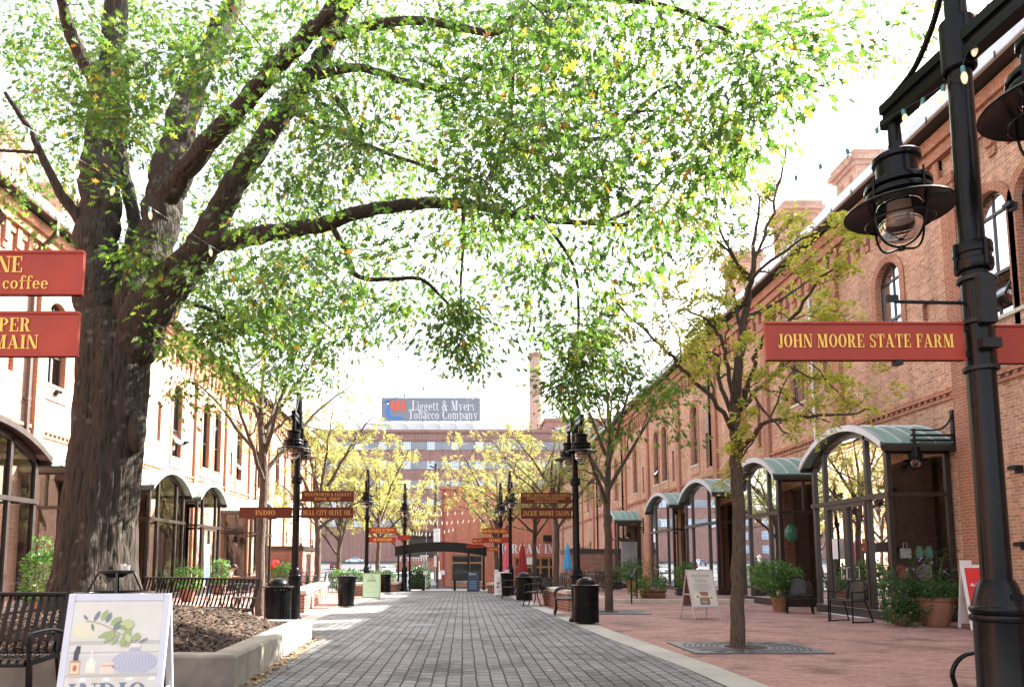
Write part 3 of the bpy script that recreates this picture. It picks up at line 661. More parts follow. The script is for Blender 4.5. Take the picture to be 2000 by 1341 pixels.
dk = dict(facem=ZINC)
WR = warehouse(1, 11.7, 10.15, 'long red brick warehouse in shade on the right with green barrel roofed glass bays', 
    [(17.05, 20.75, 0, dict(door=True, muls=(.25, .82), facem=ZINC)), (23.0, 26.25, 0, dict(facem=ZINC)), (28.7, 32.8, 0, dict(facem=ZINC, base=.1)), (34.7, 38.9, 0, dict(facem=ZINC, base=.1)), (47.3, 50.7, 0, dict(facem=ZINC, base=-.3))],
    [(13.9, 1.2, 6.7, 9.6), (15.35, 1.2, 6.7, 9.6), (19.1, 1.1, 7.2, 9.6), (24.6, 1.05, 6.9, 9.5), (29.9, 1.0, 6.4, 9.4), (35.8, 1.0, 6.3, 9.4), (41.2, .95, 6.1, 9.3), (43.0, .95, 6.1, 9.3), (48.4, .95, 6.1, 9.3), (54.5, .95, 6.1, 9.3), (61, .95, 6.1, 9.3), (67, .95, 6.1, 9.3), (73, .95, 6.1, 9.3), (80, .95, 6.1, 9.3)],
    [(17.5, .45, 6.9, 7.9), (22.6, .4, 6.9, 8.0), (27.9, .4, 5.9, 7.6), (34.0, .4, 5.9, 7.6), (39.6, .4, 5.9, 7.6), (46.3, .4, 5.9, 7.6), (52.4, .4, 5.9, 7.6)],
    [16.4, 21.85, 27.1, 32.75, 38.4, 44.9, 51.2, 57.5, 64, 70, 76, 84, 93], -6, 95, BRICK,
    pipes=[(33.3, 5.9, 11.9, BLACK, .06), (23.4, 5.3, 10.2, ZINC, .045), (52.0, 0, 11.9, BLACK, .06), (62, -1, 11.9, BLACK, .06)],
    chim=[(1655, 310, 400, 0, 13.2), (1525, 405, 480, 0, 13.2), (1425, 500, 560, 0, 13.2), (1880, 60, 200, 0, 13.0)],
    hooks=[(14.9, 3.35), (14.9, 1.75), (16.0, 7.4), (14.5, 8.9), (20.0, 7.6), (25.4, 7.3)],
    lowop=[(11.6, 14.2, 0.05, 4.6, .9)])
MB().quad((11.95, 11.4, -.1), (11.95, 14.4, -.1), (11.95, 14.4, 5), (11.95, 11.4, 5)).build('blocked_doorway', BRICK_DK, WR)
WL = warehouse(-1, 13.1, 11.5, 'long sunlit pink brick warehouse along the left side of the courtyard',
    [(14.4, 19.25, 0, dict(roofm=BROWNMET, facem=BROWNMET)), (21.1, 24.6, 0, dict(facem=ZINC)), (26.2, 29.5, 0, dict(facem=ZINC)), (30.9, 33.9, 0, dict(facem=ZINC, muls=(.25, .8), door=True)), (38.9, 43.0, 0, dict(facem=ZINC))],
    [(14.0, 1.1, 6.6, 9.5), (18.2, 1.1, 6.8, 9.6), (22.5, 1.05, 7.0, 9.7), (27.6, 1.0, 6.2, 9.5), (32.3, 1.0, 6.15, 9.5), (36.0, .95, 6.15, 9.5), (37.7, .95, 6.15, 9.5), (41.4, .95, 6.15, 9.5), (45.7, .95, 6.1, 9.4), (50, .95, 6.1, 9.4), (54.4, .95, 6.1, 9.4), (59, .95, 6.1, 9.4)],
    [(20.2, .4, 6.9, 7.8), (30.4, .4, 6.6, 8.3), (35.0, .35, 6.3, 7.6), (40.1, .35, 6.3, 7.6)],
    [16.5, 21.6, 25.2, 34.6, 39.1, 43.5, 47.9, 52.2, 56.6, 61.5], -6, 66, BRICK_L,
    pipes=[(21.0, 4.8, 11.9, BROWNMET, .06), (26.0, 4.9, 11.9, BROWNMET, .06), (44.6, 3, 11.9, BROWNMET, .06), (46.2, 0, 4.6, BLACK, .09), (45.8, 0, 4.6, ZINC, .09)],
    chim=[(30, 262, 330, 0, 14.2), (140, 372, 460, 0, 14.2), (525, 775, 800, 0, 14.2), (400, 660, 700, 0, 14.2)],
    hooks=[(22.5, 6.8), (28.3, 7), (33.2, 7)])
# ---------------------------------------------------------------- lamp posts and hanging signs
def m_glass_globe():
    t = NT('lamp globe glass'); g = t.n('ShaderNodeBsdfGlass'); g.inputs['Roughness'].default_value = .03; g.inputs['IOR'].default_value = 1.1; g.inputs['Color'].default_value = (.93, .9, .87, 1)
    tr = t.n('ShaderNodeBsdfTransparent'); tr.inputs[0].default_value = (.9, .88, .86, 1); gl = t.n('ShaderNodeBsdfGlossy'); gl.inputs['Roughness'].default_value = .02
    lw = t.n('ShaderNodeLayerWeight'); lw.inputs[0].default_value = .35
    mx = t.n('ShaderNodeMixShader'); t.l(lw.outputs['Fresnel'], mx.inputs[0]); t.l(tr.outputs[0], mx.inputs[1]); t.l(gl.outputs[0], mx.inputs[2]); t.l(mx.outputs[0], t.out.inputs[0]); return t.m
GLOBE = m_glass_globe()
FROST = plain('frosted diffuser', (.36, .30, .25), .5, var=.08)
def lantern(parent, c, k=1.0, detail=True):
    """cage lantern hanging below point c (top of its neck); k scales"""
    c = Vector(c); L = MB(); z = lambda a: c.z + a * k; n = 24 if detail else 14
    pr = lambda P: [(r_ * k, a * k) for r_, a in P]
    L.lathe(pr([(.0, .0), (.045, 0), (.045, -.1), (.0, -.1)]), c, 10)
    L.lathe(pr([(0, -.09), (.135, -.09), (.145, -.1), (.145, -.13), (.125, -.14), (.125, -.28), (.0, -.281)]), c, n)
    for a in (.285, .345): L.lathe(pr([(.13, -a), (.195, -a), (.2, -a - .012), (.2, -a - .035), (.19, -a - .04), (.13, -a - .04), (.13, -a)]), c, n)
    L.lathe(pr([(.14, -.25), (.14, -.42), (.0, -.43)]), c, n)
    o = L.build('lantern', BLACK, parent, True, 35)
    S = MB(); S.lathe(pr([(.155, -.42), (.2, -.425), (.325, -.465), (.33, -.475), (.322, -.482), (.2, -.442), (.155, -.436), (.155, -.42)]), c, n + 8); S.build('lamp_shade', BLACK, o, True, 50)
    g_ = MB(); g_.lathe(pr([(.132, -.43), (.135, -.5), (.135, -.56)] + [(.135 * math.cos(a), -.56 - .125 * math.sin(a)) for a in (.25, .5, .8, 1.1, 1.35, 1.55)]), c, n); g_.build('globe', GLOBE, o, True, 80)
    d = MB(); d.lathe(pr([(.1, -.43), (.112, -.47), (.108, -.52), (.09, -.535), (.0, -.54)]), c, 16); d.build('diffuser', FROST, o, True, 50)
    w_ = MB(); t = .0075 * k
    for q in range(4):
        a = q * math.pi / 2 + .25; P = [(.2, -.26), (.2, -.5), (.197, -.56), (.185, -.62), (.155, -.68), (.1, -.715), (.0, -.725)]
        pts = [c + Vector((math.cos(a) * r_ * k, math.sin(a) * r_ * k, b * k)) for r_, b in P]; pts, _ = smoothline(pts, [t] * len(pts), 3); w_.tube(pts, t, 6)
    w_.torus((c.x, c.y, z(-.545)), .199 * k, t, 28, 6); w_.lathe(pr([(0, -.712), (.024, -.715), (.024, -.74), (0, -.745)]), c, 8)
    w_.build('cage', BLACK, o, True, 60)
    return o
def lamp_post(loc, label, group, dirv=(-.1, 1.0), low=False):
    t = thing('lamp_post', label, 'street lamp', loc, 0, group)
    b = MB(); b.lathe([(0, 0), (.2, 0), (.2, .06), (.16, .1), (.155, .14), (.14, .16), (.136, 1.0), (.152, 1.005), (.157, 1.02), (.152, 1.04), (.14, 1.045), (.15, 1.06), (.154, 1.075), (.148, 1.09), (.14, 1.095), (.112, 1.2), (.098, 1.235), (.09, 1.25)], (0, 0, 0), 28)
    b.box((.02, -.118, 1.15), (.07, .03, .035))
    b.build('base', BLACK, t, True, 40)
    p = MB(); p.lathe([(.086, 1.2), (.082, 1.26), (.077, 3.25), (.073, 3.28), (.068, 4.6), (.062, 4.95), (.06, 5.35), (.0, 5.36)], (0, 0, 0), 24); p.tube([(.075, 0, 4.0), (.07, 0, 5.2)], .012, 6)
    p.build('pole', BLACK, t, True, 40)
    cl = MB(); cl.lathe([(.085, 3.2), (.105, 3.2), (.11, 3.22), (.11, 3.26), (.1, 3.268), (.1, 3.3), (.11, 3.308), (.11, 3.355), (.104, 3.375), (.08, 3.378)], (0, 0, 0), 24)
    for a in (0, 1.57, 3.14, 4.71): cl.box((.108 * math.cos(a), .108 * math.sin(a), 3.29), (.02, .02, .17))
    cl.build('collar', BLACK, t, True, 40)
    d = Vector((dirv[0], dirv[1], 0)).normalized(); q = Vector((-d.y, d.x, 0))
    am = MB(); A, B_ = d * -.75, d * .7; zc = Vector((0, 0, 4.68))
    for off in (-.06, .06):
        am.bar(A + zc + Vector((0, 0, off)) + q * .0, B_ + zc + Vector((0, 0, off)), .1, .07)
    am.bar(A + zc, B_ + zc, .05, .1)
    for e in (A * .84, B_ * .88): am.tube([e + Vector((0, 0, 4.6)), e + Vector((0, 0, 4.4))], .045, 10)
    am.lathe([(.085, 4.55), (.1, 4.56), (.1, 4.9), (.085, 4.91)], (0, 0, 0), 20)
    # curved stay from the pole top to the arm
    for e in (A * .86, B_ * .86):
        P = [(0, 0, 5.3), tuple(e * .12 + Vector((0, 0, 5.25))), tuple(e * .3 + Vector((0, 0, 5.05))), tuple(e * .62 + Vector((0, 0, 4.86))), tuple(e + Vector((0, 0, 4.8)))]
        pts, _ = smoothline(P, [.02] * 5, 4); am.tube(pts, .022, 6)
    am.build('arm', BLACK, t, True, 40)
    lantern(t, A * .84 + Vector((0, 0, 4.43)), 1.1); lantern(t, B_ * .88 + Vector((0, 0, 4.43)), 1.1)
    return t
def hanging_sign(x0, x1, y, z0, z1, lines, label, group, board=SIGNRED, ink=GOLD, rod=None, flip=False, cx=None):
    o = thing('hanging_sign', label, 'sign', ((x0 + x1) / 2, y, z0), 0, group)
    w_ = x1 - x0; h = z1 - z0; m = MB(); m.box((0, 0, h / 2), (w_, .03, h), 0, None, .004)
    e = .02
    m.box((0, -.003, h - e / 2), (w_ + .004, .042, e), 0, None, .004); m.box((0, -.003, e / 2), (w_ + .004, .042, e), 0, None, .004)
    m.build('board', board, o)
    t = MB()
    for s_, zc, hh, ww, *xo in lines:
        write(t, s_, (xo[0] if xo else 0, -.0205, zc * h), (-1, 0, 0) if flip else (1, 0, 0), (0, 0, 1), hh * h, None if ww is None else ww * w_)
    t.build('lettering', ink, o)
    if rod is not None:
        k = MB(); k.box((w_ * .16 * rod, -.004, -.012), (.045, .05, .03))
        xx = -w_ / 2 - .05 if rod < 0 else w_ / 2 + .05
        for zz in (.04, h - .04): k.box((xx, 0, zz), (.1, .03, .035))
        k.build('bracket', BLACKM, o)
    return o
LG = 'black twin lantern lamp posts'; SG = 'red hanging shop signs on the lamp posts'
PN = (3.25, 4.4)
lamp_post((PN[0], PN[1], 0), 'near black lamp post at right edge, largest of all, carrying two cage lanterns', LG, (-.1, 1))
hanging_sign(1.9, 3.15, 4.4, 2.615, 2.865, [('JOHN MOORE STATE FARM', .5, .34, .885)], 'big red sign with yellow name lettering at left of the nearest lamp post', SG, rod=1)
hanging_sign(3.36, 4.6, 4.42, 2.60, 2.855, [('UPSTAIRS', .5, .34, .4)][:0], 'plain red sign end sticking out right of the nearest lamp post', SG, rod=-1)
k = MB(); k.tube([(3.2, 4.4, 2.99), (2.74, 4.4, 3.0)], .012, 8); k.box((2.72, 4.4, 3.02), (.07, .02, .045)); k.box((3.24, 4.3, 2.98), (.1, .04, .3)); k.box((3.24, 4.3, 2.7), (.12, .05, .06))
for zz in (2.55, 2.85, 3.13): k.lathe([(.085, zz), (.098, zz), (.098, zz + .025), (.085, zz + .025)], (3.25, 4.4, 0), 20)
tag(k.build('sign_bracket', BLACKM), 'empty black bracket arm clamped to nearest lamp post above the red sign', 'bracket')
PL = (-3.78, 4.3)
lamp_post((PL[0], PL[1], 0), 'black lamp post just left of the near shop board carrying two cut off red signs', LG, (.1, 1))
hanging_sign(-3.66, -2.36, 4.3, 3.0, 3.285, [('CHAMPAGNE', .66, .36, .82, -.08), ('chocolates * coffee', .3, .3, .82, .02)][:0] + [('NE', .68, .36, None, .2), ('s * coffee', .28, .3, None, .23)], 'upper red sign reading coffee at the left edge beside the oak', SG, rod=-1)
hanging_sign(-3.66, -2.37, 4.3, 2.61, 2.895, [('UPPER', .7, .3, None, .19), ('MAIN', .32, .3, None, .27)], 'lower red sign with two lines of yellow capitals at left edge beside the oak', SG, rod=-1)
# middle pair
QL = (-3.88, 16.6); QR = (2.67, 17.0)
lamp_post((QL[0], QL[1], 0), 'black lamp post behind the bin at end of the mulch bed on the left', LG, (-.08, 1))
lamp_post((QR[0], QR[1], 0), 'black lamp post behind the bin and bench at right kerb', LG, (-.08, 1))
kw = dict(board=SIGNSHADE, ink=GOLDDK)
hanging_sign(-5.2, -3.98, 16.6, 2.40, 2.65, [('INDIO', .5, .45, .38)], 'dark red sign with one short word at left of the left middle lamp post', SG, rod=1, **kw)
hanging_sign(-3.76, -2.55, 16.6, 2.40, 2.65, [('BULL CITY OLIVE OIL', .5, .46, .92)], 'dark red sign about olive oil, lower one at right of the left middle lamp post', SG, rod=-1, **kw)
hanging_sign(-3.76, -2.54, 16.6, 2.78, 3.03, [('WENTWORTH & LEGGETT', .68, .3, .9), ('BOOK SHOP', .27, .28, .5)], 'dark red book shop sign, upper one at right of the left middle lamp post', SG, rod=-1, **kw)
hanging_sign(1.37, 2.56, 17.0, 2.77, 3.03, [('JAMES KENNEDY GALLERIES', .75, .25, .94), ('ANTIQUES & CONTEMPORARY', .46, .2, .78), ('AMERICAN CRAFTS', .19, .2, .46)], 'dark red gallery sign in three lines, upper one left of right middle lamp post', SG, rod=1, **kw)
hanging_sign(1.37, 2.56, 17.0, 2.41, 2.67, [('JACKIE MOORE SALON', .5, .45, .93)], 'dark red salon sign, lower one left of the right middle lamp post', SG, rod=1, **kw)
# far pairs
FR_ = (2.02, 31.0); FL = (-4.1, 30.5)
lamp_post((FR_[0], FR_[1], 0), 'distant black lamp post beside the white shop board on the right', LG, (-.05, 1))
lamp_post((FL[0], FL[1], 0), 'distant black lamp post behind the green shop board on the left', LG, (-.05, 1))
hanging_sign(.82, 1.93, 31.0, 2.63, 2.87, [('HAMILTON HILL', .5, .5, .92)], 'distant red sign, upper of two on the right lamp post by closed pink umbrella', SG, rod=1, board=SIGNRED)
hanging_sign(.8, 1.93, 31.0, 2.24, 2.48, [('DETAILS', .5, .5, .45)], 'distant red sign, lower of two on the right lamp post by closed pink umbrella', SG, rod=1, board=SIGNRED)
hanging_sign(-4.02, -2.85, 30.5, 2.62, 2.88, [('SATISFACTION', .62, .42, .82), ('RESTAURANT & BAR', .2, .2, .5)], 'distant red restaurant sign, upper of two on the lamp post over green board', SG, rod=-1, board=SIGNRED)
hanging_sign(-4.02, -2.85, 30.5, 2.25, 2.48, [('AR WORKSHOP', .5, .48, .68)], 'distant red workshop sign, lower of two on the lamp post over green board', SG, rod=-1, board=SIGNRED)
hanging_sign(-2.83, -2.3, 30.9, 2.36, 2.56, [('Fsquq', .5, .5, .6)][:0], 'small distant red sign end beyond the workshop sign at the canopy', SG, board=SIGNRED)
hanging_sign(.45, 1.0, 35.0, 2.33, 2.58, [('Bucati', .5, .5, .8)][:0] + [('BUCATI', .5, .4, .8)], 'small distant red sign over the right end of the black canopy', SG, board=SIGNRED)
hanging_sign(.15, 1.0, 35.4, 2.12, 2.3, [('ST. DRUDEN', .5, .5, .8)][:0], 'thin distant red sign touching the right end of the black canopy', SG, board=SIGNRED)
hanging_sign(1.15, 1.75, 34.5, 1.95, 2.13, [('PINNACLE', .5, .5, .8)], 'lowest small distant red sign right of the black canopy', SG, board=SIGNRED)
lamp_post((1.85, 35.6, 0), 'farthest right lamp post half hidden by the trunks near the black canopy', LG, (-.05, 1))
lamp_post((-2.95, 36.0, 0), 'farthest left lamp post beside the black canopy post', LG, (-.05, 1))

# wall lanterns on scroll brackets
def wall_lantern(X, s, y, z, label, ln=1.0):
    x = s * X; o = thing('wall_lantern', label, 'wall lamp', (x, y, z), 0, 'wall lanterns on scroll brackets')
    m = MB(); m.box((-s * .03, 0, .25), (.06, .1, 1.0)); tip = -s * ln
    m.bar((0, 0, .02), (tip, 0, .02), .05, .05); m.bar((0, 0, .14), (tip, 0, .14), .05, .05)
    pts, _ = smoothline([(-s * .04, 0, .72), (-s * .1, 0, .5), (-s * .3, 0, .3), (-s * .6, 0, .26), (tip, 0, .27)], [1] * 5, 4); m.tube(pts, .022, 6)
    m.tube([(tip + s * .08, 0, .3), (tip + s * .08, 0, -.12)], .035, 8)
    m.build('bracket', BLACKM, o, True, 40); lantern(o, (tip + s * .08, 0, -.08), .82, False); return o
wall_lantern(11.7, 1, 16.85, 4.25, 'wall lantern on the bracket beside the nearest right glass bay', 1.05)
wall_lantern(11.7, 1, 46.5, 3.55, 'wall lantern on the bracket beside the farthest right glass bay', 1.1)
wall_lantern(13.1, -1, 38.4, 2.95, 'wall lantern above the seated people at left farthest glass bay', 1.0)
wall_lantern(13.1, -1, 53, 2.95, 'wall lantern over the left brick enclosure, nearer of two', 1.2)
wall_lantern(13.1, -1, 57, 2.95, 'wall lantern over the left brick enclosure, farther of two', 1.2)
wall_lantern(11.7, 1, 66, 2.6, 'wall lantern behind the right brick enclosure, nearer of two', 1.3)
wall_lantern(11.7, 1, 72, 2.6, 'wall lantern behind the right brick enclosure, farther of two', 1.3)

# ---------------------------------------------------------------- bins
BG = 'black slatted litter bins'
def bin_thing(loc, label, dome=True, flare=False, r=.275, h=.86):
    o = thing('litter_bin', label, 'litter bin', loc, 0, BG)
    b = MB(); n = 26
    for k in range(n):
        a = 2 * math.pi * k / n; c_, s_ = math.cos(a), math.sin(a)
        rot = Matrix.Rotation(a, 3, 'Z')
        if flare: b.bar((c_ * r * .86, s_ * r * .86, .04), (c_ * r * 1.05, s_ * r * 1.05, h * .8), .055, .012, 0, (c_, s_, 0)); b.bar((c_ * r * 1.05, s_ * r * 1.05, h * .8), (c_ * r * 1.22, s_ * r * 1.22, h), .055, .012, 0, (c_, s_, 0))
        else: b.box((c_ * r, s_ * r, h / 2 + .02), (.012, .052, h - .06), 0, rot)
    b.build('slatted_body', BLACK, o)
    l = MB(); l.lathe([(0, .03), (r * .9, .03), (r * .9, h - .08), (0, h - .08)], (0, 0, 0), 20); l.build('liner', BLACKM, o, True, 40)
    k = MB(); rr = r * (1.26 if flare else 1.24)
    k.lathe([(r * .8, h - .03), (rr - .03, h - .03), (rr, h - .015), (rr, h + .005), (rr - .03, h + .02), (r * .8, h + .02)], (0, 0, 0), 28)
    for zz in (.03, h * .45 if not flare else .05): k.lathe([(r * .99 if not flare else r * .9, zz), (r * 1.035 if not flare else r * .95, zz), (r * 1.035 if not flare else r * .95, zz + .035), (r * .99 if not flare else r * .9, zz + .035)], (0, 0, 0), 26)
    k.build('rim', BLACK, o, True, 40)
    if dome:
        d = MB(); d.lathe([(r * .82, h + .02), (r * .8, h + .06), (r * .68, h + .12), (r * .45, h + .165), (r * .2, h + .183), (0, h + .187)], (0, 0, 0), 24); d.build('domed_lid', BLACK, o, True, 60)
    return o
bin_thing((2.8, 16.5, 0), 'black domed litter bin by right kerb in front of the middle lamp post')
bin_thing((-3.95, 15.4, 0), 'black domed litter bin at the far end of the mulch bed')
bin_thing((-3.66, 22.6, 0), 'black open flared litter bin on the sunlit paving left of street', False, True, .27, .95)
bin_thing((2.22, 26.4, 0), 'black domed litter bin between the two right benches', True, False, .29, .86)
bin_thing((1.78, 30.0, 0), 'black open flared litter bin beside the white shop board', False, True, .2, .95)
bin_thing((-3.62, 33.4, 0), 'small far black bin right of the green shop board', False, False, .26, .85)

# bin with raised ash tray in front of the oak
o = thing('ash_top_bin', 'black litter bin with raised ash tray on legs in front of the oak trunk', 'litter bin', (-3.25, 6.75, 0), 0, BG)
b = MB()
for k in range(30):
    a = 2 * math.pi * k / 30; b.box((math.cos(a) * .3, math.sin(a) * .3, .5), (.012, .05, .96), 0, Matrix.Rotation(a, 3, 'Z'))
b.build('slatted_body', BLACK, o); k = MB(); k.torus((0, 0, 1.07), .335, .022, 36, 8); k.torus((0, 0, 1.0), .31, .015, 30, 6); k.lathe([(.22, 1.06), (.33, 1.075), (.33, 1.06), (.22, 1.045)], (0, 0, 0), 30); k.build('rim', BLACK, o, True, 50)
k = MB()
for a in (.4, 1.9, 3.6, 5.2): k.bar((math.cos(a) * .24, math.sin(a) * .24, 1.06), (math.cos(a) * .15, math.sin(a) * .15, 1.26), .018, .018)
k.lathe([(.0, 1.22), (.06, 1.222), (.11, 1.255), (.155, 1.262), (.158, 1.285), (.15, 1.29), (.11, 1.27), (0, 1.262)], (0, 0, 0), 24); k.build('ash_tray', BLACKM, o, True, 40)
for dx, hh, lb in ((.075, .058, 'taller white paper cup left on the ash tray'), (.115, .045, 'shorter white paper cup left on the ash tray')):
    c = MB(); c.lathe([(0, 0), (.017, 0), (.022, hh - .004), (.0235, hh), (.0, hh - .002)], (0, 0, 0), 14); tag(c.build('paper_cup', WHITE, None, True, 50, (-3.25 + dx, 6.73, 1.289)), lb, 'cup')

# ---------------------------------------------------------------- benches
def strap_bench(loc, rotz, L, label, group, pitch=.078):
    """steel strap bench, local x along its length, seat towards -y"""
    o = thing('slatted_bench', label, 'bench', loc, rotz, group); n = int(L / pitch)
    prof = [(.16, 1.02), (.15, .97), (.12, .86), (.07, .7), (.03, .57), (.0, .49), (-.04, .455), (-.1, .445), (-.3, .45), (-.42, .46), (-.47, .445), (-.49, .41)]
    s = MB()
    for i in range(n + 1):
        x = -L / 2 + L * i / n
        for (a, za), (b, zb) in zip(prof, prof[1:]): s.bar((x, a, za), (x, b, zb), .042, .008, 0, (0, .3, 1) if abs(za - zb) < .1 else (0, -1, .3))
    s.build('straps', BLACK, o)
    f = MB(); f.tube([(-L / 2 - .03, .165, 1.035), (L / 2 + .03, .165, 1.035)], .024, 10); f.tube([(-L / 2, -.49, .4), (L / 2, -.49, .4)], .018, 8); f.tube([(-L / 2, 0, .46), (L / 2, 0, .46)], .014, 6)
    f.build('rails', BLACK, o, True, 50)
    for x in (-L / 2 - .03, L / 2 + .03):
        e = MB(); e.bar((x, .165, 1.03), (x, .02, .45), .03, .05); e.bar((x, .02, .45), (x, .12, .0), .03, .05); e.bar((x, -.47, .43), (x, -.44, 0), .03, .05); e.bar((x, -.47, .42), (x, .03, .44), .03, .05)
        pts, _ = smoothline([(x, .08, .66), (x, -.1, .7), (x, -.4, .7), (x, -.5, .66), (x, -.48, .43)], [1] * 5, 4); e.tube(pts, .02, 8); e.box((x, .12, .01), (.06, .12, .02)); e.box((x, -.44, .01), (.06, .12, .02))
        e.build('end_frame', BLACK, o)
    return o
SBG = 'black steel strap benches round the mulch bed'
strap_bench((-5.5, 7.3, 0), R(1.5), 2.75, 'black strap bench at lower left in front of the concrete wall', SBG)
strap_bench((-5.75, 15.25, 0), R(151) + math.pi + R(-2), 3.6, 'long black strap bench seen from behind beyond the mulch mound', SBG, .115)
def street_bench(loc, rotz, label, n=2):
    o = thing('street_bench', label, 'bench', loc, rotz, 'black steel benches facing the street'); W = .62 * n
    s = MB(); b = MB()
    for k in range(n):
        x = -W / 2 + .31 + .62 * k
        prof = [(.0, .46), (-.2, .45), (-.42, .45), (-.48, .43), (-.5, .39)]
        for (a, za), (c_, zc) in zip(prof, prof[1:]): s.add([(x - .29, a, za), (x + .29, a, za), (x + .29, c_, zc), (x - .29, c_, zc), (x - .29, a, za - .02), (x + .29, a, za - .02), (x + .29, c_, zc - .02), (x - .29, c_, zc - .02)], [[3, 2, 1, 0], [4, 5, 6, 7], [0, 4, 7, 3], [1, 2, 6, 5]])
        bp = MB(); bp.box((x, .1, .7), (.58, .02, .42), 0, Matrix.Rotation(R(-16), 3, 'X'), .006); bp.box((x, .093, .7), (.5, .022, .34), 1, Matrix.Rotation(R(-16), 3, 'X')); bp.build('backrest', [BLACKM, PERF], o)
    s.build('seat', BLACKM, o, True, 40)
    for k in range(n + 1):
        x = -W / 2 + .62 * k; e = MB()
        pts, _ = smoothline([(x, .17, .93), (x, .04, .6), (x, -.02, .42), (x, .03, .2), (x, .12, .0)], [1] * 5, 4); e.tube(pts, .017, 8)
        pts, _ = smoothline([(x, .06, .66), (x, -.15, .7), (x, -.38, .68), (x, -.48, .56), (x, -.46, .42), (x, -.44, .2), (x, -.5, .0)], [1] * 7, 4); e.tube(pts, .017, 8); e.tube([(x, -.46, .42), (x, 0, .43)], .014, 6)
        e.build('arm_frame', BLACK, o, True, 50)
    return o
PERF = plain('perforated tan steel', (.14, .10, .06), .5, var=.3, scale=60)
street_bench((2.92, 19.3, 0), R(-96), 'black bench facing the street directly behind the domed bin', 2)
street_bench((2.6, 23.6, 0), R(-112), 'black bench with tan perforated back turned toward the camera by the street', 2)
street_bench((2.0, 28.2, 0), R(-95), 'farther black bench half hidden behind the bin by the street', 1)
# near bench arm at lower right corner
o = street_bench((4.05, 4.75, 0), R(-94), 'black bench arm curving in at lower right corner beside the near lamp post', 2)

# ---------------------------------------------------------------- low brick seat walls, enclosures
def seat_wall(pts, h, label, w_=.42):
    o = thing('seat_wall', label, 'low wall', (0, 0, 0), 0, 'low brick seat walls with stone caps'); a = Vector((*pts[0], 0)); b = Vector((*pts[1], 0)); d = (b - a).normalized()
    m = MB(); m.bar(a + Vector((0, 0, h / 2)), b + Vector((0, 0, h / 2)), w_, h); m.build('wall', BRICK_DK, o)
    c = MB(); z = Vector((0, 0, h + .055)); c.bar(a - d * .06 + z, b + d * .06 + z, w_ + .12, .108); c.build('cap', STONE, o); return o
seat_wall(((3.3, 20.9), (2.95, 24.2)), .47, 'brick seat wall with stone cap behind the right bench', .55)
seat_wall(((-4.62, 20.1), (-5.7, 29.3)), .5, 'long sunlit seat wall left of the street behind the bins')
seat_wall(((-4.4, 30.6), (-4.2, 33.8)), .42, 'short brick seat wall beside the green shop board')
seat_wall(((-3.45, 35.2), (-3.25, 36.3)), .34, 'small far seat wall below the black canopy on the left', .3)
seat_wall(((1.35, 33.8), (2.1, 36.2)), .34, 'small far seat wall by the chalkboard on the right')
def enclosure(x0, x1, y0, y1, z0, z1, s, label):
    o = thing('brick_enclosure', label, 'brick enclosure', ((x0 + x1) / 2, y0, z0), 0)
    X0, X1 = x0 - (x0 + x1) / 2, x1 - (x0 + x1) / 2; h = z1 - z0; D = y1 - y0
    m = MB(); m.bx(X0, X1, 0, D, 0, h - .3); m.build('wall', BRICK_DK, o); c = MB(); c.bx(X0 - .06, X1 + .06, -.06, D + .06, h - .298, h); c.build('cap', BROWNMET, o)
    d = MB(); xx = X0 if s > 0 else X1; d.bx(xx - .03, xx + .03, D * .3, D * .3 + 1.2, .02, h - .5); d.build('door', BROWNMET, o); return o
enclosure(7.2, 11.69, 49.0, 53.0, -.35, 2.35, 1, 'dark capped brick enclosure against the right warehouse')
enclosure(-13.08, -10.5, 47.0, 51.0, -.35, 2.5, -1, 'brick enclosure with a dark cap against the left warehouse')
o = thing('red_ball', 'glossy red ball ornament on a rusty stub before left brick enclosure', 'ball', (-12.15, 46.7, .5), 0)
MB().sphere((0, 0, .8), .34, 20, 14).build('ball', plain('red gloss', (.72, .02, .02), .3, 0, .5, coat=.5, var=.03), o, True, 180); MB().lathe([(0, -.85), (.12, -.85), (.05, 0), (.05, .5), (0, .5)], (0, 0, 0), 10).build('stub', WOOD, o)

# ---------------------------------------------------------------- concrete planter with mulch
o = thing('concrete_planter', 'low concrete wall bed of brown mulch round the big oak', 'planter', (0, 0, 0))
OUT = [(-2.5, 8.0), (-2.72, 13.05), (-7.8, 13.4), (-7.8, 8.0)]; INN = [(-2.83, 8.3), (-3.03, 12.72), (-7.5, 13.1), (-7.5, 8.3)]; zt = .35
m = MB()
for i in range(4):
    a, b, c, d = OUT[i], OUT[(i + 1) % 4], INN[(i + 1) % 4], INN[i]
    # split the long walls so that chamfered top edge reads
    m.quad((*a, -.05), (*b, -.05), (*b, zt - .025), (*a, zt - .025))
    cx, cy = -5.2, 10.6; sh = lambda p, k: (p[0] + (cx - p[0]) * k, p[1] + (cy - p[1]) * k)
    a1, b1 = sh(a, .008), sh(b, .008)
    m.quad((*a, zt - .025), (*b, zt - .025), (*b1, zt), (*a1, zt)); m.quad((*a1, zt), (*b1, zt), (*c, zt), (*d, zt)); m.quad((*d, zt), (*c, zt), (*c, -.05), (*d, -.05))
bm_ = m.build('wall', plain('stained planter concrete', (.215, .20, .172), .9, var=.35, scale=2.6, bump=.6), o)
def mulch_z(x, y):
    d = math.hypot((x + 5.35) / 1.9, (y - 11.0) / 2.3)
    e = min(1, max(0, min(x + 7.5, -2.93 - x, y - 8.3, 12.9 - y) / .9)); e = e * e * (3 - 2 * e)
    return .28 + e * (.07 + .36 * math.exp(-d * d * .55))
m = MB(); nx, ny = 70, 70
mr = random.Random(3)
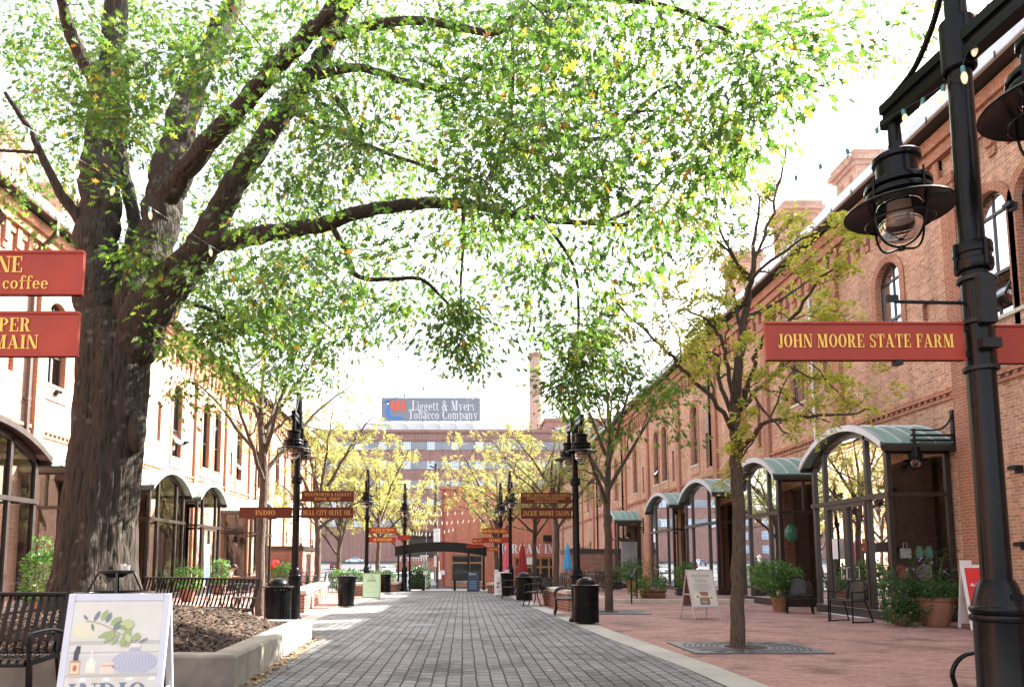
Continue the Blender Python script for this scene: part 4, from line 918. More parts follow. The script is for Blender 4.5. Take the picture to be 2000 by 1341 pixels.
for j in range(ny + 1):
    for i in range(nx + 1):
        u, v = i / nx, j / ny; y = 8.3 + 4.75 * v; xr = -2.83 - .2 * (y - 8.3) / 4.4 ; x = -7.5 + (xr + 7.5) * u
        m.v.append((x, y, mulch_z(x, y) + mr.uniform(-.006, .009)))
for j in range(ny):
    for i in range(nx): a = j * (nx + 1) + i; m.f.append([a, a + 1, a + nx + 2, a + nx + 1]); m.m.append(0)
MULCH = plain('bark mulch', (.040, .021, .011), .95, var=.6, scale=40, bump=.5)
m.build('mulch', MULCH, o)
# loose bark chips: nobody could count them
n = 17000; r_ = np.random.default_rng(5); X = r_.uniform(-7.4, -2.95, n); Y = r_.uniform(8.35, 12.9, n)
Z = np.array([mulch_z(a, b) for a, b in zip(X, Y)]) + r_.uniform(.0, .018, n)
L = r_.uniform(.012, .04, n); W = L * r_.uniform(.25, .5, n); A = r_.uniform(0, 6.28, n); T = r_.uniform(-.5, .5, n)
q = np.array([[-1, -1], [1, -1], [1, 1], [-1, 1]]); V = np.zeros((n, 4, 3))
for k in range(4):
    lx, ly = q[k, 0] * L, q[k, 1] * W; V[:, k, 0] = X + lx * np.cos(A) - ly * np.sin(A); V[:, k, 1] = Y + lx * np.sin(A) + ly * np.cos(A); V[:, k, 2] = Z + lx * np.sin(T)
CHIP = NT('bark chips'); CHIP.princ(CHIP.ramp(CHIP.n('ShaderNodeNewGeometry').outputs['Random Per Island'], [(0, (.012, .007, .004)), (.6, (.045, .024, .013)), (.9, (.12, .066, .036)), (1, (.26, .18, .11))]), .9)
tag(npmesh('bark_chips', V.reshape(-1, 3), np.arange(n * 4).reshape(n, 4), CHIP.m), 'loose brown bark chips lying over the mulch bed', 'bark chips', kind='stuff')

# fallen leaves on paving
n = 1500; r_ = np.random.default_rng(9)
kind = r_.random(n); X = np.where(kind < .28, -2.48 + np.abs(r_.normal(0, .12, n)), r_.uniform(-3.4, 10, n)); Y = np.where(kind < .28, r_.uniform(8.0, 13.2, n), 5 + 26 * r_.random(n) ** 1.4)
X = np.where(kind < .28, X - (Y - 8) * .044, X); L = np.where(kind < .28, r_.uniform(.02, .05, n), r_.uniform(.008, .03, n)); A = r_.uniform(0, 6.28, n); V = np.zeros((n, 5, 3))
pl = np.array([[-1, 0], [-.2, -.45], [1, -.1], [.7, .35], [-.3, .5]])
for k in range(5):
    lx, ly = pl[k, 0] * L, pl[k, 1] * L; V[:, k, 0] = X + lx * np.cos(A) - ly * np.sin(A); V[:, k, 1] = Y + lx * np.sin(A) + ly * np.cos(A); V[:, k, 2] = .005 + L * r_.uniform(.0, .5, n)
FALL = NT('fallen leaf'); FALL.princ(FALL.ramp(FALL.n('ShaderNodeNewGeometry').outputs['Random Per Island'], [(0, (.16, .07, .03)), (.5, (.26, .13, .05)), (.85, (.40, .26, .09)), (1, (.45, .38, .2))]), .8)
tag(npmesh('fallen_leaves', V.reshape(-1, 3), np.arange(n * 5).reshape(n, 5), FALL.m), 'small fallen leaves scattered on the paving and along the planter wall', 'fallen leaves', kind='stuff')

# ---------------------------------------------------------------- cast iron tree grates
def grate(x, y, label, hx=1.05, hy=.75):
    o = thing('tree_grate', label, 'tree grate', (x, y, .004), 0, 'cast iron tree grates')
    m = MB(); m.bx(-hx, hx, -hy, hy, -.01, .01); m.build('plate', plain('cast iron', (.10, .105, .115), .5, .2, .5, var=.2), o)
    s = MB()
    for k in range(7):
        r_ = .42 + k * .085
        for a0 in range(0, 360, 18):
            if abs(math.sin(R(a0 + 7))) * r_ < hy - .08 and abs(math.cos(R(a0 + 7))) * r_ < hx - .06:
                for q_ in range(3):
                    a, b = R(a0 + q_ * 4.6), R(a0 + (q_ + 1) * 4.6)
                    s.quad(*[(rr * math.cos(t), rr * math.sin(t), .014) for rr, t in ((r_, a), (r_ + .035, a), (r_ + .035, b), (r_, b))])
    s.build('slots', DARKIN, o)
    h = MB(); h.poly([(.33 * math.cos(R(t)), .33 * math.sin(R(t)), .0155) for t in range(0, 360, 12)]); h.build('tree_hole', MULCH, o)
    return o
grate(4.55, 11.75, 'square iron tree grate round the nearest thin right tree')
grate(4.05, 20.3, 'iron tree grate round the second thin right tree beyond the domed bin', 1.0, .85)
struct(MB().poly([(-.9 + .3 * math.cos(R(t)), 16.2 + .3 * math.sin(R(t)), .001) for t in range(0, 360, 15)]).build('manhole_cover', plain('iron cover', (.09, .09, .1), .5, .3, .5)))
# ---------------------------------------------------------------- trees
BARK = barkmat('oak bark', (.014, .011, .009), (.048, .038, .031), .4)
BARK2 = barkmat('young tree bark', (.034, .026, .021), (.11, .083, .066), .15, 1.6)
OAKLEAF = leafmat('oak leaf', [(0, (.024, .062, .013)), (.5, (.050, .108, .020)), (.80, (.105, .175, .030)), (.965, (.20, .24, .04)), (.985, (.34, .20, .03)), (1, (.30, .11, .03))], .5, 1.6)
LOCLEAF = leafmat('locust leaf', [(0, (.15, .20, .055)), (.4, (.25, .27, .085)), (.8, (.34, .30, .095)), (1, (.38, .27, .07))], .45, 1.4)
LOCGREEN = leafmat('locust leaf greenish', [(0, (.09, .15, .03)), (.5, (.17, .21, .045)), (.85, (.27, .26, .06)), (1, (.32, .25, .06))], .45, 1.4)

LOCSHADE = leafmat('locust leaf raised for shade', [(0, (.16, .24, .04)), (.5, (.34, .37, .07)), (.85, (.50, .44, .09)), (1, (.55, .40, .08))], .45, 1.5)  # leaf colour brightened to make up for the right warehouse's shade

def leaf_batch(tmpl, C, ax, nr, size):
    """tmpl (k,3): x along the leaf, y across, z out of plane; C, ax, nr (n,3); size (n,)"""
    ax = ax / np.linalg.norm(ax, axis=1, keepdims=True); nr = nr - ax * (nr * ax).sum(1, keepdims=True); nr /= np.linalg.norm(nr, axis=1, keepdims=True) + 1e-9
    sd_ = np.cross(nr, ax)
    V = C[:, None, :] + size[:, None, None] * (tmpl[None, :, 0:1] * ax[:, None, :] + tmpl[None, :, 1:2] * sd_[:, None, :] + tmpl[None, :, 2:3] * nr[:, None, :])
    return V.reshape(-1, 3)
half = [(.0, .012), (.16, .02), (.2, .24), (.27, .08), (.36, .10), (.46, .40), (.55, .13), (.66, .14), (.78, .34), (.82, .10), (.92, .07)]
OT = np.array([(a, b, .28 * b - .12 * a * a) for a, b in half] + [(1.08, 0, -.14)] + [(a, -b, .28 * b - .12 * a * a) for a, b in half[::-1]])

# --- the big oak: limbs traced as places in the courtyard (pixel, depth) then grown outwards
def L(*q): return [(at(a, b, y), w_ * y / FPX / 2) for a, b, y, w_ in q]
LIMBS = [
 L((180, 1185, 11, 162), (184, 1130, 11, 146), (191, 1040, 11, 132), (200, 950, 11, 128), (211, 850, 11, 126), (219, 760, 11, 130), (224, 690, 11, 132), (222, 640, 11, 110)),
 L((212, 680, 11, 98), (196, 600, 11.1, 86), (188, 500, 11.2, 76), (194, 400, 11.3, 74), (203, 300, 11.4, 70), (212, 200, 11.4, 62), (222, 100, 11.5, 52), (228, 0, 11.6, 44), (240, -180, 11.8, 28), (250, -350, 12, 12)),
 L((238, 700, 11, 94), (268, 590, 11.1, 82), (298, 490, 11.3, 72), (318, 400, 11.5, 70), (335, 320, 11.7, 66), (360, 225, 11.9, 58), (392, 130, 12.1, 48), (440, 40, 12.3, 40), (490, -80, 12.5, 30), (540, -250, 12.7, 16)),
 L((318, 400, 11.4, 46), (360, 335, 11.1, 40), (420, 262, 10.7, 37), (475, 205, 10.3, 36), (530, 140, 9.9, 35), (590, 80, 9.5, 33), (650, 20, 9.1, 31), (720, -60, 8.7, 26), (820, -160, 8.3, 18)),
 L((246, 690, 10.9, 98), (286, 615, 10.8, 84), (338, 550, 10.6, 72), (396, 480, 10.4, 60), (442, 395, 10.3, 48), (500, 295, 10.1, 42), (560, 212, 10, 38), (602, 150, 9.9, 34), (650, 70, 9.8, 28), (700, -30, 9.6, 22)),
 L((385, 492, 10.4, 44), (440, 470, 10.3, 40), (520, 457, 10.2, 34), (620, 441, 10.2, 29), (720, 412, 10.2, 26), (830, 397, 10.3, 23), (930, 401, 10.4, 20), (1000, 418, 10.6, 17), (1060, 428, 10.8, 14), (1150, 436, 11, 10), (1225, 440, 11.2, 7)),
 L((232, 620, 11.1, 40), (248, 520, 11.4, 34), (262, 440, 11.6, 27), (246, 350, 11.8, 23), (238, 270, 12, 18), (250, 180, 12.2, 10)),
 L((652, 448, 10.2, 13), (680, 500, 10.3, 12), (700, 540, 10.4, 10), (760, 545, 10.6, 9), (822, 545, 10.8, 8), (868, 586, 11, 6), (915, 630, 11.2, 4)),
 L((905, 402, 10.4, 9), (905, 470, 10.4, 7), (900, 560, 10.5, 5), (902, 610, 10.5, 3)),
 L((655, 190, 9.9, 13), (685, 235, 10, 12), (704, 300, 10.1, 8)),
 L((602, 150, 9.9, 20), (700, 132, 9.8, 17), (790, 160, 9.7, 14), (870, 170, 9.6, 11), (960, 120, 9.3, 9)),
 L((650, 70, 9.6, 22), (800, 40, 9.0, 18), (960, 65, 8.6, 14), (1010, 30, 8.4, 11), (1150, 10, 8.2, 8)),
 L((930, 401, 10.4, 12), (975, 300, 10.2, 11), (1000, 200, 10, 9), (1000, 60, 9.8, 7)),
 L((720, -60, 8.7, 20), (900, -40, 8.2, 17), (1100, -10, 7.8, 14), (1290, 10, 7.6, 10), (1420, 60, 7.5, 7)),
 L((975, 300, 10.2, 10), (1080, 265, 10, 10), (1180, 268, 10, 9), (1290, 175, 9.8, 7), (1340, 175, 9.7, 5)),
 L((1000, 418, 10.6, 10), (1100, 350, 11, 9), (1160, 300, 11.3, 7), (1240, 220, 11.5, 6), (1380, 230, 11.7, 5), (1490, 237, 12, 3)),
 L((1150, 436, 11, 9), (1230, 412, 11.4, 7), (1320, 330, 11.8, 5), (1400, 300, 12, 4)),
 L((1060, 428, 10.8, 8), (1120, 520, 11.6, 7), (1130, 620, 12.2, 6), (1125, 720, 12.6, 4)),
 L((320, 580, 10.6, 12), (400, 600, 11.5, 9), (480, 640, 12.3, 7), (560, 660, 13, 5), (640, 700, 13.5, 3)),
 L((190, 470, 11.3, 30), (120, 380, 11, 20), (60, 260, 10.6, 13), (10, 180, 10.3, 8)),
 L((212, 200, 11.4, 36), (150, 90, 11, 28), (120, 0, 10.6, 20), (100, -120, 10, 10)),
 L((560, 212, 10, 16), (660, 260, 9.2, 11), (760, 300, 8.6, 8), (850, 330, 8.2, 5)),
]
oak = thing('oak_tree', 'huge old oak with dark lichened trunk and wide green crown rising from the mulch bed', 'tree', (0, 0, 0))
from mathutils import noise as mnoise
def ridge(a, z, r_):                                          # bark: long broken vertical plates
    f_ = r_ / .5; u = Vector((math.cos(a) * 7 * f_ + 3, math.sin(a) * 7 * f_, z * 1.5)); v = abs(mnoise.noise(u)); w_ = mnoise.noise(u * 2.7)
    return (.03 * min(v * 2.4, 1) - .012 + .008 * w_) * min(1, r_ / .3)
nodes = []; nr_ = []
m = MB(); tr = random.Random(11)
for li, l in enumerate(LIMBS):
    P, q = smoothline([a for a, _ in l], [b for _, b in l], 6)
    if li == 0:                                             # lobed, flaring butt
        n = 110; V = []; F = []; P, q = smoothline(P, q, 3)
        for i, (p, r_) in enumerate(zip(P, q)):
            for k in range(n):
                a = 2 * math.pi * k / n; h_ = i / len(P)
                rr = r_ * (1 + .05 * math.sin(3 * a + .7 + h_ * 2) + .03 * math.sin(5 * a + 1.3 - h_) + .03 * math.sin(9 * a + 2 * h_) + max(0, .16 - h_) * .5 * (1 + math.sin(5 * a + .4))) + ridge(a, p.z, r_)
                V.append((p.x + rr * math.cos(a), p.y + rr * math.sin(a), p.z if i else -.1))
        for i in range(len(P) - 1):
            for k in range(n): j = (k + 1) % n; F.append([i * n + k, i * n + j, (i + 1) * n + j, (i + 1) * n + k])
        m.add(V, F)
    else:
        P = [p + Vector((tr.uniform(-1, 1), tr.uniform(-1, 1), tr.uniform(-1, 1))) * r_ * .16 for p, r_ in zip(P, q)]
        if q[0] > .14:
            P, q = smoothline(P, q, 3); o0 = len(m.v); n = 60; m.tube(P, q, n)
            for i, (p, r_) in enumerate(zip(P, q)):
                for k in range(n):
                    v = Vector(m.v[o0 + i * n + k]); d_ = v - p; m.v[o0 + i * n + k] = tuple(v + d_.normalized() * ridge(2 * math.pi * k / n, i * .05 * 1.0 + li, r_))
        else: m.tube(P, q, 9)
    for p, r_ in list(zip(P, q))[(8 if li < 6 else 2):]: nodes.append(p); nr_.append(r_)
for px, py, y, r_ in ((160, 815, 10.95, .14), (266, 840, 10.85, .2), (405, 480, 10.35, .1)):   # burls
    c = at(px, py, y); m.sphere(c, r_, 12, 8, 0, (.75, .75, 1.8))
GRID = """6767667888999999861
7776677889999999850
7765666788999998830
6444665678889877510
4444578767787765420
1134477667878874310
0024466544865322100
0000577625744321000
0000345541233230000
0000112312124530000
0000000000003530000"""
# a crown density map read off the photograph: 100 x 80 px cells
cl = []
cr = random.Random(21)
rows = GRID.split('\n')
LEFTMASK = {(7, 3): 4, (8, 3): 4, (9, 3): 1}
for j, row in enumerate(rows):
    for i, ch in enumerate(row):
        d = LEFTMASK.get((j, i), int(ch))
        k = d * .8 * (1 if i < 12 else .55 if i < 15 else .36) * (1.25 if i < 6 else 1.1 if i < 9 else 1) * (1.25 if j >= 6 and 3 <= i <= 6 else 1); k = int(k) + (cr.random() < k - int(k))
        for _ in range(k):
            px, py = (i + cr.random()) * 100, (j + cr.random()) * 80
            if 690 < px < 1000 and py > 690: continue
            if (px > 1580 and py > 150) or (px > 1490 and py > 250) or (px > 1400 and py > 330): continue
            if j >= 9: yy = cr.uniform(11.5, 14.5)
            elif i >= 9 and j < 5: yy = cr.choice([cr.uniform(5.4, 8), cr.uniform(7.5, 12.5)])
            elif i < 5: yy = cr.uniform(11.9, 15.5) if cr.random() < .9 else cr.uniform(8, 11)
            else: yy = cr.uniform(10.2, 15) if cr.random() < .74 else cr.uniform(6.8, 10.2)
            cl.append(at(px, py, yy))
for q in ((1130, 700, 12.4, 70, 60, 20), (1120, 760, 12.4, 45, 40, 9), (1190, 740, 12.5, 45, 40, 8), (910, 650, 10.9, 60, 60, 12), (930, 720, 11.1, 40, 30, 5), (560, 600, 12, 140, 60, 16), (430, 640, 12, 80, 50, 14), (610, 730, 13.2, 70, 50, 7),
          (240, 150, 8.3, 60, 50, 7), (200, 200, 8.2, 60, 35, 8), (330, 130, 8.4, 90, 40, 7), (270, 505, 10.2, 35, 35, 3), (1300, 480, 12.5, 100, 60, 10), (480, 690, 13, 70, 60, 9)):
    for _ in range(q[5]): cl.append(at(q[0] + cr.gauss(0, q[3] * .6), q[1] + cr.gauss(0, q[4] * .6), q[2] + cr.uniform(-.5, .5)))
for _ in range(130):                                         # the part of the crown above the picture
    y_ = cr.uniform(3.5, 13); cl.append(Vector((cr.uniform(-9, 4), y_, CAM_H + y_ * .86 + cr.uniform(.4, 2.5))))
for _ in range(30): cl.append(Vector((cr.uniform(-12, -9.3), cr.uniform(7, 13), cr.uniform(6.5, 11))))
# attach clusters to the nearest wood, nearest first: the twigs fork by themselves
NA = np.array([tuple(p) for p in nodes]); NR = list(nr_); order = sorted(range(len(cl)), key=lambda i: float(np.min(((NA - np.array(cl[i])) ** 2).sum(1))))
arr = np.zeros((len(NA) + len(cl) * 5, 3)); arr[:len(NA)] = NA; cnt = len(NA)
tipdir = []
for i in order:
    c = cl[i]; d2 = ((arr[:cnt] - np.array(c)) ** 2).sum(1); pen = d2 + np.where(arr[:cnt, 2] > c.z + 1.0, .6, 0); k = int(np.argmin(pen)); a = Vector(arr[k]); r0 = min(NR[k] * .62, .03); ln = (c - a).length
    if ln < .05: tipdir.append(Vector((0, 0, -1))); continue
    sag = Vector((cr.uniform(-.12, .12), cr.uniform(-.12, .12), cr.uniform(0, .16))) * ln; r0 = max(.005, min(r0, .006 + .009 * ln)); pts = []
    for q in range(6):
        t = q / 5; pts.append(a.lerp(c, t) + sag * math.sin(math.pi * t) * (1 if q not in (0, 5) else 0) + (Vector((cr.gauss(0, 1), cr.gauss(0, 1), cr.gauss(0, 1))) * .018 * ln if 0 < q < 5 else Vector()))
    rr = [r0 + (.0035 - r0) * (q / 5) for q in range(6)]; m.tube(pts, rr, 5, 0, False)
    for q in range(1, 6): arr[cnt] = tuple(pts[q]); NR.append(rr[q]); cnt += 1
    tipdir.append((c - pts[3]).normalized())
m.build('trunk', BARK, oak, True, 60)
# leaves
nl = 68; g_ = np.random.default_rng(4); C = []; A = []; N = []; SZ = []
for q, i in enumerate(order):
    c = np.array(cl[i]); td = np.array(tipdir[q]); n = int(nl * g_.uniform(.6, 1.35))
    off = g_.normal(0, 1, (n, 3)) * np.array([.21, .21, .12]); back = g_.random(n)[:, None] * td * -.25
    C.append(c + off + back); a = off * .9 + td * .35 + np.array([0, 0, -.10]) + g_.normal(0, .12, (n, 3)); A.append(a)
    N.append(np.array([0, -.15, .75]) + g_.normal(0, .7, (n, 3))); SZ.append(g_.uniform(.075, .14, n))
C, A, N, SZ = map(np.concatenate, (C, A, N, SZ))
V = leaf_batch(OT, C, A, N, SZ); npmesh('crown', V, np.arange(len(V)).reshape(len(C), len(OT)), OAKLEAF, oak)
print('oak leaves', len(C), 'clusters', len(cl))

# --- honey locusts: thin trunks, open branching, feathery yellow leaves
LT = np.array([(0, 0, 0), (.5, .27, .03), (1, 0, -.06), (.5, -.27, .03)])
def sprays(tips, dirs, seed, per, size, pairs, lw):
    g_ = np.random.default_rng(seed); C = []; A = []; N = []; S = []
    for t, d in zip(tips, dirs):
        for _ in range(max(1, int(per * g_.uniform(.4, 1.6)))):
            o = np.array(t) + g_.normal(0, .05, 3); ax = np.array(d) * .5 + g_.normal(0, .6, 3) + np.array([0, 0, -.15]); ax /= np.linalg.norm(ax); up = np.array([0, 0, 1.0]) + g_.normal(0, .4, 3); sd_ = np.cross(up, ax); sd_ /= np.linalg.norm(sd_) + 1e-9
            ln = size * g_.uniform(.6, 1.2)
            for k in range(pairs):
                u = (k + 1) / pairs; p = o + ax * ln * u + np.array([0, 0, -.25 * ln * u * u])
                for s in (-1, 1): C.append(p); A.append(sd_ * s + ax * .5); N.append(up + g_.normal(0, .5, 3)); S.append(lw * g_.uniform(.7, 1.2))
    return leaf_batch(LT, np.array(C), np.array(A), np.array(N), np.array(S))
def locust(label, base, H, th, r, seed, nl=7, spread=2.6, per=3, lsize=.17, pairs=6, lw=.045, mat=None, traced=None, dens=1.0, lean=(0, 0), group='thin honey locust trees with yellow leaves'):
    q = random.Random(seed); o = thing('honey_locust', label, 'tree', tuple(base), 0, group); B = Vector(base); m = MB(); tips = []; dirs = []
    def limb(P, rr, lv):
        P, rad = smoothline(P, rr, 4)
        P = [p if i == 0 else p + Vector((q.gauss(0, 1), q.gauss(0, 1), q.gauss(0, 1))) * .012 * (1 + lv * .4) for i, p in enumerate(P)]
        m.tube([p - B for p in P], rad, 10 if lv == 0 else (7 if lv == 1 else 4), 0, lv < 2)
        ln = sum((b - a).length for a, b in zip(P, P[1:]))
        if lv >= 3:
            tips.append(P[-1] - B); dirs.append((P[-1] - P[-2]).normalized()); tips.append(P[len(P) // 2] - B); dirs.append((P[-1] - P[0]).normalized()); return
        step = (.5, .36, .24)[lv] / dens; n = int(ln * (.8 if lv else .35) / step); 
        for k in range(n):
            t = (.28 if lv else .62) + (.7 if lv else .36) * (k + q.random() * .7) / max(n, 1); i = min(int(t * (len(P) - 1)), len(P) - 2); a = P[i]; d = (P[i + 1] - P[i]).normalized()
            sd_ = d.cross(Vector((q.gauss(0, 1), q.gauss(0, 1), q.gauss(0, .6)))); sd_ = sd_.normalized() if sd_.length > 1e-4 else Vector((1, 0, 0))
            dd = (d * .55 + sd_ * .8 + Vector((0, 0, .18 - .1 * lv))).normalized(); L_ = (ln * q.uniform(.28, .5) * (1.1 - .5 * t)) if lv < 2 else q.uniform(.2, .42)
            if lv == 0: L_ = spread * q.uniform(.5, .8)
            L_ = max(L_, .16); r0 = max(.0035, rad[i] * .55); mid = a + dd * L_ * .5 + Vector((q.gauss(0, 1), q.gauss(0, 1), q.gauss(0, 1))) * .06 * L_
            limb([a, mid, a + dd * L_ + Vector((0, 0, -.05 * L_ * lv))], [r0, r0 * .7, max(.0025, r0 * .35)], lv + 1)
        tips.append(P[-1] - B); dirs.append((P[-1] - P[-2]).normalized())
    if traced:
        for l in traced: limb([a for a, _ in l[0]], [b for _, b in l[0]], l[1])
    else:
        T = B + Vector((lean[0], lean[1], th)); top = B + Vector((lean[0] * 2, lean[1] * 2, H * .96))
        limb([B, B.lerp(T, .5) + Vector((q.uniform(-.05, .05), q.uniform(-.05, .05), 0)), T, T.lerp(top, .5) + Vector((q.uniform(-.25, .25), q.uniform(-.25, .25), 0)), top], [r, r * .92, r * .84, r * .5, .012], 0)
        a0 = q.random() * 6
        for k in range(nl):
            a = a0 + k * 2.4; f_ = k / nl; s0 = T.lerp(top, f_ * .45) + Vector((0, 0, -.1)); el = R(q.uniform(28, 48) + 22 * f_); L_ = spread * q.uniform(.9, 1.2) * (1 - .25 * f_) / max(.55, math.cos(el)); d = Vector((math.cos(a) * math.cos(el), math.sin(a) * math.cos(el), math.sin(el)))
            limb([s0, s0 + d * L_ * .35 + Vector((0, 0, .06 * L_)), s0 + d * L_ * .7 + Vector((0, 0, .08 * L_)), s0 + d * L_ + Vector((0, 0, .02 * L_))], [r * .5, r * .36, r * .22, .008], 1)
    m.build('trunk', BARK2, o, True, 60)
    V = sprays(tips, dirs, seed, per, lsize, pairs, lw); n = len(V) // 4
    npmesh('crown', V, np.arange(n * 4).reshape(n, 4), mat or LOCLEAF, o); return n
Yr = 11.7
def LL(lv, *q): return (L(*q), lv)
b1 = gp(1440, 1263); Yr = b1.y
TR1 = [
 LL(0, (1440, 1263, Yr, 29), (1440, 1150, Yr, 25), (1442, 1000, Yr, 24), (1439, 900, Yr, 23), (1436, 830, Yr, 22), (1440, 740, Yr, 19), (1450, 660, Yr, 16), (1461, 580, Yr, 13), (1470, 520, Yr, 10), (1478, 440, Yr, 6), (1484, 380, Yr, 3)),
 LL(1, (1432, 840, Yr, 10), (1402, 790, 11.3, 9), (1352, 742, 11.0, 8), (1312, 697, 10.7, 7), (1270, 655, 10.4, 5), (1200, 590, 10, 3)),
 LL(1, (1430, 810, Yr, 9), (1406, 740, 11.9, 8), (1400, 690, 12.1, 6), (1340, 690, 12.3, 4)),
 LL(1, (1438, 800, Yr, 9), (1424, 720, 11.5, 8), (1408, 660, 11.3, 7), (1380, 625, 11.1, 6), (1330, 600, 10.9, 3)),
 LL(1, (1446, 800, Yr, 10), (1472, 720, 11.4, 9), (1478, 690, 11.3, 8), (1500, 660, 11.2, 7), (1560, 605, 10.9, 7), (1600, 545, 10.6, 5), (1650, 522, 10.3, 3)),
 LL(1, (1449, 800, Yr, 10), (1480, 762, 12, 9), (1510, 730, 12.2, 8), (1545, 700, 12.4, 6), (1600, 690, 12.7, 5), (1700, 665, 13.2, 3)),
 LL(1, (1450, 875, Yr, 12), (1478, 840, 11.4, 9), (1495, 826, 11.2, 8), (1560, 814, 10.8, 7), (1640, 810, 10.3, 5), (1700, 800, 9.9, 3)),
 LL(1, (1447, 790, Yr, 7), (1462, 760, 11.2, 6), (1490, 800, 10.9, 5), (1540, 850, 10.6, 3)),
 LL(1, (1450, 655, Yr, 8), (1440, 600, 11.9, 7), (1428, 560, 12.1, 5), (1430, 510, 12.2, 3)),
 LL(1, (1457, 600, Yr, 9), (1472, 540, 11.4, 7), (1520, 500, 11.0, 6), (1580, 460, 10.7, 4), (1640, 440, 10.5, 3)),
 LL(1, (1470, 520, Yr, 7), (1500, 440, 11.9, 6), (1525, 350, 12.1, 5), (1540, 280, 12.2, 3)),
 LL(1, (1466, 545, Yr, 6), (1420, 480, 11.5, 5), (1400, 420, 11.3, 4), (1395, 350, 11.2, 2)),
]
print(locust('nearest honey locust, slim bare trunk in the right paving with sparse yellow leaves', b1, 8, 3, .12, 31, traced=TR1, per=7.0, lsize=.2, pairs=5, lw=.075, mat=LOCSHADE, dens=.8))
ci = [('second honey locust on the right, in a grate behind the domed bin', (4.16, 20.7), 7.6, 2.9, .125, 5, LOCGREEN, 2.5),
      ('third honey locust on the right, rising behind the stone capped seat wall', (3.9, 30.0), 7.0, 2.8, .13, 8, LOCLEAF, 3.0),
      ('fourth honey locust on the right, among the dark cafe tables', (3.75, 38.0), 7.4, 2.6, .14, 12, LOCLEAF, 3.2),
      ('fifth honey locust on the right, beside the black canopy', (1.9, 42.0), 7.2, 2.7, .16, 15, LOCLEAF, 3.2),
      ('nearest honey locust on the left, at the end of the long bench', (-5.3, 18.9), 7.6, 3.6, .13, 18, LOCGREEN, 2.5),
      ('second honey locust on the left, behind the sunlit seat wall', (-6.2, 30.5), 7.2, 2.9, .15, 22, LOCLEAF, 2.9),
      ('third honey locust on the left, forking low before the parked red car', (-7.1, 41.0), 7.4, 2.0, .15, 25, LOCLEAF, 3.2),
      ('fourth honey locust on the left, behind the green shop board', (-5.2, 44.0), 7.6, 2.6, .15, 28, LOCLEAF, 3.4),
      ('fifth honey locust on the left, beside the black canopy', (-4.1, 50.0), 7.6, 2.4, .16, 33, LOCLEAF, 3.2)]
for lb, (x, y), H, th, r_, sd_, mt, spd in ci:
    z0 = tz(y); far = y > 25
    print(locust(lb, (x, y, z0), H, th, r_, sd_, nl=8 if far else 7, spread=spd, per=5.6 if far else 3, lsize=.26 if far else .2, pairs=4 if far else 5, lw=.085 if far else .055, mat=mt, dens=.72 if far else .72))
# ---------------------------------------------------------------- far buildings
FARBRICK = brick('factory brick', (.38, .20, .165), (.32, .155, .13), (.38, .29, .26), bw=.6, bh=.3, mw=.03, dirt=.15)
GREYBAND = plain('grey window band', (.25, .27, .30), .5, var=.25, scale=.15)
WINWHITE = plain('pale window frame', (.72, .78, .86), .5, var=.05); WINPANE = plain('pale window pane', (.42, .52, .66), .15, 0, .7, var=.15)
SIGNGREY = plain('sign grey', (.22, .235, .265), .6, var=.04)
LBLUE = plain('emblem blue', (.06, .20, .52), .5, var=.03); LRED = plain('emblem red', (.62, .12, .08), .5, var=.03)
YB = 205.0
o = thing('factory_building', 'large brick factory with grey window bands closing the view at the end', 'factory', (0, YB, 3.5))
def bxz(px, py): p = at(px, py, YB); return p.x, p.z - 3.5
x0, zt_ = bxz(545, 845); x1, _ = bxz(1100, 845)
m = MB(); m.bx(x0, x1, 0, 40, -6, zt_); m.build('wall', FARBRICK, o)
m = MB(); m.bx(x0 - .4, x1 + .4, -.35, 40.3, zt_, zt_ + .9); m.bx(x0, x1, -.2, 0, zt_ - 2.2, zt_ - 1.9); m.build('parapet', FARBRICK, o)
for k in range(5):
    za, zb = bxz(900, 878 + 37.5 * k)[1], bxz(900, 863 + 37.5 * k)[1]
    m = MB(); m.bx(x0 + .1, x1 - .1, -.12, .02, za, zb); bnd = m.build('window_band', GREYBAND, o)
    xx = bxz(795, 870)[0] - 7.15 * 4
    for j in range(9):
        xc = bxz(795, 870)[0] + (j - 5) * (bxz(842, 870)[0] - bxz(795, 870)[0])
        if xc < x0 + 2 or xc > x1 - 2: continue
        f = MB(); h2 = (zb - za) * .48; zc = (za + zb) / 2; f.bx(xc - 1.0, xc + 1.0, -.2, -.13, zc - h2, zc + h2, 1)
        for q in range(5): f.bx(xc - 1.0 + .5 * q - .07, xc - 1.0 + .5 * q + .07, -.26, -.2, zc - h2, zc + h2)
        for q in range(3): f.bx(xc - 1.07, xc + 1.07, -.27, -.2, zc - h2 + h2 * q - .07, zc - h2 + h2 * q + .07)
        f.build('window', [WINWHITE, WINPANE], bnd)
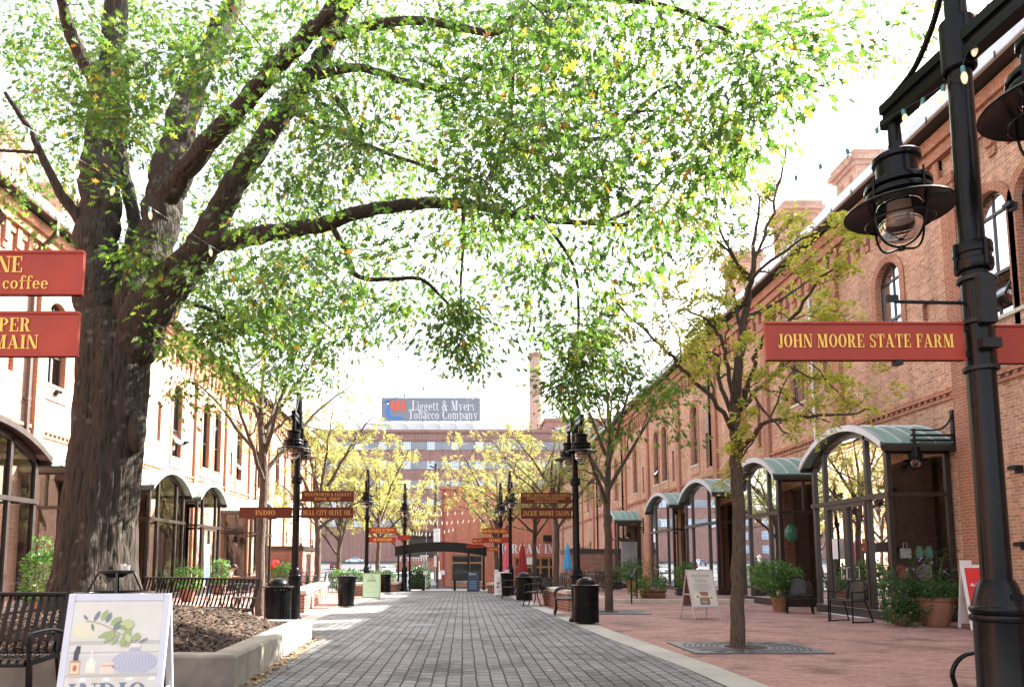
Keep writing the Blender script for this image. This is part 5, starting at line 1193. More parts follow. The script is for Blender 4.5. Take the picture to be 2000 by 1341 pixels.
# lower wing on the right and plain link behind the roof sign
o2 = thing('factory_wing', 'lower brick factory wing behind trees at right of the big factory', 'factory', (0, YB + 12, 3.5)); p0, p1 = at(1065, 822, YB + 12), at(1250, 822, YB + 12)
m = MB(); m.bx(p0.x, p1.x, 0, 20, -4, p0.z - 3.5); m.bx(p0.x - .4, p1.x, -.4, 20, p0.z - 3.5, p0.z - 2.6); m.build('wall', FARBRICK, o2)
for j in range(6):
    f = MB(); xc = p0.x + 4 + j * 4.4; zc = p0.z - 3.5 - 3.2; f.bx(xc - .9, xc + .9, -.12, -.02, zc - 1.2, zc + 1.2, 1); f.bx(xc - .08, xc + .08, -.18, -.1, zc - 1.2, zc + 1.2); f.bx(xc - .95, xc + .95, -.18, -.1, zc - .08, zc + .08); f.build('window', [WINWHITE, WINPANE], o2)
o = thing('smokestack', 'tall brick smokestack behind the factory at right', 'chimney', tuple(at(1048, 900, 235))); zt2 = at(1048, 690, 235).z - o.location.z
m = MB(); m.lathe([(2.6, -30), (2.35, 0), (2.1, zt2)], (0, 0, 0), 20); PALEBR = brick('pale chimney brick', (.52, .38, .32), (.46, .33, .28), (.5, .4, .36), bw=.6, bh=.3, mw=.03, dirt=.1); m.build('shaft', PALEBR, o, True); MB().lathe([(2.15, zt2 - 1.6), (2.5, zt2 - 1.4), (2.5, zt2 - .2), (2.2, zt2), (1.4, zt2)], (0, 0, 0), 20).build('cap', FARBRICK, o)
# roof sign with emblem
YS = YB - .6
a, b = at(745, 776, YS), at(938, 822, YS); W, H = b.x - a.x, a.z - b.z
o = thing('rooftop_sign', 'grey rooftop company sign with red and blue emblem on the far factory', 'sign', ((a.x + b.x) / 2, YS, b.z))
m = MB()
for k in range(8): m.bx(-W / 2 + W * k / 8 + .01, -W / 2 + W * (k + 1) / 8 - .01, 0, .5, 0, H)
m.build('panel', SIGNGREY, o)
f = MB()
for k in range(6): f.bar((-W / 2 + W * (k + .5) / 6, 1.0, -2.6), (-W / 2 + W * (k + .5) / 6, 1.0, H * .9), .35, .35)
f.bx(-W / 2 - 8, W / 2 + 9, 1.4, 4, -2.9, -.25, 1); f.build('support', [ZINC, WHITE], o)
t = MB(); u = lambda fx, fz: (-W / 2 + W * fx, -.06, H * fz)
write(t, 'Liggett & Myers', u(.625, .66), (1, 0, 0), (0, 0, 1), H * .42, W * .63); write(t, 'Tobacco Company', u(.625, .29), (1, 0, 0), (0, 0, 1), H * .42, W * .70); t.build('lettering', WHITE, o)
e = MB(); e.prism([u(.045, .93), u(.085, .86), u(.085, .32), u(.105, .2), u(.2, .2), u(.24, .08), u(.08, .08), u(.045, .3)], (0, .05, 0)); e.build('blue_emblem', LBLUE, o)
e = MB()
for k in range(3): q = .095 + .052 * k; e.prism([u(q, .95), u(q + .045, .8), u(q + .045, .35), u(q, .5)], (0, .05, 0))
e.build('red_emblem', LRED, o)

# painted shop across the street
YM = 96.0; zb_ = tz(YM) - .05; PAINT = brick('painted orange brick', (.56, .215, .135), (.50, .19, .12), (.48, .18, .11), bw=.4, bh=.15, mw=.012, dirt=.12)
o = thing('painted_shop', 'orange painted brick shop with white wall lettering beyond the black canopy', 'shop', (0, YM, zb_)); pz = lambda px, py, d=0: (at(px, py, YM + d).x, at(px, py, YM + d).z - zb_)
x0, x1 = pz(862, 1000)[0], pz(1150, 1000)[0]; ht = pz(900, 955)[1]
wx0, wz1 = pz(880, 1082); wx1, wz0 = pz(944, 1141)
ex0, ez1 = pz(1005, 1087); ex1, _ = pz(1090, 1087)
m = MB(); D = .5
m.bx(x0, wx0, 0, 18, -1, ht); m.bx(wx0, wx1, 0, D, wz1, ht); m.bx(wx0, wx1, 0, D, -1, wz0); m.bx(wx1, ex0, 0, 18, -1, ht); m.bx(ex0, ex1, 0, D, ez1, ht); m.bx(ex1, x1, 0, 18, -1, ht)
m.build('wall', PAINT, o); m = MB(); m.bx(x0 - .2, x1, -.2, 18, ht, ht + .4); m.build('parapet', PAINT, o)
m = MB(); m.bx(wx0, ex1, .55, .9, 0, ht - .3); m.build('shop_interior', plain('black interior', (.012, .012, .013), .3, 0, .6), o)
f = MB(); w2 = (wx0 + wx1) / 2
for xx in (wx0 + .12, w2 + .25, wx1 - .12): f.bx(xx - .13, xx + .13, .05, .3, wz0, wz1)
for zz in (wz0 + .1, wz1 - .1, wz0 + (wz1 - wz0) * .72): f.bx(wx0, wx1, .08, .28, zz - .12, zz + .12)
f = f.build('window_frame', WOOD, o); g_ = MB(); g_.quad((wx0, .2, wz0), (wx1, .2, wz0), (wx1, .2, wz1), (wx0, .2, wz1)); g_.build('pane', GLASS, f)
t = MB(); write(t, 'www.morganimports.com', ((wx0 + wx1) / 2, .03, wz0 + .45), (1, 0, 0), (0, 0, 1), .42, (wx1 - wx0) * .92, sans=True); t.build('window_lettering', WHITE, o)
f = MB()
for k in range(6): xx = ex0 + .1 + (ex1 - ex0 - .2) * k / 5; f.bx(xx - .12, xx + .12, .1, .3, 0, ez1)
for zz in (.5, ez1 * .66, ez1 - .12): f.bx(ex0, ex1, .12, .29, zz - .13, zz + .13)
f.bx(ex0 + 1.6, ex0 + 2.7, .02, .1, ez1 * .66 + .3, ez1 * .66 + 1.3, 1); f.build('entrance_frame', [WOOD, PAPER], o)
a, _ = pz(968, 1072); b, _ = pz(1150, 1072); zc = pz(1000, 1071)[1]
t = MB(); write(t, 'MORGAN IMPORTS', ((a + b) / 2, -.08, zc), (1, 0, 0), (0, 0, 1), pz(0, 1062)[1] - pz(0, 1080)[1], b - a); t.build('lettering', WHITE, o)
m = MB(); xx = pz(1060, 1050)[0]; m.bx(xx, xx + 1.0, -1.4, -.4, pz(0, 1057)[1], pz(0, 1045)[1]); m.bx(xx + .8, xx + 1.6, -.4, 0, pz(0, 1053)[1], pz(0, 1049)[1]); m.build('wall_light', BLACKM, o)
d = MB(); d.tube([(x0 + .25, -.1, 0), (x0 + .25, -.1, ht)], .14, 8); d.build('downpipe', plain('red pipe', (.3, .05, .04), .5), o)
m = MB(); m.bx(x0 - .1, x0 + .5, -.35, -.02, pz(0, 1122)[1], pz(0, 1113)[1]); m.build('meter_box', WHITE, o)
# dark shop behind the canopy on the left and red brick house beyond the car park
o = thing('porch_building', 'dark fronted brick building with a railed porch behind the canopy', 'building', (0, 140, tz(140))); qx = lambda px, py: (at(px, py, 140).x, at(px, py, 140).z - tz(140))
m = MB(); m.bx(qx(795, 0)[0], qx(872, 0)[0], 0, 14, -2, qx(0, 985)[1]); m.build('wall', BRICK_DK, o)
m = MB(); m.bx(qx(797, 0)[0], qx(862, 0)[0], -2.2, -.02, qx(0, 1047)[1], qx(0, 1038)[1]); m.build('porch_roof', BROWNMET, o)
m = MB(); m.bx(qx(800, 0)[0], qx(858, 0)[0], -.2, -.01, qx(0, 1088)[1], qx(0, 1049)[1]); m.build('shopfront', plain('black front', (.02, .02, .022), .3), o)
m = MB(); m.bx(qx(788, 0)[0], qx(862, 0)[0], -3, -.25, -2, qx(0, 1095)[1]); m.build('porch_base', BRICK_DK, o)
m = MB()
for k in range(12): xx = qx(789, 0)[0] + (qx(840, 0)[0] - qx(789, 0)[0]) * k / 11; m.bx(xx - .05, xx + .05, -3.05, -2.95, qx(0, 1095)[1], qx(0, 1088)[1])
m.bx(qx(789, 0)[0], qx(840, 0)[0], -3.06, -2.94, qx(0, 1089)[1], qx(0, 1088)[1]); m.build('railing', WHITE, o)
o = thing('low_building', 'low pale and red garage building behind the parked cars', 'building', (0, 222, tz(222))); qx = lambda px, py: (at(px, py, 222).x, at(px, py, 222).z - tz(222))
m = MB(); m.bx(qx(560, 0)[0], qx(775, 0)[0], 0, 12, -3, qx(0, 1064)[1]); m.build('wall', plain('pale wall', (.42, .33, .29), .8, var=.15, scale=.3), o)
for k, px in enumerate((600, 640, 660, 700, 728, 755)):
    m = MB(); m.bx(qx(px, 0)[0], qx(px + (9 if k % 2 else 13), 0)[0], -.15, -.01, -1, qx(0, 1074)[1]); m.build('garage_door', BRICK_DK if k % 2 else PAVECON, o)
m = MB(); m.bx(qx(560, 0)[0] - .5, qx(775, 0)[0] + .5, -.6, 12, qx(0, 1064)[1], qx(0, 1061)[1]); m.build('roof', ZINC, o)

# black arched canopy at the courtyard entrance
YC = 36.2; o = thing('arched_canopy', 'black arched metal canopy on posts across the courtyard end', 'canopy', (-1.2, YC, 0)); zx = lambda px: at(px, 1090, YC).x + 1.2
m = MB(); n = 20; xa, xb = zx(772), zx(950)
for k in range(n):
    def z_(t): return 2.2 + .24 * (1 - (2 * t - 1) ** 2)
    ta, tb = k / n, (k + 1) / n; xA, xB = xa + (xb - xa) * ta, xa + (xb - xa) * tb; h_ = .48
    m.add([(xA, 0, z_(ta) - h_), (xB, 0, z_(tb) - h_), (xB, 0, z_(tb)), (xA, 0, z_(ta)), (xA, 1.3, z_(ta) - h_), (xB, 1.3, z_(tb) - h_), (xB, 1.3, z_(tb)), (xA, 1.3, z_(ta))], [[0, 1, 2, 3], [7, 6, 5, 4], [3, 2, 6, 7], [1, 0, 4, 5]])
m.bx(xa - .02, xa, 0, 1.3, z_(0) - .48, z_(0)); m.bx(xb, xb + .02, 0, 1.3, z_(1) - .48, z_(1)); m.build('roof', BLACKM, o)
for px, dy in ((800, .15), (915, .15), (774, 1.2), (946, 1.2)):
    p = MB(); x = zx(px); p.bx(x - .05, x + .05, dy - .05, dy + .05, 0, 2.05); p.bx(x - .09, x + .09, dy - .09, dy + .09, 0, .03); p.build('post', BLACKM, o)
for px, lb in ((827, 'short black bollard under the canopy, left one'), (888, 'short black bollard under the canopy, right one')):
    p = at(px, 1140, YC + .25); m = MB(); m.lathe([(0, 0), (.065, 0), (.065, .5), (.075, .5), (.075, .54), (.05, .58), (0, .59)], (0, 0, 0), 14); tag(m.build('bollard', BLACKM, None, True, 40, (p.x, YC + .25, 0)), lb, 'bollard', 'bollards under the canopy')

# road signs, utility pole, hedge
def post_sign(px, Y, label, kind):
    x = at(px, 1100, Y).x; z0 = tz(Y); o = thing('road_sign', label, 'road sign', (x, Y, z0)); Z = lambda py: at(px, py, Y).z - z0; m = MB()
    if kind == 'diamond':
        m.bar((0, .03, 0), (0, .03, Z(1085)), .06, .04); m.build('post', ZINC, o); zc, h_ = Z(1102), (Z(1090) - Z(1115)) / 2
        MB().prism([(0, 0, zc - h_), (h_ * .5, 0, zc), (0, 0, zc + h_), (-h_ * .5, 0, zc)], (0, .02, 0)).build('panel', plain('bare aluminium', (.4, .41, .42), .5, .3), o); MB().box((0, 0, Z(1118)), (.33, .02, .3)).build('lower_plate', PAPER, o)
    elif kind == 'oneway':
        m.bar((.28, .03, 0), (.28, .03, Z(1025)), .06, .04); m.build('post', ZINC, o); w_ = .85; zc = Z(1085)
        MB().box((0, 0, zc), (w_ * 2, .02, .42)).build('panel', BLACKM, o)
        a = MB(); a.prism([(-.75, -.02, zc - .12), (.4, -.02, zc - .12), (.4, -.02, zc - .19), (.78, -.02, zc), (.4, -.02, zc + .19), (.4, -.02, zc + .12), (-.75, -.02, zc + .12)], (0, .005, 0)); a.build('arrow', WHITE, o)
        t = MB(); write(t, 'ONE WAY', (-.15, -.03, zc), (1, 0, 0), (0, 0, 1), .15, .8, sans=True); t.build('lettering', BLACKM, o)
    else:
        m.bar((0, .03, 0), (0, .03, Z(1083)), .06, .04); m.build('post', ZINC, o); zc = (Z(1085) + Z(1106)) / 2; MB().box((0, 0, zc), (.2, .02, Z(1085) - Z(1106))).build('panel', WHITE, o)
        t = MB()
        for i, c in enumerate('PARKING'): write(t, c, (0, -.012, zc + .42 - .14 * i), (1, 0, 0), (0, 0, 1), .1, None, sans=True)
        t.build('lettering', plain('sign ink red', (.6, .03, .03)), o)
post_sign(831, 54, 'back of a diamond road sign with small plate in front of the hedge', 'diamond')
post_sign(829, 120, 'black and white one way arrow sign near the porch building', 'oneway')
post_sign(850, 55, 'narrow white upright parking sign beside the utility pole', 'parking')
Yp = 90; p = at(852, 1146, Yp); o = thing('utility_pole', 'tall wooden utility pole with crossarm standing left of the orange shop', 'utility pole', (p.x, Yp, tz(Yp))); h_ = at(852, 905, Yp).z - tz(Yp)
m = MB(); m.tube([(0, 0, 0), (-.1, 0, h_)], [.3, .2], 10); m.build('pole', BARK2, o); m = MB(); m.bar((-.9, -.1, h_ - .3), (.9, .6, h_ - .9), .14, .16)
for k in (-.8, 0, .7): m.lathe([(0, 0), (.09, 0), (.11, .12), (.05, .3), (0, .3)], (k, -.1 + .3 * k, h_ - .25 - .3 * k), 8)
m.build('crossarm', BARK2, o); m = MB(); m.bx(-.35, .45, -.5, -.1, at(852, 1058, Yp).z - tz(Yp), at(852, 1032, Yp).z - tz(Yp)); m.build('equipment_box', WHITE, o)
HEDGE = leafmat('hedge leaf', [(0, (.015, .04, .012)), (.6, (.03, .07, .02)), (.9, (.05, .10, .03)), (1, (.06, .11, .04))], .2, 1.2)
def leafblob(name, mat, parent, boxes, n, size, seed):
    g_ = np.random.default_rng(seed); C = []
    for (c, h3) in boxes:
        k = int(n * h3[0] * h3[1] * h3[2] / sum(q[1][0] * q[1][1] * q[1][2] for q in boxes)) + 5
        u = g_.normal(0, 1, (k, 3)); u /= np.linalg.norm(u, axis=1, keepdims=True); u = u * (.55 + .5 * g_.random((k, 1))) ; u = np.sign(u) * np.abs(u) ** .7
        C.append(np.array(c) + u * np.array(h3))
    C = np.concatenate(C); k = len(C); V = leaf_batch(LT, C, g_.normal(0, 1, (k, 3)), g_.normal(0, 1, (k, 3)) + np.array([0, 0, .8]), size * g_.uniform(.6, 1.3, k))
    return npmesh(name, V, np.arange(k * 4).reshape(k, 4), mat, parent)
Yh = 57; pa, pb = at(797, 1100, Yh), at(838, 1100, Yh); o = thing('hedge', 'clipped dark green hedge beside the pale hatchback beyond the canopy', 'hedge', ((pa.x + pb.x) / 2, Yh, tz(Yh))); hw = (pb.x - pa.x) / 2; hh = at(0, 1106, Yh).z - tz(Yh)
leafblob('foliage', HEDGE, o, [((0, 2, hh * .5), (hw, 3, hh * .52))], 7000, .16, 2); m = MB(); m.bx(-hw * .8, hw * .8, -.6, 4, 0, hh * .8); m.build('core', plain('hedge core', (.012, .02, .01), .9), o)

# ---------------------------------------------------------------- cars
CARGL = plain('car glass', (.03, .04, .05), .08, 0, .8); TYRE = plain('tyre', (.015, .015, .016), .8); RIM = plain('wheel rim', (.5, .5, .52), .3, .6); LAMPR = plain('tail lamp', (.5, .02, .02), .25)
def car(loc, rz, L_, W, Hh, col, label, style='sedan', group='cars parked beyond the courtyard'):
    o = thing('parked_car', label, 'car', loc, rz, group); paint = plain('car paint %s' % label[:14], col, .25, .2, .6, var=.03, coat=.6); hl = L_ / 2
    if style == 'sedan': body = [(-hl, .35), (-hl, .75), (-hl + .1, .92), (-hl + .85, .98), (-.05 * L_, 1.0), (hl - 1.15, .95), (hl - .2, .78), (hl, .62), (hl, .35), (hl - .5, .25), (-hl + .5, .25)]; cab = [(-hl + .75, .97), (-hl + 1.35, Hh - .06), (-.1, Hh), (.5, Hh - .04), (hl - 1.15, .95)]
    elif style == 'hatch': body = [(-hl, .4), (-hl, .9), (-hl + .12, 1.0), (.2, 1.02), (hl - .95, .98), (hl - .15, .8), (hl, .65), (hl, .35), (hl - .5, .25), (-hl + .5, .25)]; cab = [(-hl + .08, 1.0), (-hl + .42, Hh - .1), (-.4, Hh), (.35, Hh - .06), (hl - .95, .98)]
    else: body = [(-hl, .5), (-hl, 1.05), (-hl + .1, 1.12), (.3, 1.13), (hl - 1.0, 1.08), (hl - .15, .95), (hl, .75), (hl, .45), (hl - .5, .35), (-hl + .5, .35)]; cab = [(-hl + .06, 1.1), (-hl + .25, Hh - .08), (-.3, Hh), (.5, Hh - .06), (hl - 1.2, 1.1)]
    def loft(prof, w0, w1, zmid):
        m = MB(); n = len(prof); 
        sec = [(-W / 2 * w1, 1), (-W / 2 * w0, 1), (W / 2 * w0, 1), (W / 2 * w1, 1)]
        V = []; lay = [(-W / 2, .985), (-W / 2 + .08, 1.0), (W / 2 - .08, 1.0), (W / 2, .985)]
        for y, k in lay:
            for (x, z) in prof:
                f_ = max(0, min(1, (z - zmid) / .6)); yy = y * (1 - (1 - w1) * f_); V.append((x * k, yy, z))
        F = [[i + j * n, (i + 1) % n + j * n, (i + 1) % n + (j + 1) * n, i + (j + 1) * n] for j in range(3) for i in range(n)] + [list(range(n - 1, -1, -1)), list(range(3 * n, 4 * n))]
        m.add(V, F); return m
    loft(body, 1, .94, .6).build('body', paint, o, True, 40); loft(cab, 1, .78, .95).build('roof', paint, o, True, 40)
    g_ = MB(); zb, zt_ = cab[0][1] + .06, Hh - .12
    for s in (-1, 1):
        def P(x, z): f_ = max(0, min(1, (z - .95) / .6)); return (x, s * (W / 2 * (1 - .22 * f_) + .012), z)
        a, b, c_, d = cab[0][0] + .3, cab[1][0] + .15, cab[3][0] - .05, cab[4][0] - .35; mid = (b + c_) / 2
        g_.poly([P(a, zb), P(mid - .05, zb), P(mid - .05, zt_), P(b, zt_)]); g_.poly([P(mid + .05, zb), P(d, zb), P(c_, zt_), P(mid + .05, zt_)])
    for (x0, z0), (x1, z1) in ((cab[0], cab[1]), (cab[4], cab[3])):
        nx_ = -.015 if x0 < 0 else .015; g_.quad((x0 * .97 + x1 * .03 + nx_, -W / 2 * .9, z0 + .05), (x0 * .97 + x1 * .03 + nx_, W / 2 * .9, z0 + .05), (x1 * .9 + x0 * .1 + nx_, W / 2 * .72, z1 - .05), (x1 * .9 + x0 * .1 + nx_, -W / 2 * .72, z1 - .05))
    g_.build('windows', CARGL, o)
    for x in (-hl + .85, hl - .85):
        for s in (-1, 1):
            w_ = MB(); P_ = [(.2, -.1), (.31, -.1), (.33, -.07), (.33, .07), (.31, .1), (.2, .1), (.2, -.1)]; w_.lathe(P_, (0, 0, 0), 18); w_.v = [(a, c_, b) for a, b, c_ in w_.v]; w_.v = [(a + x, b + s * (W / 2 - .08), c_ + .33) for a, b, c_ in w_.v]
            wo_ = w_.build('wheel', TYRE, o, True, 40); r_ = MB(); r_.lathe([(0, .0), (.06, .03), (.2, .02), (.21, -.05)], (0, 0, 0), 14); r_.v = [(a + x, s * (c_ + W / 2 - .02), b + .33) for a, b, c_ in r_.v]; r_.build('rim', RIM, wo_, True, 40)
    for s in (-1, 1):
        t = MB(); t.box((-hl - .005, s * (W / 2 - .2), body[1][1] - .08), (.05, .26, .2), 0, None, .01); t.build('tail_lamp', LAMPR, o); t = MB(); t.box((hl - .06, s * (W / 2 - .26), .68), (.12, .34, .13), 0, None, .02); t.build('headlight', WINPANE, o)
    b = MB(); b.box((-hl - .01, 0, .45), (.12, W * .96, .2), 0, None, .03); b.box((hl - .01, 0, .42), (.12, W * .96, .2), 0, None, .03); b.build('bumper', BLACKM if style == 'suv' else paint, o); MB().box((-hl - .075, 0, .62), (.015, .4, .13)).build('number_plate', WHITE, o)
    return o
def park(px, Y, rz, *a, **k): p = at(px, 1100, Y); return car((p.x, Y, tz(Y)), rz, *a, **k)
park(656, 150, R(92), 4.7, 1.85, 1.75, (.24, .02, .03), 'dark red suv seen from behind in the far parking lot', style='suv')
park(693, 190, R(178), 4.6, 1.8, 1.4, (.55, .68, .76), 'pale blue sedan parked side on before the garage building')
park(745, 132, R(172), 4.8, 1.85, 1.45, (.78, .78, .78), 'white sedan parked side on behind the thin left trunks')
park(790, 160, R(195), 4.7, 1.85, 1.5, (.6, .42, .08), 'yellowish car partly hidden left of the black canopy')
park(803, 66, R(28), 4.2, 1.75, 1.55, (.66, .74, .80), 'pale silver hatchback beyond the canopy in front of the hedge', style='hatch')
park(688, 118, R(170), 4.4, 1.8, 1.45, (.74, .74, .75), 'white car low behind the left cafe tables')
park(612, 170, R(90), 4.4, 1.8, 1.5, (.12, .14, .25), 'dark blue car at the corner of the left warehouse', style='suv')

# unseen brick block, added only to fill the reflections in the glass bays
o = thing('reflection_block', 'plain brick block beyond the far side of the car park', 'building', (-100, 229, tz(229))); m = MB(); m.bx(-30, 34, 0, 22, -3, 15); m.build('wall', FARBRICK, o); m = MB(); m.bx(-30.5, 34.5, -.4, 22.4, 15, 15.7); m.build('parapet', PAVECON, o)
for j in range(11):
    for k in range(3):
        f = MB(); xc = -26 + 5.6 * j; zc = 3 + 4.4 * k; f.bx(xc - 1, xc + 1, -.12, -.02, zc - 1.3, zc + 1.3, 1); f.bx(xc - .07, xc + .07, -.18, -.1, zc - 1.3, zc + 1.3); f.bx(xc - 1, xc + 1, -.18, -.1, zc - .07, zc + .07); f.build('window', [WINWHITE, WINPANE], o)
# ---------------------------------------------------------------- folding boards (A-frames)
def a_board(loc, rz, w_, h, spread, label, framem, panelm, fr=.03, feet=.0, handle=False, backm=None, lean_all=0, group='folding shop boards on the paving'):
    """returns thing and place(u,v,k): u,v in metres on the front sheet (u from centre, v up the slope)"""
    o = thing('folding_board', label, 'shop board', loc, rz, group); top = Vector((0, 0, h)); sl = math.hypot(h, spread)
    def pl(sg):
        ax = Vector((0, -sg * spread, -h)) / sl; up = -ax; n = Vector((0, -sg * h, spread)) / sl; return up, n
    for sg, nm in ((1, 'front_panel'), (-1, 'back_panel')):
        up, n = pl(sg); B = top - up * sl; X = Vector((1, 0, 0)); m = MB(); rot = Matrix((X, up, n)).transposed() if sg > 0 else Matrix((-X, up, n)).transposed()
        v0 = feet
        m.box(B + up * (v0 + (sl - v0) / 2), (w_ - fr, sl - v0 - fr * .5, .014), 1, rot)
        for x in (-w_ / 2 + fr / 2, w_ / 2 - fr / 2): m.box(B + up * (sl / 2) + X * x, (fr, sl, .03), 0, rot, .004)
        for v in (v0 + fr / 2, sl - fr / 2): m.box(B + up * v, (w_ - fr * 2, fr, .028), 0, rot)
        m.build(nm, [framem, panelm if sg > 0 else (backm or panelm)], o)
    m = MB()
    for x in (-w_ / 2 + .02, w_ / 2 - .02): m.bar((x, -spread * .5, h * .5), (x, spread * .5, h * .5), .008, .03)
    m.build('hinge_strap', ALU, o)
    if handle:
        m = MB(); 
        for x in (-w_ * .22, w_ * .22): m.bx(x - w_ * .28 if x < 0 else x, x if x < 0 else x + w_ * .28, -.03, .03, h - .01, h + .1)
        m.build('grip', framem, o)
    up, n = pl(1); B = top - up * sl
    return o, (lambda u, v, k=0.0: B + up * v + Vector((u, 0, 0)) + n * (.012 + k)), up, n, sl
def shape(mb, P, pts, k, mi=0): mb.poly([P(u, v, k) for u, v in pts], mi)
def rect(mb, P, u0, u1, v0, v1, k, mi=0): shape(mb, P, [(u0, v0), (u1, v0), (u1, v1), (u0, v1)], k, mi)
def ell(cx, cy, rx, ry, n=20, a0=0, a1=360): return [(cx + rx * math.cos(R(a0 + (a1 - a0) * i / n)), cy + ry * math.sin(R(a0 + (a1 - a0) * i / n))) for i in range(n if a1 - a0 == 360 else n + 1)]
def flatmat(n, c, r_=.5): return plain('print ' + n, c, r_, var=.05)

# near poster board: vase with leaves, bottles and jar on a shelf
nb = at(237, 1160, 4.42)
o, P, up, n, SL = a_board((nb.x, 4.42, 0), R(9), .585, 1.165, .27, 'white framed poster board with vase and bottles picture, nearest at lower left', ALU, flatmat('cream', (.80, .78, .70)), .042, .0, False, BLACKM)
T = SL - .05; V_ = lambda k: T - k
P0_ = P; P = lambda u, v, k=0.0: P0_(u * .885, T - (T - v) * .84, k)
V_ = lambda k: T - k                            # v measured down from the sheet's top
iw = .29
q = MB(); rect(q, P, -iw, iw, V_(.60), V_(.0), .001); q.build('poster', flatmat('poster white', (.60, .575, .51)), o)
q = MB(); rect(q, P, -iw, iw, V_(.30), V_(.275), .0022, 0); rect(q, P, -iw, iw, V_(.36), V_(.352), .0022, 0); rect(q, P, -iw, iw, V_(.525), V_(.505), .0022, 0); rect(q, P, -iw, iw, V_(.505), V_(.38), .002, 1); q.build('painted_shelf', [flatmat('shelf grey', (.44, .425, .40)), flatmat('shelf pale', (.53, .52, .49))], o)
q = MB(); shape(q, P, [(u, v) for u, v in ell(-.2, V_(.2), .09, .06)], .0021); q.build('painted_wash', flatmat('warm wash', (.62, .59, .42)), o)
q = MB()
for k in range(8): u0 = -iw + .02 + k * .072; shape(q, P, [(u0, V_(.552)), (u0 + .05, V_(.552)), (u0 + .045, V_(.532)), (u0 + .028, V_(.527)), (u0 + .008, V_(.534))], .0025, k % 2)
q.build('painted_fringe', [flatmat('fringe tan', (.62, .52, .44)), flatmat('fringe pale', (.78, .74, .68))], o)
vx, vy = .135, V_(.425)
q = MB(); shape(q, P, [(vx - .075, V_(.502)), (vx + .075, V_(.502))] + ell(vx, vy - .005, .145, .083, 20, -35, 215)[1:-1], .003); rect(q, P, vx - .035, vx + .03, V_(.35), V_(.325), .0032); q.build('painted_vase', flatmat('vase blue grey', (.36, .38, .47)), o)
q = MB()
for k in range(13):
    a = -1 + 2 * (k + .5) / 13
    for j in range(11):
        b = -1 + 2 * (j + .5) / 11; uu = vx + .135 * a * math.sqrt(max(0, 1 - b * b * .85)) + .01 * b; vv = vy - .004 + .074 * b
        shape(q, P, [(uu - .0032, vv - .002), (uu, vv - .0052), (uu + .0032, vv + .002), (uu, vv + .0052)], .0036)
q.build('vase_dots', flatmat('vase cream', (.70, .64, .60)), o)
q = MB(); shape(q, P, [(vx - .035, V_(.325)), (vx + .03, V_(.325)), (vx + .033, V_(.297)), (vx - .042, V_(.297))], .0034); q.build('vase_rim', flatmat('rim cream', (.70, .62, .52)), o)
lf = random.Random(4); q = MB(); st = [(vx, V_(.295)), (.05, V_(.24)), (-.02, V_(.2)), (-.09, V_(.16)), (-.17, V_(.135)), (-.2, V_(.14))]
for (a, b), (c, d) in zip(st, st[1:]): q.poly([P(a, b - .003, .0038), P(c, d - .003, .0038), P(c, d + .003, .0038), P(a, b + .003, .0038)], 0)
def leaf(u, v, ang, ln, wd, mi, k): 
    c_, s_ = math.cos(R(ang)), math.sin(R(ang)); pts = [(0, 0), (.25, .8), (.55, 1), (.85, .55), (1, 0), (.85, -.55), (.55, -1), (.25, -.8)]
    shape(q, P, [(u + ln * a * c_ - wd * b * s_, v + ln * a * s_ + wd * b * c_) for a, b in pts], k, mi)
LV = [(-.15, .14, 68, .085, .014, 2), (-.1, .135, 70, .085, .02, 1), (-.07, .15, 72, .08, .016, 2), (-.19, .13, 125, .05, .008, 2), (-.16, .15, 285, .06, .009, 2), (-.04, .165, 40, .085, .024, 1), (-.02, .2, 48, .085, .022, 2), (.03, .2, 60, .085, .028, 1), (.06, .25, 70, .08, .024, 1), (.0, .21, 200, .12, .02, 1), (.0, .22, 225, .1, .018, 1), (.02, .225, 245, .09, .014, 1), (.06, .235, 260, .09, .02, 1), (.07, .23, 300, .05, .02, 1), (.1, .25, 250, .08, .014, 1), (.13, .28, 80, .06, .024, 1), (.15, .295, 30, .07, .008, 2), (.08, .2, 90, .07, .03, 3), (.02, .16, 10, .08, .02, 3), (.1, .29, 120, .07, .02, 3)]
for i, (u, d, a, l_, wd, mi) in enumerate(LV): leaf(u, V_(d), a, l_, wd, mi, .0042 + .0003 * i)
q.build('painted_leaves', [flatmat('stem', (.30, .28, .16)), flatmat('leaf green', (.30, .36, .16)), flatmat('leaf slate', (.17, .20, .20)), flatmat('leaf olive', (.45, .48, .24))], o)
q = MB(); rect(q, P, -.265, -.2, V_(.505), V_(.41), .003, 0); rect(q, P, -.26, -.205, V_(.5), V_(.425), .0034, 1); shape(q, P, ell(-.232, V_(.462), .013, .022), .0038, 2); rect(q, P, -.248, -.217, V_(.41), V_(.345), .0034, 3); shape(q, P, [(-.25, V_(.365)), (-.212, V_(.365)), (-.212, V_(.31)), (-.236, V_(.31))], .0038, 3); q.build('painted_bottle', [flatmat('amber', (.52, .27, .13)), flatmat('label cream', (.72, .55, .36)), flatmat('label red', (.45, .16, .1)), flatmat('cap black', (.06, .055, .07))], o)
q = MB(); rect(q, P, -.165, -.105, V_(.495), V_(.415), .003, 0); shape(q, P, [(-.135, V_(.468)), (-.112, V_(.445)), (-.135, V_(.422)), (-.158, V_(.445))], .0034, 1); rect(q, P, -.147, -.123, V_(.415), V_(.395), .0034, 1); rect(q, P, -.142, -.13, V_(.395), V_(.33), .0034, 2); q.build('painted_flask', [flatmat('pale amber', (.74, .66, .48)), flatmat('white', (.82, .82, .8)), flatmat('pink', (.76, .64, .6))], o)
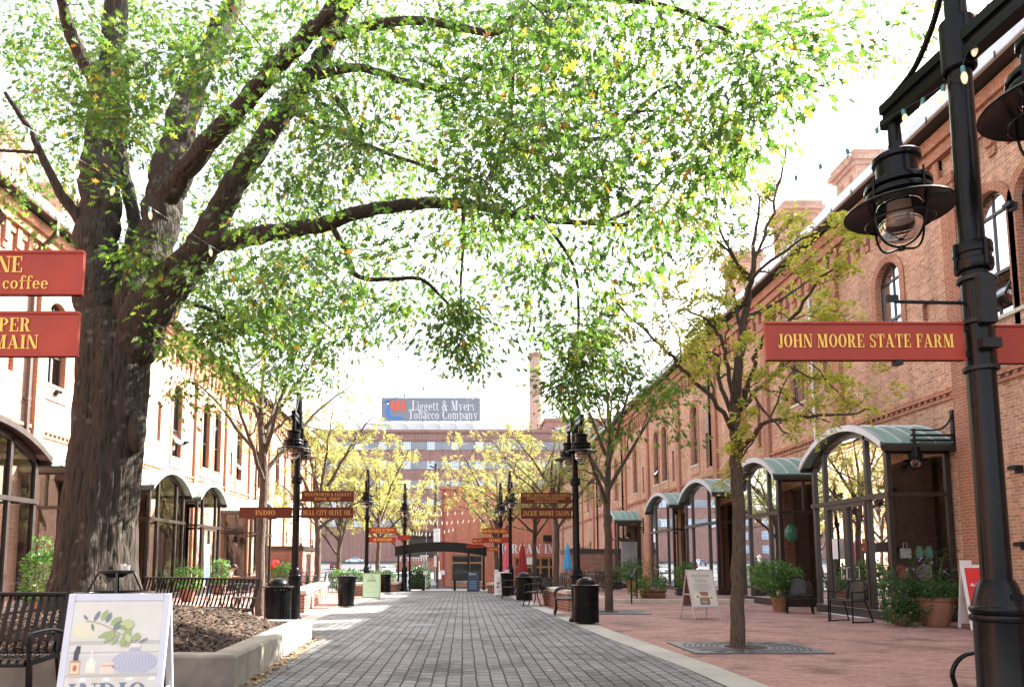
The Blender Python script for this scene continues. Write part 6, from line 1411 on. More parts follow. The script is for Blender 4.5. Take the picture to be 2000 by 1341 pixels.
q = MB(); rect(q, P, -.075, .015, V_(.505), V_(.44), .003, 0); rect(q, P, -.07, .01, V_(.445), V_(.425), .0034, 1); rect(q, P, -.07, .012, V_(.452), V_(.447), .0036, 2); q.build('painted_jar', [flatmat('peach', (.74, .56, .45)), flatmat('lid', (.66, .52, .40)), flatmat('brown line', (.35, .2, .12))], o)
q = MB(); write(q, 'INDIO', P(-.015, V_(.625), .004), (1, 0, 0), up, .1, .43); q.build('lettering', flatmat('ink slate', (.14, .18, .26)), o)

# gallery board
gb = gp(1376, 1209); o, P, up, n, SL = a_board((gb.x, gb.y + .3, 0), R(12), .72, 1.2, .34, 'white framed gallery board standing alone on the red brick paving', ALU, PAPER, .03, .3, False, plain('brown board', (.20, .11, .09), .7))
q = MB(); write(q, 'James Kennedy', P(0, SL - .14, .002), (1, 0, 0), up, .1, .5); write(q, 'Galleries', P(0, SL - .27, .002), (1, 0, 0), up, .1, .32)
for k in range(6): rect(q, P, -.25 + .03 * (k % 2), .25 - .04 * (k % 3), SL - .37 - .03 * k, SL - .362 - .03 * k, .0022)
q.build('lettering', flatmat('ink grey', (.30, .30, .36)), o)
q = MB(); rect(q, P, -.1, .12, SL - .66, SL - .56, .002, 0); shape(q, P, ell(-.17, SL - .68, .11, .08), .0024, 1); shape(q, P, ell(.19, SL - .72, .1, .08), .0024, 1); rect(q, P, -.12, .14, SL - .88, SL - .7, .0026, 2); shape(q, P, ell(0, SL - .76, .1, .06), .003, 3); shape(q, P, ell(.0, SL - .82, .09, .04), .0034, 4); shape(q, P, ell(-.17, SL - .68, .04, .03), .003, 4); shape(q, P, ell(.2, SL - .71, .03, .03), .003, 3)
q.build('picture', [flatmat('brown', (.28, .16, .1)), flatmat('cream plate', (.72, .68, .58)), flatmat('dark blue', (.10, .14, .2)), flatmat('basket', (.35, .2, .1)), flatmat('leafy', (.25, .33, .14))], o)

# red insurance board by the right wall
rb = gp(1930, 1223); o, P, up, n, SL = a_board((10.75, 15.0, 0), R(-14), .72, 1.32, .32, 'white plastic board with red sheet against the right wall behind the near post', WHITE, plain('board red', (.62, .015, .015), .4, var=.03), .06, .1, True, WHITE)
q = MB(); write(q, 'State Farm', P(.06, SL - .42, .002), (1, 0, 0), up, .075, .4, sans=True)
for dx, dy in ((0, .018), (-.022, -.012), (.022, -.012)): shape(q, P, ell(-.2 + dx, SL - .42 + dy, .021, .016), .0022 + .0002 * (dx > 0))
for k, (s_, w2) in enumerate((('John Moore', .2), ('901 W Main St', .26), ('Durham', .16), ('919', .08), ('www.johnmoore.com', .36))): write(q, s_, P(0, SL - .78 - .065 * k, .002), (1, 0, 0), up, .036, w2, sans=True)
q.build('lettering', WHITE, o)
# green workshop board
o, P, up, n, SL = a_board((-3.66, 28.8, 0), R(6), .72, .98, .28, 'mint green workshop board on the sunlit left side of the street', plain('board timber', (.28, .22, .13), .7), flatmat('mint', (.44, .66, .44)), .035)
q = MB(); write(q, 'A', P(-.1, SL - .2, .002), (1, 0, 0), up, .15, .1, sans=True); write(q, 'R', P(.11, SL - .2, .002), (1, 0, 0), up, .15, .1, sans=True); q.build('lettering', flatmat('rust', (.52, .32, .2)), o)
q = MB(); rect(q, P, -.008, .008, SL - .27, SL - .08, .0022); rect(q, P, -.03, .03, SL - .08, SL - .065, .0022)
for k in range(9): u = -.16 + .04 * k; rect(q, P, u - .016, u + .016, SL - .35 + .02 * (1 - (u / .16) ** 2), SL - .315 + .02 * (1 - (u / .16) ** 2), .002)
for v in (.56, .78):
    rect(q, P, -.22, -.03, SL - v - .005, SL - v, .002); rect(q, P, .03, .22, SL - v - .005, SL - v, .002)
q.build('tool_emblem', flatmat('dark ink', (.05, .06, .05)), o)
q = MB()
for k in range(9): rect(q, P, -.2 + .03 * (k % 3), .2 - .03 * ((k + 1) % 3), SL - .42 - .05 * k, SL - .405 - .05 * k, .0024)
q.build('text_lines', flatmat('pale yellow', (.66, .72, .42)), o)
# white details board and chalkboard
o, P, up, n, SL = a_board((1.62, 30.4, 0), R(-4), .62, 1.0, .28, 'white plastic shop board at right kerb with grey word at the bottom', WHITE, WHITE, .05, .06, True)
q = MB(); write(q, 'details', P(.02, .22, .002), (1, 0, 0), up, .14, .42, sans=True)
for k in range(5): rect(q, P, -.2, .2 - .05 * (k % 2), SL - .2 - .06 * k, SL - .188 - .06 * k, .002)
q.build('lettering', flatmat('ink mid grey', (.32, .33, .35)), o); q = MB(); rect(q, P, -.22, -.08, .5, .6, .0024, 0); rect(q, P, -.22, -.1, .34, .45, .0024, 1); q.build('picture', [flatmat('photo grey', (.2, .2, .2)), flatmat('photo red', (.4, .15, .15))], o)
o, P, up, n, SL = a_board((.5, 35.7, 0), R(-3), .6, 1.0, .25, 'black chalkboard with blue and white handwriting under the right end of the canopy', plain('black timber', (.02, .02, .02), .6), plain('slate', (.025, .04, .07), .6), .04)
q = MB(); write(q, "Dam's", P(-.04, SL - .15, .002), (1, 0, 0), up, .13, .34, sans=True); q.build('lettering', WHITE, o); q = MB()
for k in range(5): rect(q, P, -.2, .18 - .04 * (k % 2), .12 + .09 * k, .145 + .09 * k, .002)
q.build('chalk_lines', flatmat('chalk blue', (.12, .35, .6)), o)

# ---------------------------------------------------------------- loose metal armchairs by the first bay
def arm_chair(loc, rz, label, group='black mesh armchairs by the glass bay'):
    o = thing('mesh_chair', label, 'chair', loc, rz, group); r_ = .014; o.scale = (1.12,) * 3
    for s in (-1, 1):
        x = s * .29; f = MB()
        P, _ = smoothline([(x, -.27, .62), (x, -.28, .58), (x, -.29, .02), (x, -.27, .011), (x, .26, .011), (x, .28, .02), (x * .93, .18, .3), (x * .9, .1, .45)], [1] * 8, 3); f.tube(P, r_, 8)
        P, _ = smoothline([(x * .92, -.25, .44), (x * .93, -.26, .3), (x * .94, -.265, .02)], [1] * 3, 3); f.tube(P, r_, 8)
        f.build('leg', BLACK, o, True, 60)
    f = MB(); P, _ = smoothline([(-.29, -.27, .62), (-.29, .02, .62), (-.275, .16, .7), (-.2, .26, .82), (0, .3, .86), (.2, .26, .82), (.275, .16, .7), (.29, .02, .62), (.29, -.27, .62)], [1] * 9, 4); f.tube(P, r_ * 1.1, 8)
    for s in (-1, 1): f.tube([(s * .18, .23, .79), (s * .22, .17, .44)], r_ * .8, 6)
    f.build('arm_rail', BLACK, o, True, 60)
    st = MB(); n = 8
    for i in range(n):
        for j in range(n):
            a, b = -.27 + .5 * i / n, -.27 + .5 * (i + 1) / n; c, d = -.26 + .52 * j / n, -.26 + .52 * (j + 1) / n; zz = lambda y, x: .445 - .02 * math.cos(x * 5) * math.cos(y * 5)
            st.quad((c, a, zz(a, c)), (d, a, zz(a, d)), (d, b, zz(b, d)), (c, b, zz(b, c)))
    P = [(-.265, -.275, .44), (.265, -.275, .44), (.25, .235, .44), (-.25, .235, .44), (-.265, -.275, .44)]; st.tube(P, r_, 6); st.build('seat', MESHM, o)
    bk = MB()
    for i in range(8):
        a0, a1 = -1 + 2 * i / 8, -1 + 2 * (i + 1) / 8; top = lambda a: (a * .24, .285 - .1 * a * a, .845 - .1 * a * a); bot = lambda a: (a * .24, .215 - .02 * a * a, .47); bk.quad(bot(a0), bot(a1), top(a1), top(a0))
    bk.build('backrest', MESHM, o); return o
t = NT('woven steel mesh'); tc = t.n('ShaderNodeTexCoord').outputs['Object']; mp = t.n('ShaderNodeMapping'); t.l(tc, mp.inputs[0]); mp.inputs['Scale'].default_value = (1, 1, 1)
ck = t.n('ShaderNodeTexVoronoi'); ck.inputs['Scale'].default_value = 110; t.l(tc, ck.inputs['Vector']); tr_ = t.n('ShaderNodeBsdfTransparent'); pb_ = t.n('ShaderNodeBsdfPrincipled'); pb_.inputs['Base Color'].default_value = (.015, .015, .016, 1); pb_.inputs['Roughness'].default_value = .45
mx = t.n('ShaderNodeMixShader'); t.l(t.math('LESS_THAN', ck.outputs['Distance'], .24), mx.inputs[0]); t.l(pb_.outputs[0], mx.inputs[1]); t.l(tr_.outputs[0], mx.inputs[2]); t.l(mx.outputs[0], t.out.inputs[0]); MESHM = t.m
c1, c2 = gp(1562, 1196), gp(1662, 1213)
arm_chair((c1.x, c1.y, 0), R(-22), 'black mesh armchair facing the camera between the first two right bays'); arm_chair((c2.x, c2.y, 0), R(-68), 'black mesh armchair turned sideways before the double glass door')

# ---------------------------------------------------------------- cafe furniture
def cafe_chair(loc, rz, label, group):
    o = thing('cafe_chair', label, 'chair', loc, rz, group)
    s = MB(); s.box((0, 0, .45), (.44, .43, .02), 0, None, .008)
    for k in range(6): s.bx(-.2 + .08 * k - .015, -.2 + .08 * k + .015, -.2, .2, .461, .468)
    s.build('seat', BLACKM, o); b = MB()
    for k in range(7): b.tube([(-.19 + .063 * k, .2, .5), (-.19 + .063 * k, .25, .84 + .05 * math.cos((k - 3) * .4))], .008, 5)
    P, _ = smoothline([(-.21, .2, .45), (-.21, .26, .82), (-.1, .27, .89), (0, .27, .9), (.1, .27, .89), (.21, .26, .82), (.21, .2, .45)], [1] * 7, 3); b.tube(P, .013, 6); b.build('backrest', BLACKM, o)
    for sx in (-1, 1):
        P, _ = smoothline([(sx * .21, .22, .66), (sx * .24, 0, .66), (sx * .24, -.2, .64), (sx * .21, -.22, .45)], [1] * 4, 3); a = MB(); a.tube(P, .011, 6); a.build('arm', BLACKM, o)
        for sy in (-1, 1): l = MB(); l.tube([(sx * .2, sy * .19, .45), (sx * .23, sy * .23, 0)], .013, 6); l.build('leg', BLACKM, o)
    return o
def cafe_table(loc, label, group):
    o = thing('cafe_table', label, 'table', loc, 0, group); MB().lathe([(0, .715), (.42, .715), (.45, .72), (.45, .735), (.42, .745), (0, .745)], (0, 0, 0), 24).build('table_top', BLACKM, o, True, 40); MB().lathe([(.03, .06), (.03, .71), (.15, .714)], (0, 0, 0), 10).build('column', BLACKM, o)
    b = MB()
    for k in range(4): a = k * 1.571 + .4; P, _ = smoothline([(0, 0, .18), (math.cos(a) * .15, math.sin(a) * .15, .1), (math.cos(a) * .32, math.sin(a) * .32, .012)], [1] * 3, 3); b.tube(P, .014, 6)
    b.build('foot', BLACKM, o); return o
cc = cafe_chair((-7.2, 22.4, 0), .4, 'black cafe chair', ''); ct = cafe_table((-7.6, 21.8, 0), 'black cafe table', '')
spots = [ # x, y, side word
 (-6.9, 22.2, 'L', 0), (-10.14, 33.2, 'L', 1), (-6.6, 27.6, 'L', 2), (-8.0, 37.0, 'L', 3), (-5.6, 35.4, 'L', 4), (3.2, 33.6, 'R', 5), (4.7, 34.4, 'R', 6), (6.1, 33.3, 'R', 7), (2.9, 36.0, 'R', 8), (5.0, 31.4, 'R', 9)]
TL = {0: 'nearest cafe table behind the left domed bin', 1: 'cafe table beside the two seated people', 2: 'cafe table in the sun left of the long seat wall', 3: 'cafe table at far end of the left warehouse terrace', 4: 'cafe table behind the green shop board', 5: 'cafe table under closed pink umbrella', 6: 'cafe table under the closed dark red umbrella', 7: 'cafe table on the terrace edge at right', 8: 'cafe table nearest the orange shop entrance', 9: 'cafe table behind the stone capped right seat wall'}
TC = {0: 'table behind the left domed bin', 1: 'table beside the two people', 2: 'table left of the long seat wall', 3: 'farthest left table', 4: 'table behind the green board', 5: 'table under pink umbrella', 6: 'table under dark red umbrella', 7: 'right table on the terrace edge', 8: 'table nearest the orange shop', 9: 'table behind the right seat wall'}
cr2 = random.Random(8); DIRS = ['on its street side', 'on its wall side', 'on its near side', 'on its far side']
for x, y, sd_, k in spots:
    z0 = .118 if (x > 5.35 and y > 25.4) else 0
    GL_ = 'black cafe tables on the %s terrace' % ('left' if sd_ == 'L' else 'right'); GC = 'black cafe chairs on the %s terrace' % ('left' if sd_ == 'L' else 'right')
    if k == 0: ct.location = (x, y, z0); ct['label'] = 'black ' + TL[0]; ct['group'] = GL_
    else: dup(ct, (x, y, z0), 0, 'black ' + TL[k], GL_)
    for j in range(4):
        a = (0, math.pi, -math.pi / 2, math.pi / 2)[j]
        if sd_ == 'R': a = math.pi - a
        d = .68 + cr2.uniform(0, .15); cx, cy = x + math.cos(a) * d, y + math.sin(a) * d; rz = a - math.pi / 2 + cr2.uniform(-.3, .3); lb = 'black wire chair %s of the %s' % (DIRS[j], TC[k])
        zc = .118 if (cx > 5.45 and cy > 25.5) else 0
        if k == 0 and j == 0: cc.location = (cx, cy, zc); cc.rotation_euler = (0, 0, rz); cc['label'] = lb; cc['group'] = GC
        else: dup(cc, (cx, cy, zc), rz, lb, GC)

# ---------------------------------------------------------------- closed umbrellas
def umbrella(loc, col, label, h=2.45):
    o = thing('closed_umbrella', label, 'umbrella', loc, 0, 'closed cafe umbrellas'); m = MB(); n = 32; prof = [(.03, h), (.09, h - .1), (.11, h - .35), (.15, h - .7), (.2, h - 1.1), (.25, h - 1.4), (.22, h - 1.5)]
    V = []; F = []
    for i, (r_, z) in enumerate(prof):
        for k in range(n): a = 2 * math.pi * k / n; rr = r_ * (1 + .22 * math.cos(8 * a + i * .12) * min(1, i / 2)); V.append((rr * math.cos(a), rr * math.sin(a), z - (.08 * (1 + math.cos(8 * a)) if i == len(prof) - 1 else 0)))
    for i in range(len(prof) - 1):
        for k in range(n): j = (k + 1) % n; F.append([i * n + k, (i + 1) * n + k, (i + 1) * n + j, i * n + j])
    m.add(V, F); m.build('canopy', plain('canvas %.2f%.2f' % (col[0], col[2]), col, .8, var=.1), o, True, 60); MB().lathe([(.02, 0), (.02, h), (.035, h + .02), (.02, h + .06), (0, h + .07)], (0, 0, 0), 10).build('pole', BLACKM, o); MB().lathe([(0, 0), (.24, 0), (.24, .05), (.06, .08), (.04, .2), (0, .2)], (0, 0, 0), 16).build('foot', BLACKM, o)
umbrella((1.95 + .15, 35.2 - 1.6, 0), (.62, .12, .20), 'closed pink umbrella behind the white shop board', 2.35); umbrella((2.92, 35.6, 0), (.30, .03, .035), 'closed dark red umbrella beside the pink one', 2.3); umbrella((6.55, 45.2, -.28), (.08, .36, .68), 'closed sky blue umbrella at the corner of right brick enclosure', 2.85); umbrella((-10.4, 19.6, 0), (.05, .28, .55), 'closed blue umbrella by the left glass bay behind the oak', 2.2)

# ---------------------------------------------------------------- potted plants
PLANT = leafmat('plant leaf', [(0, (.03, .09, .02)), (.5, (.06, .15, .03)), (.9, (.12, .22, .05)), (1, (.2, .28, .07))], .35, 1.5); PLANTD = leafmat('plant leaf dark', [(0, (.02, .06, .018)), (.6, (.04, .10, .025)), (.9, (.07, .14, .04)), (1, (.10, .17, .05))], .3, 1.3)
LONG = np.array([(0, 0, 0), (.3, .07, .04), (.7, .06, -.02), (1, 0, -.14), (.7, -.06, -.02), (.3, -.07, .04)])
def plant(loc, label, pot, boxes, n, size, seed, stalks=0, flowers=(), mat=None, long_=False, rot=0):
    o = thing('potted_plant', label, 'potted plant', loc, rot, 'potted plants outside the shops'); kind, r_, h = pot; m = MB()
    if kind == 'round': m.lathe([(0, 0), (r_ * .62, 0), (r_ * .8, h * .3), (r_ * .97, h * .65), (r_ * .95, h * .86), (r_ * 1.04, h * .88), (r_ * 1.04, h), (r_ * .9, h), (r_ * .88, h * .9), (0, h * .9)], (0, 0, 0), 28)
    elif kind == 'cone': m.lathe([(0, 0), (r_ * .7, 0), (r_, h * .9), (r_ * 1.08, h * .9), (r_ * 1.08, h), (r_ * .9, h), (0, h * .93)], (0, 0, 0), 24)
    else:
        for k in range(4): e = .03 * (k % 2); m.bx(-r_ + .06 - e, r_ - .06 + e, -r_ * .45 - e, r_ * .45 + e, h * k / 4, h * (k + 1) / 4 - .004, 0, .02)
    m.build('pot', TERRA if kind != 'box' or long_ else plain('dark planter box', (.05, .04, .035), .6), o, True, 35)
    fo = leafblob('foliage', mat or PLANT, o, boxes, n, size, seed); q = random.Random(seed); s = MB()
    for k in range(stalks):
        a = q.uniform(0, 6.28); r0 = q.uniform(0, r_ * .8); x, y = math.cos(a) * r0, math.sin(a) * r0; top = q.uniform(.5, 1.1); P, _ = smoothline([(x, y, h * .9), (x * 1.2, y * 1.2, h + top * .5), (x * 1.7 + q.uniform(-.1, .1), y * 1.7, h + top)], [1] * 3, 3); s.tube(P, .006, 4)
    if stalks: s.build('stem', plain('green stem', (.06, .10, .03), .6), o)
    if stalks:
        g_ = np.random.default_rng(seed); k = stalks * 16; a = g_.uniform(0, 6.28, k); rr = g_.uniform(0, r_ * 1.3, k); C = np.stack([np.cos(a) * rr, np.sin(a) * rr, h + g_.uniform(0, 1.05, k)], 1); A = np.stack([np.cos(a), np.sin(a), g_.uniform(-.6, .6, k)], 1); V = leaf_batch(LONG, C, A, np.array([0, 0, 1.0]) + g_.normal(0, .4, (k, 3)), g_.uniform(.1, .24, k)); npmesh('blades', V, np.arange(k * 6).reshape(k, 6), PLANTD, o)
    for col, cnt, zz in flowers:
        f = MB()
        for k in range(cnt):
            a = q.uniform(0, 6.28); rr = r_ * q.uniform(.3, 1.5); c = (math.cos(a) * rr, math.sin(a) * rr - .1, h + q.uniform(*zz))
            for j in range(5): b = j * 1.257; f.quad(c, (c[0] + .02 * math.cos(b), c[1] - .01, c[2] + .02 * math.sin(b)), (c[0] + .028 * math.cos(b + .5), c[1] - .014, c[2] + .028 * math.sin(b + .5)), (c[0] + .02 * math.cos(b + 1), c[1] - .01, c[2] + .02 * math.sin(b + 1)))
        f.build('flower', plain('petal %.1f%.1f%.1f' % col, col, .6, var=.1), o)
    return o
plant((10.3, 15.85, 0), 'big round terracotta pot with trailing plants beside the first right bay', ('round', .4, .62), [((-.05, -.1, .78), (.5, .45, .2)), ((.3, -.3, .5), (.18, .16, .36)), ((-.36, -.2, .55), (.16, .2, .36)), ((.2, 0, 1.0), (.12, .12, .25))], 2200, .055, 3, 9, [((.35, .2, .6), 5, (.5, 1.0))], PLANTD)
plant((9.62, 15.95, 0), 'tall bushy flowering plant left of the big terracotta pot', ('round', .2, .26), [((-.05, 0, .62), (.36, .36, .45)), ((-.15, -.15, .35), (.32, .22, .32)), ((.1, -.18, .2), (.3, .16, .22))], 2200, .06, 4, 14, [((.75, .28, .04), 7, (-.1, .5)), ((.4, .22, .62), 8, (.3, 1.0))], PLANTD)
tp = gp(1287, 1176); plant((tp.x, 26.0, .12), 'low ribbed terracotta trough with ragged plants on the terrace edge', ('box', .46, .3), [((0, 0, .5), (.6, .4, .26)), ((-.55, -.1, .3), (.35, .3, .28)), ((.25, .0, .62), (.2, .2, .22))], 1500, .07, 5, 16, [((.75, .5, .1), 6, (.3, .8)), ((.6, .1, .1), 4, (.2, .5))], None, True, .0)
plant((8.7, 28.3, .12), 'leafy green plant in a black box left of the gallery board', ('box', .42, .3), [((0, 0, .75), (.42, .4, .45)), ((.1, 0, 1.1), (.25, .25, .2))], 1500, .075, 6, 4, [((.6, .08, .06), 3, (.3, .6))])
plant((7.4, 31.6, .12), 'terracotta pot with yellowing plants behind the handrail', ('cone', .28, .5), [((0, 0, .85), (.45, .4, .4))], 700, .09, 7, 16, [((.65, .45, .08), 9, (.1, .6))])
plant((7.3, 35.4, .12), 'dark boxed plants before the white curtained bay', ('box', .5, .35), [((0, 0, .7), (.6, .4, .4))], 800, .09, 8, 14, [])
plant((9.0, 20.6, 0), 'large leafy green plant behind the first armchair', ('cone', .24, .4), [((-.2, 0, 1.0), (.5, .4, .4)), ((.3, 0, .95), (.35, .35, .35)), ((0, 0, .6), (.3, .3, .3))], 1300, .12, 9, 6, [])
plant((-9.6, 16.6, 0), 'bright sunlit shrub in a pot left of the oak trunk', ('cone', .3, .5), [((0, 0, 1.0), (.5, .45, .65)), ((-.15, 0, 1.7), (.22, .22, .3))], 1300, .11, 10, 4, [])
plant((-9.9, 26.0, 0), 'sunlit pot plant below the third left bay', ('cone', .3, .45), [((0, 0, .8), (.5, .4, .45))], 800, .1, 11, 8, [])
plant((-10.6, 31.4, 0), 'tall wispy sunlit pot plant beside the left glass door', ('cone', .3, .45), [((0, 0, 1.0), (.4, .4, .6))], 600, .1, 12, 18, [])
plant((-9.6, 38.3, 0), 'wispy plant pot at the farthest left glass bay', ('cone', .3, .45), [((0, 0, .8), (.5, .4, .5))], 600, .12, 13, 16, [])
plant((-11.0, 45.9, -.2), 'yellow green grass clump in a pot beside the red ball', ('cone', .3, .3), [((0, 0, .8), (.4, .3, .8))], 700, .16, 14, 14, [], LOCGREEN)
for i, (x, y, s_) in enumerate(((-6.2, 38.5, 1.1), (-4.6, 39.5, 1.2))):
    o = thing('shrub', ('round green shrub behind the left cafe tables', 'green shrub behind the green shop board and bench wall')[i], 'shrub', (x, y, tz(y)), 0, 'green shrubs at the courtyard end'); leafblob('foliage', PLANT, o, [((0, 0, .55), (.9 * s_, .5, .55))], 1600, .12, 40 + i); MB().tube([(0, 0, 0), (0, 0, .6)], .03, 6).build('trunk', BARK2, o)
# handrail on the terrace step
for i, px in enumerate((1228,)):
    o = thing('handrail', 'short black hoop handrail at the terrace step', 'handrail', (5.75, 25.0, 0)); m = MB(); P, _ = smoothline([(.0, -.25, 0), (.0, -.25, .82), (.05, -.15, .9), (.28, .3, 1.12), (.33, .38, 1.12), (.36, .45, 1.02), (.36, .45, .12)], [1] * 7, 4); m.tube(P, .024, 8); m.build('rail', BLACK, o, True, 60); m = MB(); m.lathe([(.05, 0), (.05, .012), (.024, .02)], (0, -.25, 0), 12); m.build('foot', BLACK, o)

# things seen behind the glass of the first right bay
o = thing('display_shelf', 'black wire display shelf behind the side glass of the first right bay', 'shelf', (10.95, 17.65, .06)); m = MB()
for x in (-.6, .6):
    for y in (-.18, .18): m.bar((x, y, 0), (x, y, 1.95), .025, .025)
m.build('frame', BLACKM, o)
for z in (.35, .85, 1.4, 1.9): MB().box((0, 0, z), (1.22, .38, .02)).build('shelf', BLACKM, o)
gd = random.Random(2)
for i, (x, z, kind, col, lb) in enumerate(((-.42, 1.41, 'jar', (.6, .42, .1), 'yellow lamp jar on the wire shelf in the bay'), (-.1, 1.41, 'box', (.6, .6, .62), 'small grey gift box on the wire shelf'), (.25, 1.41, 'jar', (.12, .3, .2), 'green pot with grass on wire shelf'), (.48, 1.41, 'jar', (.1, .35, .3), 'small teal vase on wire shelf'), (-.3, .86, 'plate', (.35, .05, .04), 'large round red plate standing on wire shelf'), (.3, .86, 'plate', (.3, .25, .25), 'grey oval dish standing on wire shelf'), (-.35, .36, 'box', (.1, .2, .45), 'blue gift bag low on the wire shelf'))):
    m = MB()
    if kind == 'jar': m.lathe([(0, 0), (.07, 0), (.09, .08), (.085, .2), (.05, .26), (.06, .3), (0, .29)], (0, 0, 0), 14)
    elif kind == 'box': m.box((0, 0, .12), (.2, .14, .24), 0, None, .01); m.tube([(-.05, 0, .24), (-.04, 0, .38), (.04, 0, .38), (.05, 0, .24)], .008, 5)
    else: m.lathe([(0, 0), (.16, .0), (.2, .03), (.205, .04), (.16, .015), (0, .015)], (0, 0, 0), 24); m.v = [(a, -c * 1.0, b + .205) for a, b, c in m.v]
    tag(m.build('shop_goods', plain('goods %d' % i, col, .4, var=.1), None, True, 40, (10.95 + x, 17.65, .07 + z)), lb, 'shop goods', 'goods on the wire display shelf')
m = MB(); m.lathe([(0, -.34), (.1, -.33), (.19, -.2), (.21, -.05), (.17, .1), (.1, .17), (.11, .22), (0, .22)], (0, 0, 0), 20); m.tube([(0, 0, .2), (0, 0, 1.5)], .006, 5); tag(m.build('hanging_lantern', plain('green glaze', (.10, .32, .22), .2, 0, .6), None, True, 50, (10.65, 23.3, 2.4)), 'green and blue glazed pot hanging inside the second right bay', 'hanging pot')
o = thing('curtain', 'white curtain drawn inside the farthest right glass bay', 'curtain', (10.4, 47.48, .05)); m = MB(); V = []; nC = 48
for k in range(nC + 1): x = 1.1 * k / nC; y = .04 * math.sin(k * 1.2); V += [(x, y, 0), (x, y, 2.75)]
m.add(V, [[2 * k, 2 * k + 2, 2 * k + 3, 2 * k + 1] for k in range(nC)]); m.build('fabric', plain('white fabric', (.72, .72, .78), .8, var=.04), o, True); MB().tube([(-.02, 0, 2.77), (1.14, 0, 2.77)], .02, 6).build('rail', BLACKM, o)
# notices on glass
for x, y, z, w_, h, lb in ((10.12, 19.55, 1.75, .28, .55, 'white paper notice taped on the left leaf of the glass double door'),):
    m = MB(); m.bx(x - .012, x - .008, y - w_ / 2, y + w_ / 2, z - h / 2, z + h / 2); tag(m.build('paper_notice', WHITE), lb, 'notice')
m = MB(); m.bx(-11.46, -11.452, 31.9, 32.5, .3, 2.2, 0); m.bx(-11.45, -11.446, 31.95, 32.45, .35, 1.2, 1); m.bx(-11.45, -11.446, 31.95, 32.45, 1.3, 2.0, 2); tag(m.build('window_banner', [WHITE, LBLUE, plain('banner pink', (.6, .1, .3))]), 'tall blue and pink banner in the fourth left bay', 'banner')
# ---------------------------------------------------------------- string lights
t = NT('bulb glass lit'); em = t.n('ShaderNodeEmission'); em.inputs[0].default_value = (1, .78, .5, 1); em.inputs[1].default_value = .35; gl = t.n('ShaderNodeBsdfGlossy'); gl.inputs['Roughness'].default_value = .05; trn = t.n('ShaderNodeBsdfTransparent'); trn.inputs[0].default_value = (.85, .75, .65, 1)
ma = t.n('ShaderNodeMixShader'); ma.inputs[0].default_value = .4; t.l(trn.outputs[0], ma.inputs[1]); t.l(em.outputs[0], ma.inputs[2]); mb_ = t.n('ShaderNodeMixShader'); mb_.inputs[0].default_value = .15; t.l(ma.outputs[0], mb_.inputs[1]); t.l(gl.outputs[0], mb_.inputs[2]); t.l(mb_.outputs[0], t.out.inputs[0]); BULBLIT = t.m
BULBCLR = GLOBE; SOCK = plain('teal socket', (.05, .22, .22), .5); SOCKD = plain('dark socket', (.02, .03, .03), .5)
def strand(label, P, n, k=1.0, lit=True, sock=SOCK, wire=.004):
    o = thing('string_light', label, 'string lights', P[0], 0, 'strings of bulbs across the courtyard'); B = P[0]
    L_, _ = smoothline(P, [1] * len(P), 10); m = MB(); m.tube([p - B for p in L_], wire, 5); m.build('wire', BLACKM, o)
    d = [0]
    for a, b in zip(L_, L_[1:]): d.append(d[-1] + (b - a).length)
    b_ = MB(); b_.lathe([(0, 0), (.011 * k, 0), (.014 * k, -.01 * k), (.014 * k, -.04 * k), (0, -.042 * k)], (0, 0, 0), 10, 0); b_.lathe([(.008 * k, -.04 * k), (.016 * k, -.055 * k), (.0195 * k, -.075 * k), (.016 * k, -.1 * k), (.008 * k, -.118 * k), (0, -.122 * k)], (0, 0, 0), 12, 1)
    first = None; q = random.Random(len(label))
    for i in range(n):
        s_ = d[-1] * (i + .5) / n; j = max(x for x in range(len(d) - 1) if d[x] <= s_); u = (s_ - d[j]) / max(d[j + 1] - d[j], 1e-6); p = L_[j].lerp(L_[j + 1], u) - B
        if first is None: first = b_.build('bulb', [sock, BULBLIT if lit else BULBCLR], o, True, 50); c = first
        else: c = first.copy(); COL.objects.link(c); c.parent = o
        c.location = p; c.rotation_euler = (q.uniform(-.25, .25), q.uniform(-.25, .25), 0)
    return o
strand('string of teal socketed bulbs running from upper left past the oak limbs', [at(-90, 170, 4.6), at(33, 238, 5.5), at(184, 330, 6.2), at(304, 412, 6.9), at(405, 476, 7.6), at(497, 530, 8.6), at(605, 590, 10.4)], 14, 1.05)
strand('string of small dark bulbs sloping down to the right middle lamp post', [at(605, 590, 10.4), at(708, 660, 11.8), at(860, 733, 13.6), at(935, 779, 14.5), at(1020, 820, 15.6), at(1121, 845, 17.0)], 15, 1.0, False, SOCKD)
strand('string of dark bulbs sloping down from the right to the left middle lamp post', [at(1340, 440, 8.4), at(1150, 560, 9.6), at(880, 731, 11.4), at(774, 776, 12.6), at(672, 818, 14.6), at(592, 848, 16.6)], 18, 1.0, False, SOCKD)
strand('short string of teal bulbs tied to the nearest lamp post arm', [at(1935, -10, 4.2), at(1905, 75, 4.25), at(1888, 105, 4.27), at(1873, 140, 4.28), at(1830, 175, 4.5), at(1745, 225, 4.9)], 6, 1.0, True)
strand('string of bulbs from nearest lamp post arm into the right locust crown', [at(1745, 225, 4.9), at(1640, 300, 5.6), at(1540, 350, 6.4), at(1440, 395, 7.3), at(1340, 440, 8.4)], 9, 1.0, False)
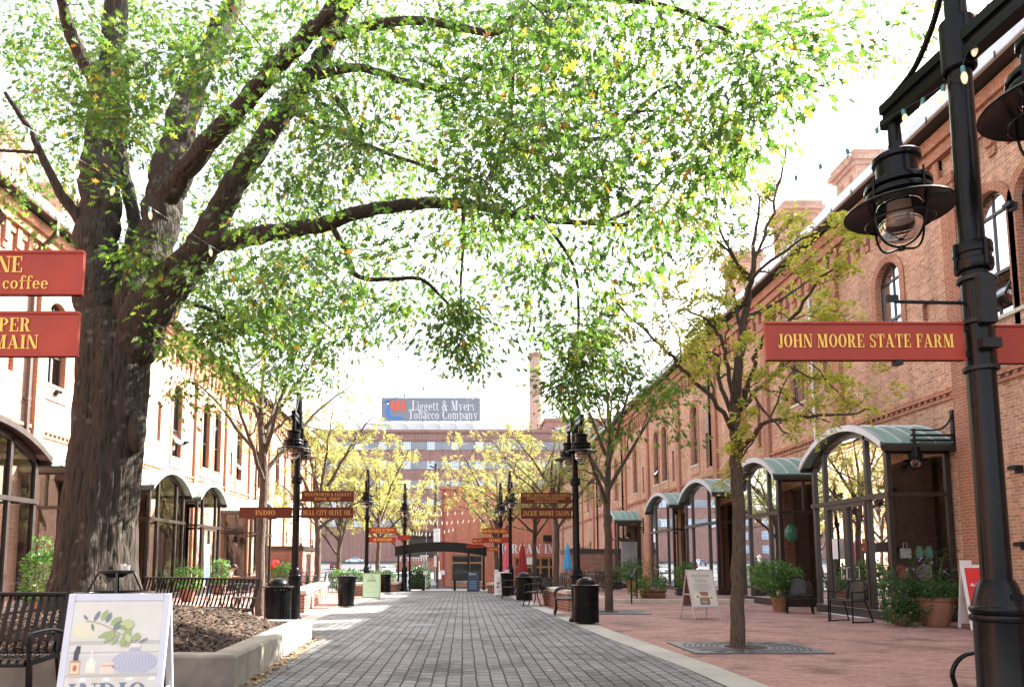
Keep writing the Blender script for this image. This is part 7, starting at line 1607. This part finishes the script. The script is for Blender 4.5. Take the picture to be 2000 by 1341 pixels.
for i, (a, b, c, lb) in enumerate((((800, 985, 42), (860, 1000, 46), (1010, 985, 46), 'highest of three far strings of white bulbs before the orange shop'), ((800, 1010, 44), (860, 1018, 48), (965, 1008, 50), 'middle of three far strings of white bulbs before the orange shop'), ((760, 1028, 46), (830, 1040, 50), (890, 1030, 50), 'lowest of three far strings of white bulbs above the black canopy'))):
    strand(lb, [at(*a), at(*b), at(*c)], 20, 2.0, True, WHITE, .01)

# ---------------------------------------------------------------- people
SKIN = plain('skin', (.52, .30, .21), .55, 0, .3, var=.06); HAIRB = plain('brown hair', (.12, .06, .03), .7, var=.4, scale=40); HAIRD = plain('dark hair', (.04, .03, .025), .7, var=.4)
def skinned(name, V, E, Rr, mat, parent, root=0, extra=None):
    me = bpy.data.meshes.new(name); me.from_pydata(V, E, []); ob = bpy.data.objects.new(name, me); COL.objects.link(ob)
    md = ob.modifiers.new('skin', 'SKIN'); md.use_smooth_shade = True; ob.modifiers.new('sub', 'SUBSURF').levels = 2
    if not me.skin_vertices: return None
    for i, r_ in enumerate(Rr): me.skin_vertices[0].data[i].radius = (r_, r_) if not isinstance(r_, tuple) else r_
    me.skin_vertices[0].data[root].use_root = True
    dg = bpy.context.evaluated_depsgraph_get(); nm = bpy.data.meshes.new_from_object(ob.evaluated_get(dg)); bpy.data.objects.remove(ob)
    V2 = [tuple(v.co) for v in nm.vertices]; F2 = [list(p.vertices) for p in nm.polygons]; m = MB(); m.add(V2, F2)
    if extra: m.add(extra.v, extra.f)
    return m.build(name, mat, parent, True, 180)
def person(loc, rz, label, J, shirt, trousers, hair, hairlen, patterned=None):
    """J: joint positions (local, facing -y)"""
    o = thing('person', label, 'person', loc, rz); k = ['hip', 'waist', 'chest', 'neck', 'head0', 'head1', 'shl', 'ell', 'wrl', 'hal', 'shr', 'elr', 'wrr', 'har', 'hpl', 'knl', 'anl', 'tol', 'hpr', 'knr', 'anr', 'tor']
    ix = {n: i for i, n in enumerate(k)}; V = [J[n] for n in k]; E = [(ix[a], ix[b]) for a, b in (('hip', 'waist'), ('waist', 'chest'), ('chest', 'neck'), ('neck', 'head0'), ('head0', 'head1'), ('chest', 'shl'), ('shl', 'ell'), ('ell', 'wrl'), ('wrl', 'hal'), ('chest', 'shr'), ('shr', 'elr'), ('elr', 'wrr'), ('wrr', 'har'), ('hip', 'hpl'), ('hpl', 'knl'), ('knl', 'anl'), ('anl', 'tol'), ('hip', 'hpr'), ('hpr', 'knr'), ('knr', 'anr'), ('anr', 'tor'))]
    RD = dict(hip=(.15, .11), waist=(.135, .1), chest=(.155, .11), neck=.055, head0=(.085, .095), head1=(.075, .085), sh=.062, el=.042, wr=.028, ha=.03, hp=.088, kn=.058, an=.042, to=.035); rr = [RD.get(n, RD.get(n[:2])) for n in k]
    ex = MB()
    for s in 'lr':
        h = Vector(J['ha' + s]); d = (h - Vector(J['wr' + s])).normalized(); sd_ = d.cross(Vector((0, 0, 1))); sd_ = sd_.normalized() if sd_.length > .1 else Vector((1, 0, 0))
        for j, (off, ln) in enumerate(((-.028, .07), (-.009, .08), (.01, .075), (.028, .06))): b = h + sd_ * off; ex.tube([b, b + d * ln * .55, b + d * ln + Vector((0, 0, -.015))], [.009, .008, .006], 6)
        b = h - d * .03 + sd_ * -.035; ex.tube([b, b + sd_ * -.025 + d * .02, b + sd_ * -.03 + d * .05], [.011, .01, .007], 6)
    hc = (Vector(J['head0']) + Vector(J['head1'])) / 2; fw = Vector(J.get('face', (0, -1, 0)))
    side = fw.cross(Vector((0, 0, 1))).normalized(); ex.sphere(hc + fw * .1 + Vector((0, 0, -.01)), .016, 8, 6, 0, (1, 1, 1.5))
    for s in (-1, 1): ex.sphere(hc + side * s * .088, .02, 8, 6, 0, (.6, .6, 1.3))
    skinned('body', V, E, rr, SKIN, o, 0, ex)
    def sub(name, names, mat, add):
        ii = {n: i for i, n in enumerate(names)}; EE = [(ii[k[a]], ii[k[b]]) for a, b in E if k[a] in ii and k[b] in ii]; RR = []
        for n in names: r_ = RD.get(n, RD.get(n[:2])); RR.append(tuple(q + add for q in r_) if isinstance(r_, tuple) else r_ + add)
        VV = [J[n] for n in names]; return skinned(name, VV, EE, RR, mat, o)
    Jm = dict(J); 
    sub('shirt', ['waist', 'hip', 'chest', 'shl', 'ell', 'shr', 'elr'], shirt, .014); sub('trousers', ['hip', 'hpl', 'knl', 'anl', 'hpr', 'knr', 'anr'], trousers, .012)
    f = MB(); eyes = MB()
    for s in (-1, 1): eyes.sphere(hc + fw * .088 + side * s * .032 + Vector((0, 0, .02)), .011, 8, 6)
    eyes.build('eye', HAIRD, o); f.box(hc + fw * .094 + Vector((0, 0, -.055)), (.04, .04, .008)); f.build('mouth', plain('lips', (.4, .14, .12)), o)
    h = MB(); h.sphere(hc + Vector((0, 0, .035)) - fw * .022, .108, 16, 10, 0, (1, 1.02, 1.05))
    if hairlen:
        for j in range(9): a = (j - 4) * .32; b = hc - fw * .07 * math.cos(a) + side * .085 * math.sin(a); h.tube([b + Vector((0, 0, .03)), b - fw * .05 + Vector((0, 0, -hairlen * .5)), b - fw * .06 + Vector((0, 0, -hairlen))], [.04, .042, .02], 7)
    h.build('hair', hair, o, True, 180)
    for s in 'lr': a, b = Vector(J['an' + s]), Vector(J['to' + s]); d = b - a; m = MB(); m.sphere((a + b) / 2 + Vector((0, 0, -.015)), .1, 12, 8, 0, (.48 if abs(d.y) > abs(d.x) else 1.3, 1.4 if abs(d.y) > abs(d.x) else .5, .5)); m.build('shoe', BLACKM, o, True, 180)
    return o
t = NT('patterned shirt'); v = t.n('ShaderNodeTexVoronoi'); v.inputs['Scale'].default_value = 14; t.l(t.n('ShaderNodeTexCoord').outputs['Object'], v.inputs['Vector']); sp_ = t.n('ShaderNodeSeparateColor'); t.l(v.outputs['Color'], sp_.inputs[0])
t.princ(t.ramp(sp_.outputs[0], [(0, (.05, .06, .3)), (.3, (.5, .05, .06)), (.5, (.75, .35, .03)), (.75, (.05, .04, .05)), (1, (.45, .1, .3))]), .8); PATT = t.m
SIT = dict(hip=(0, .1, .55), waist=(0, .11, .74), chest=(0, .08, .97), neck=(0, .05, 1.12), head0=(0, .02, 1.2), head1=(0, .0, 1.32), shl=(.17, .08, 1.03), ell=(.25, -.02, .78), wrl=(.18, -.25, .74), hal=(.15, -.33, .75), shr=(-.17, .08, 1.03), elr=(-.25, -.02, .78), wrr=(-.18, -.25, .74), har=(-.15, -.33, .75), hpl=(.1, .04, .54), knl=(.12, -.38, .53), anl=(.12, -.4, .1), tol=(.12, -.53, .05), hpr=(-.1, .04, .54), knr=(-.12, -.38, .53), anr=(-.12, -.36, .1), tor=(-.12, -.5, .05))
BL = dict(SIT); BL.update(chest=(0, -.02, .95), neck=(0, -.1, 1.08), head0=(0, -.17, 1.14), head1=(0, -.24, 1.23), shl=(.17, 0, 1.0), shr=(-.17, 0, 1.0))
HR = dict(SIT); HR.update(elr=(-.36, -.08, 1.12), wrr=(-.2, -.06, 1.28), har=(-.13, -.03, 1.32))
JEANS = plain('dark trousers', (.03, .035, .05), .8); WTOP = plain('white top', (.72, .70, .68), .8)
person((-10.72, 33.2, 0), R(90), 'seated person in a bright patterned shirt leaning over the cafe table', BL, PATT, JEANS, HAIRD, 0)
person((-9.56, 33.2, 0), R(-90), 'seated person with long brown hair and white top, one hand raised', HR, WTOP, JEANS, HAIRB, .38)
STD = dict(hip=(0, 0, .95), waist=(0, 0, 1.1), chest=(0, 0, 1.32), neck=(0, 0, 1.48), head0=(0, -.01, 1.56), head1=(0, -.02, 1.68), shl=(.18, 0, 1.4), ell=(.24, .04, 1.12), wrl=(.25, -.06, .88), hal=(.25, -.09, .82), shr=(-.18, 0, 1.4), elr=(-.24, .06, 1.12), wrr=(-.25, .0, .88), har=(-.25, -.02, .82), hpl=(.1, 0, .92), knl=(.1, -.14, .5), anl=(.1, -.12, .1), tol=(.1, -.24, .05), hpr=(-.1, 0, .92), knr=(-.1, .08, .5), anr=(-.1, .22, .12), tor=(-.1, .12, .05))
p = at(724, 1100, 136); person((p.x, 136, tz(136)), R(-70), 'distant person in a purple top walking by the white cars', STD, plain('purple top', (.18, .05, .42), .8), JEANS, HAIRD, 0)
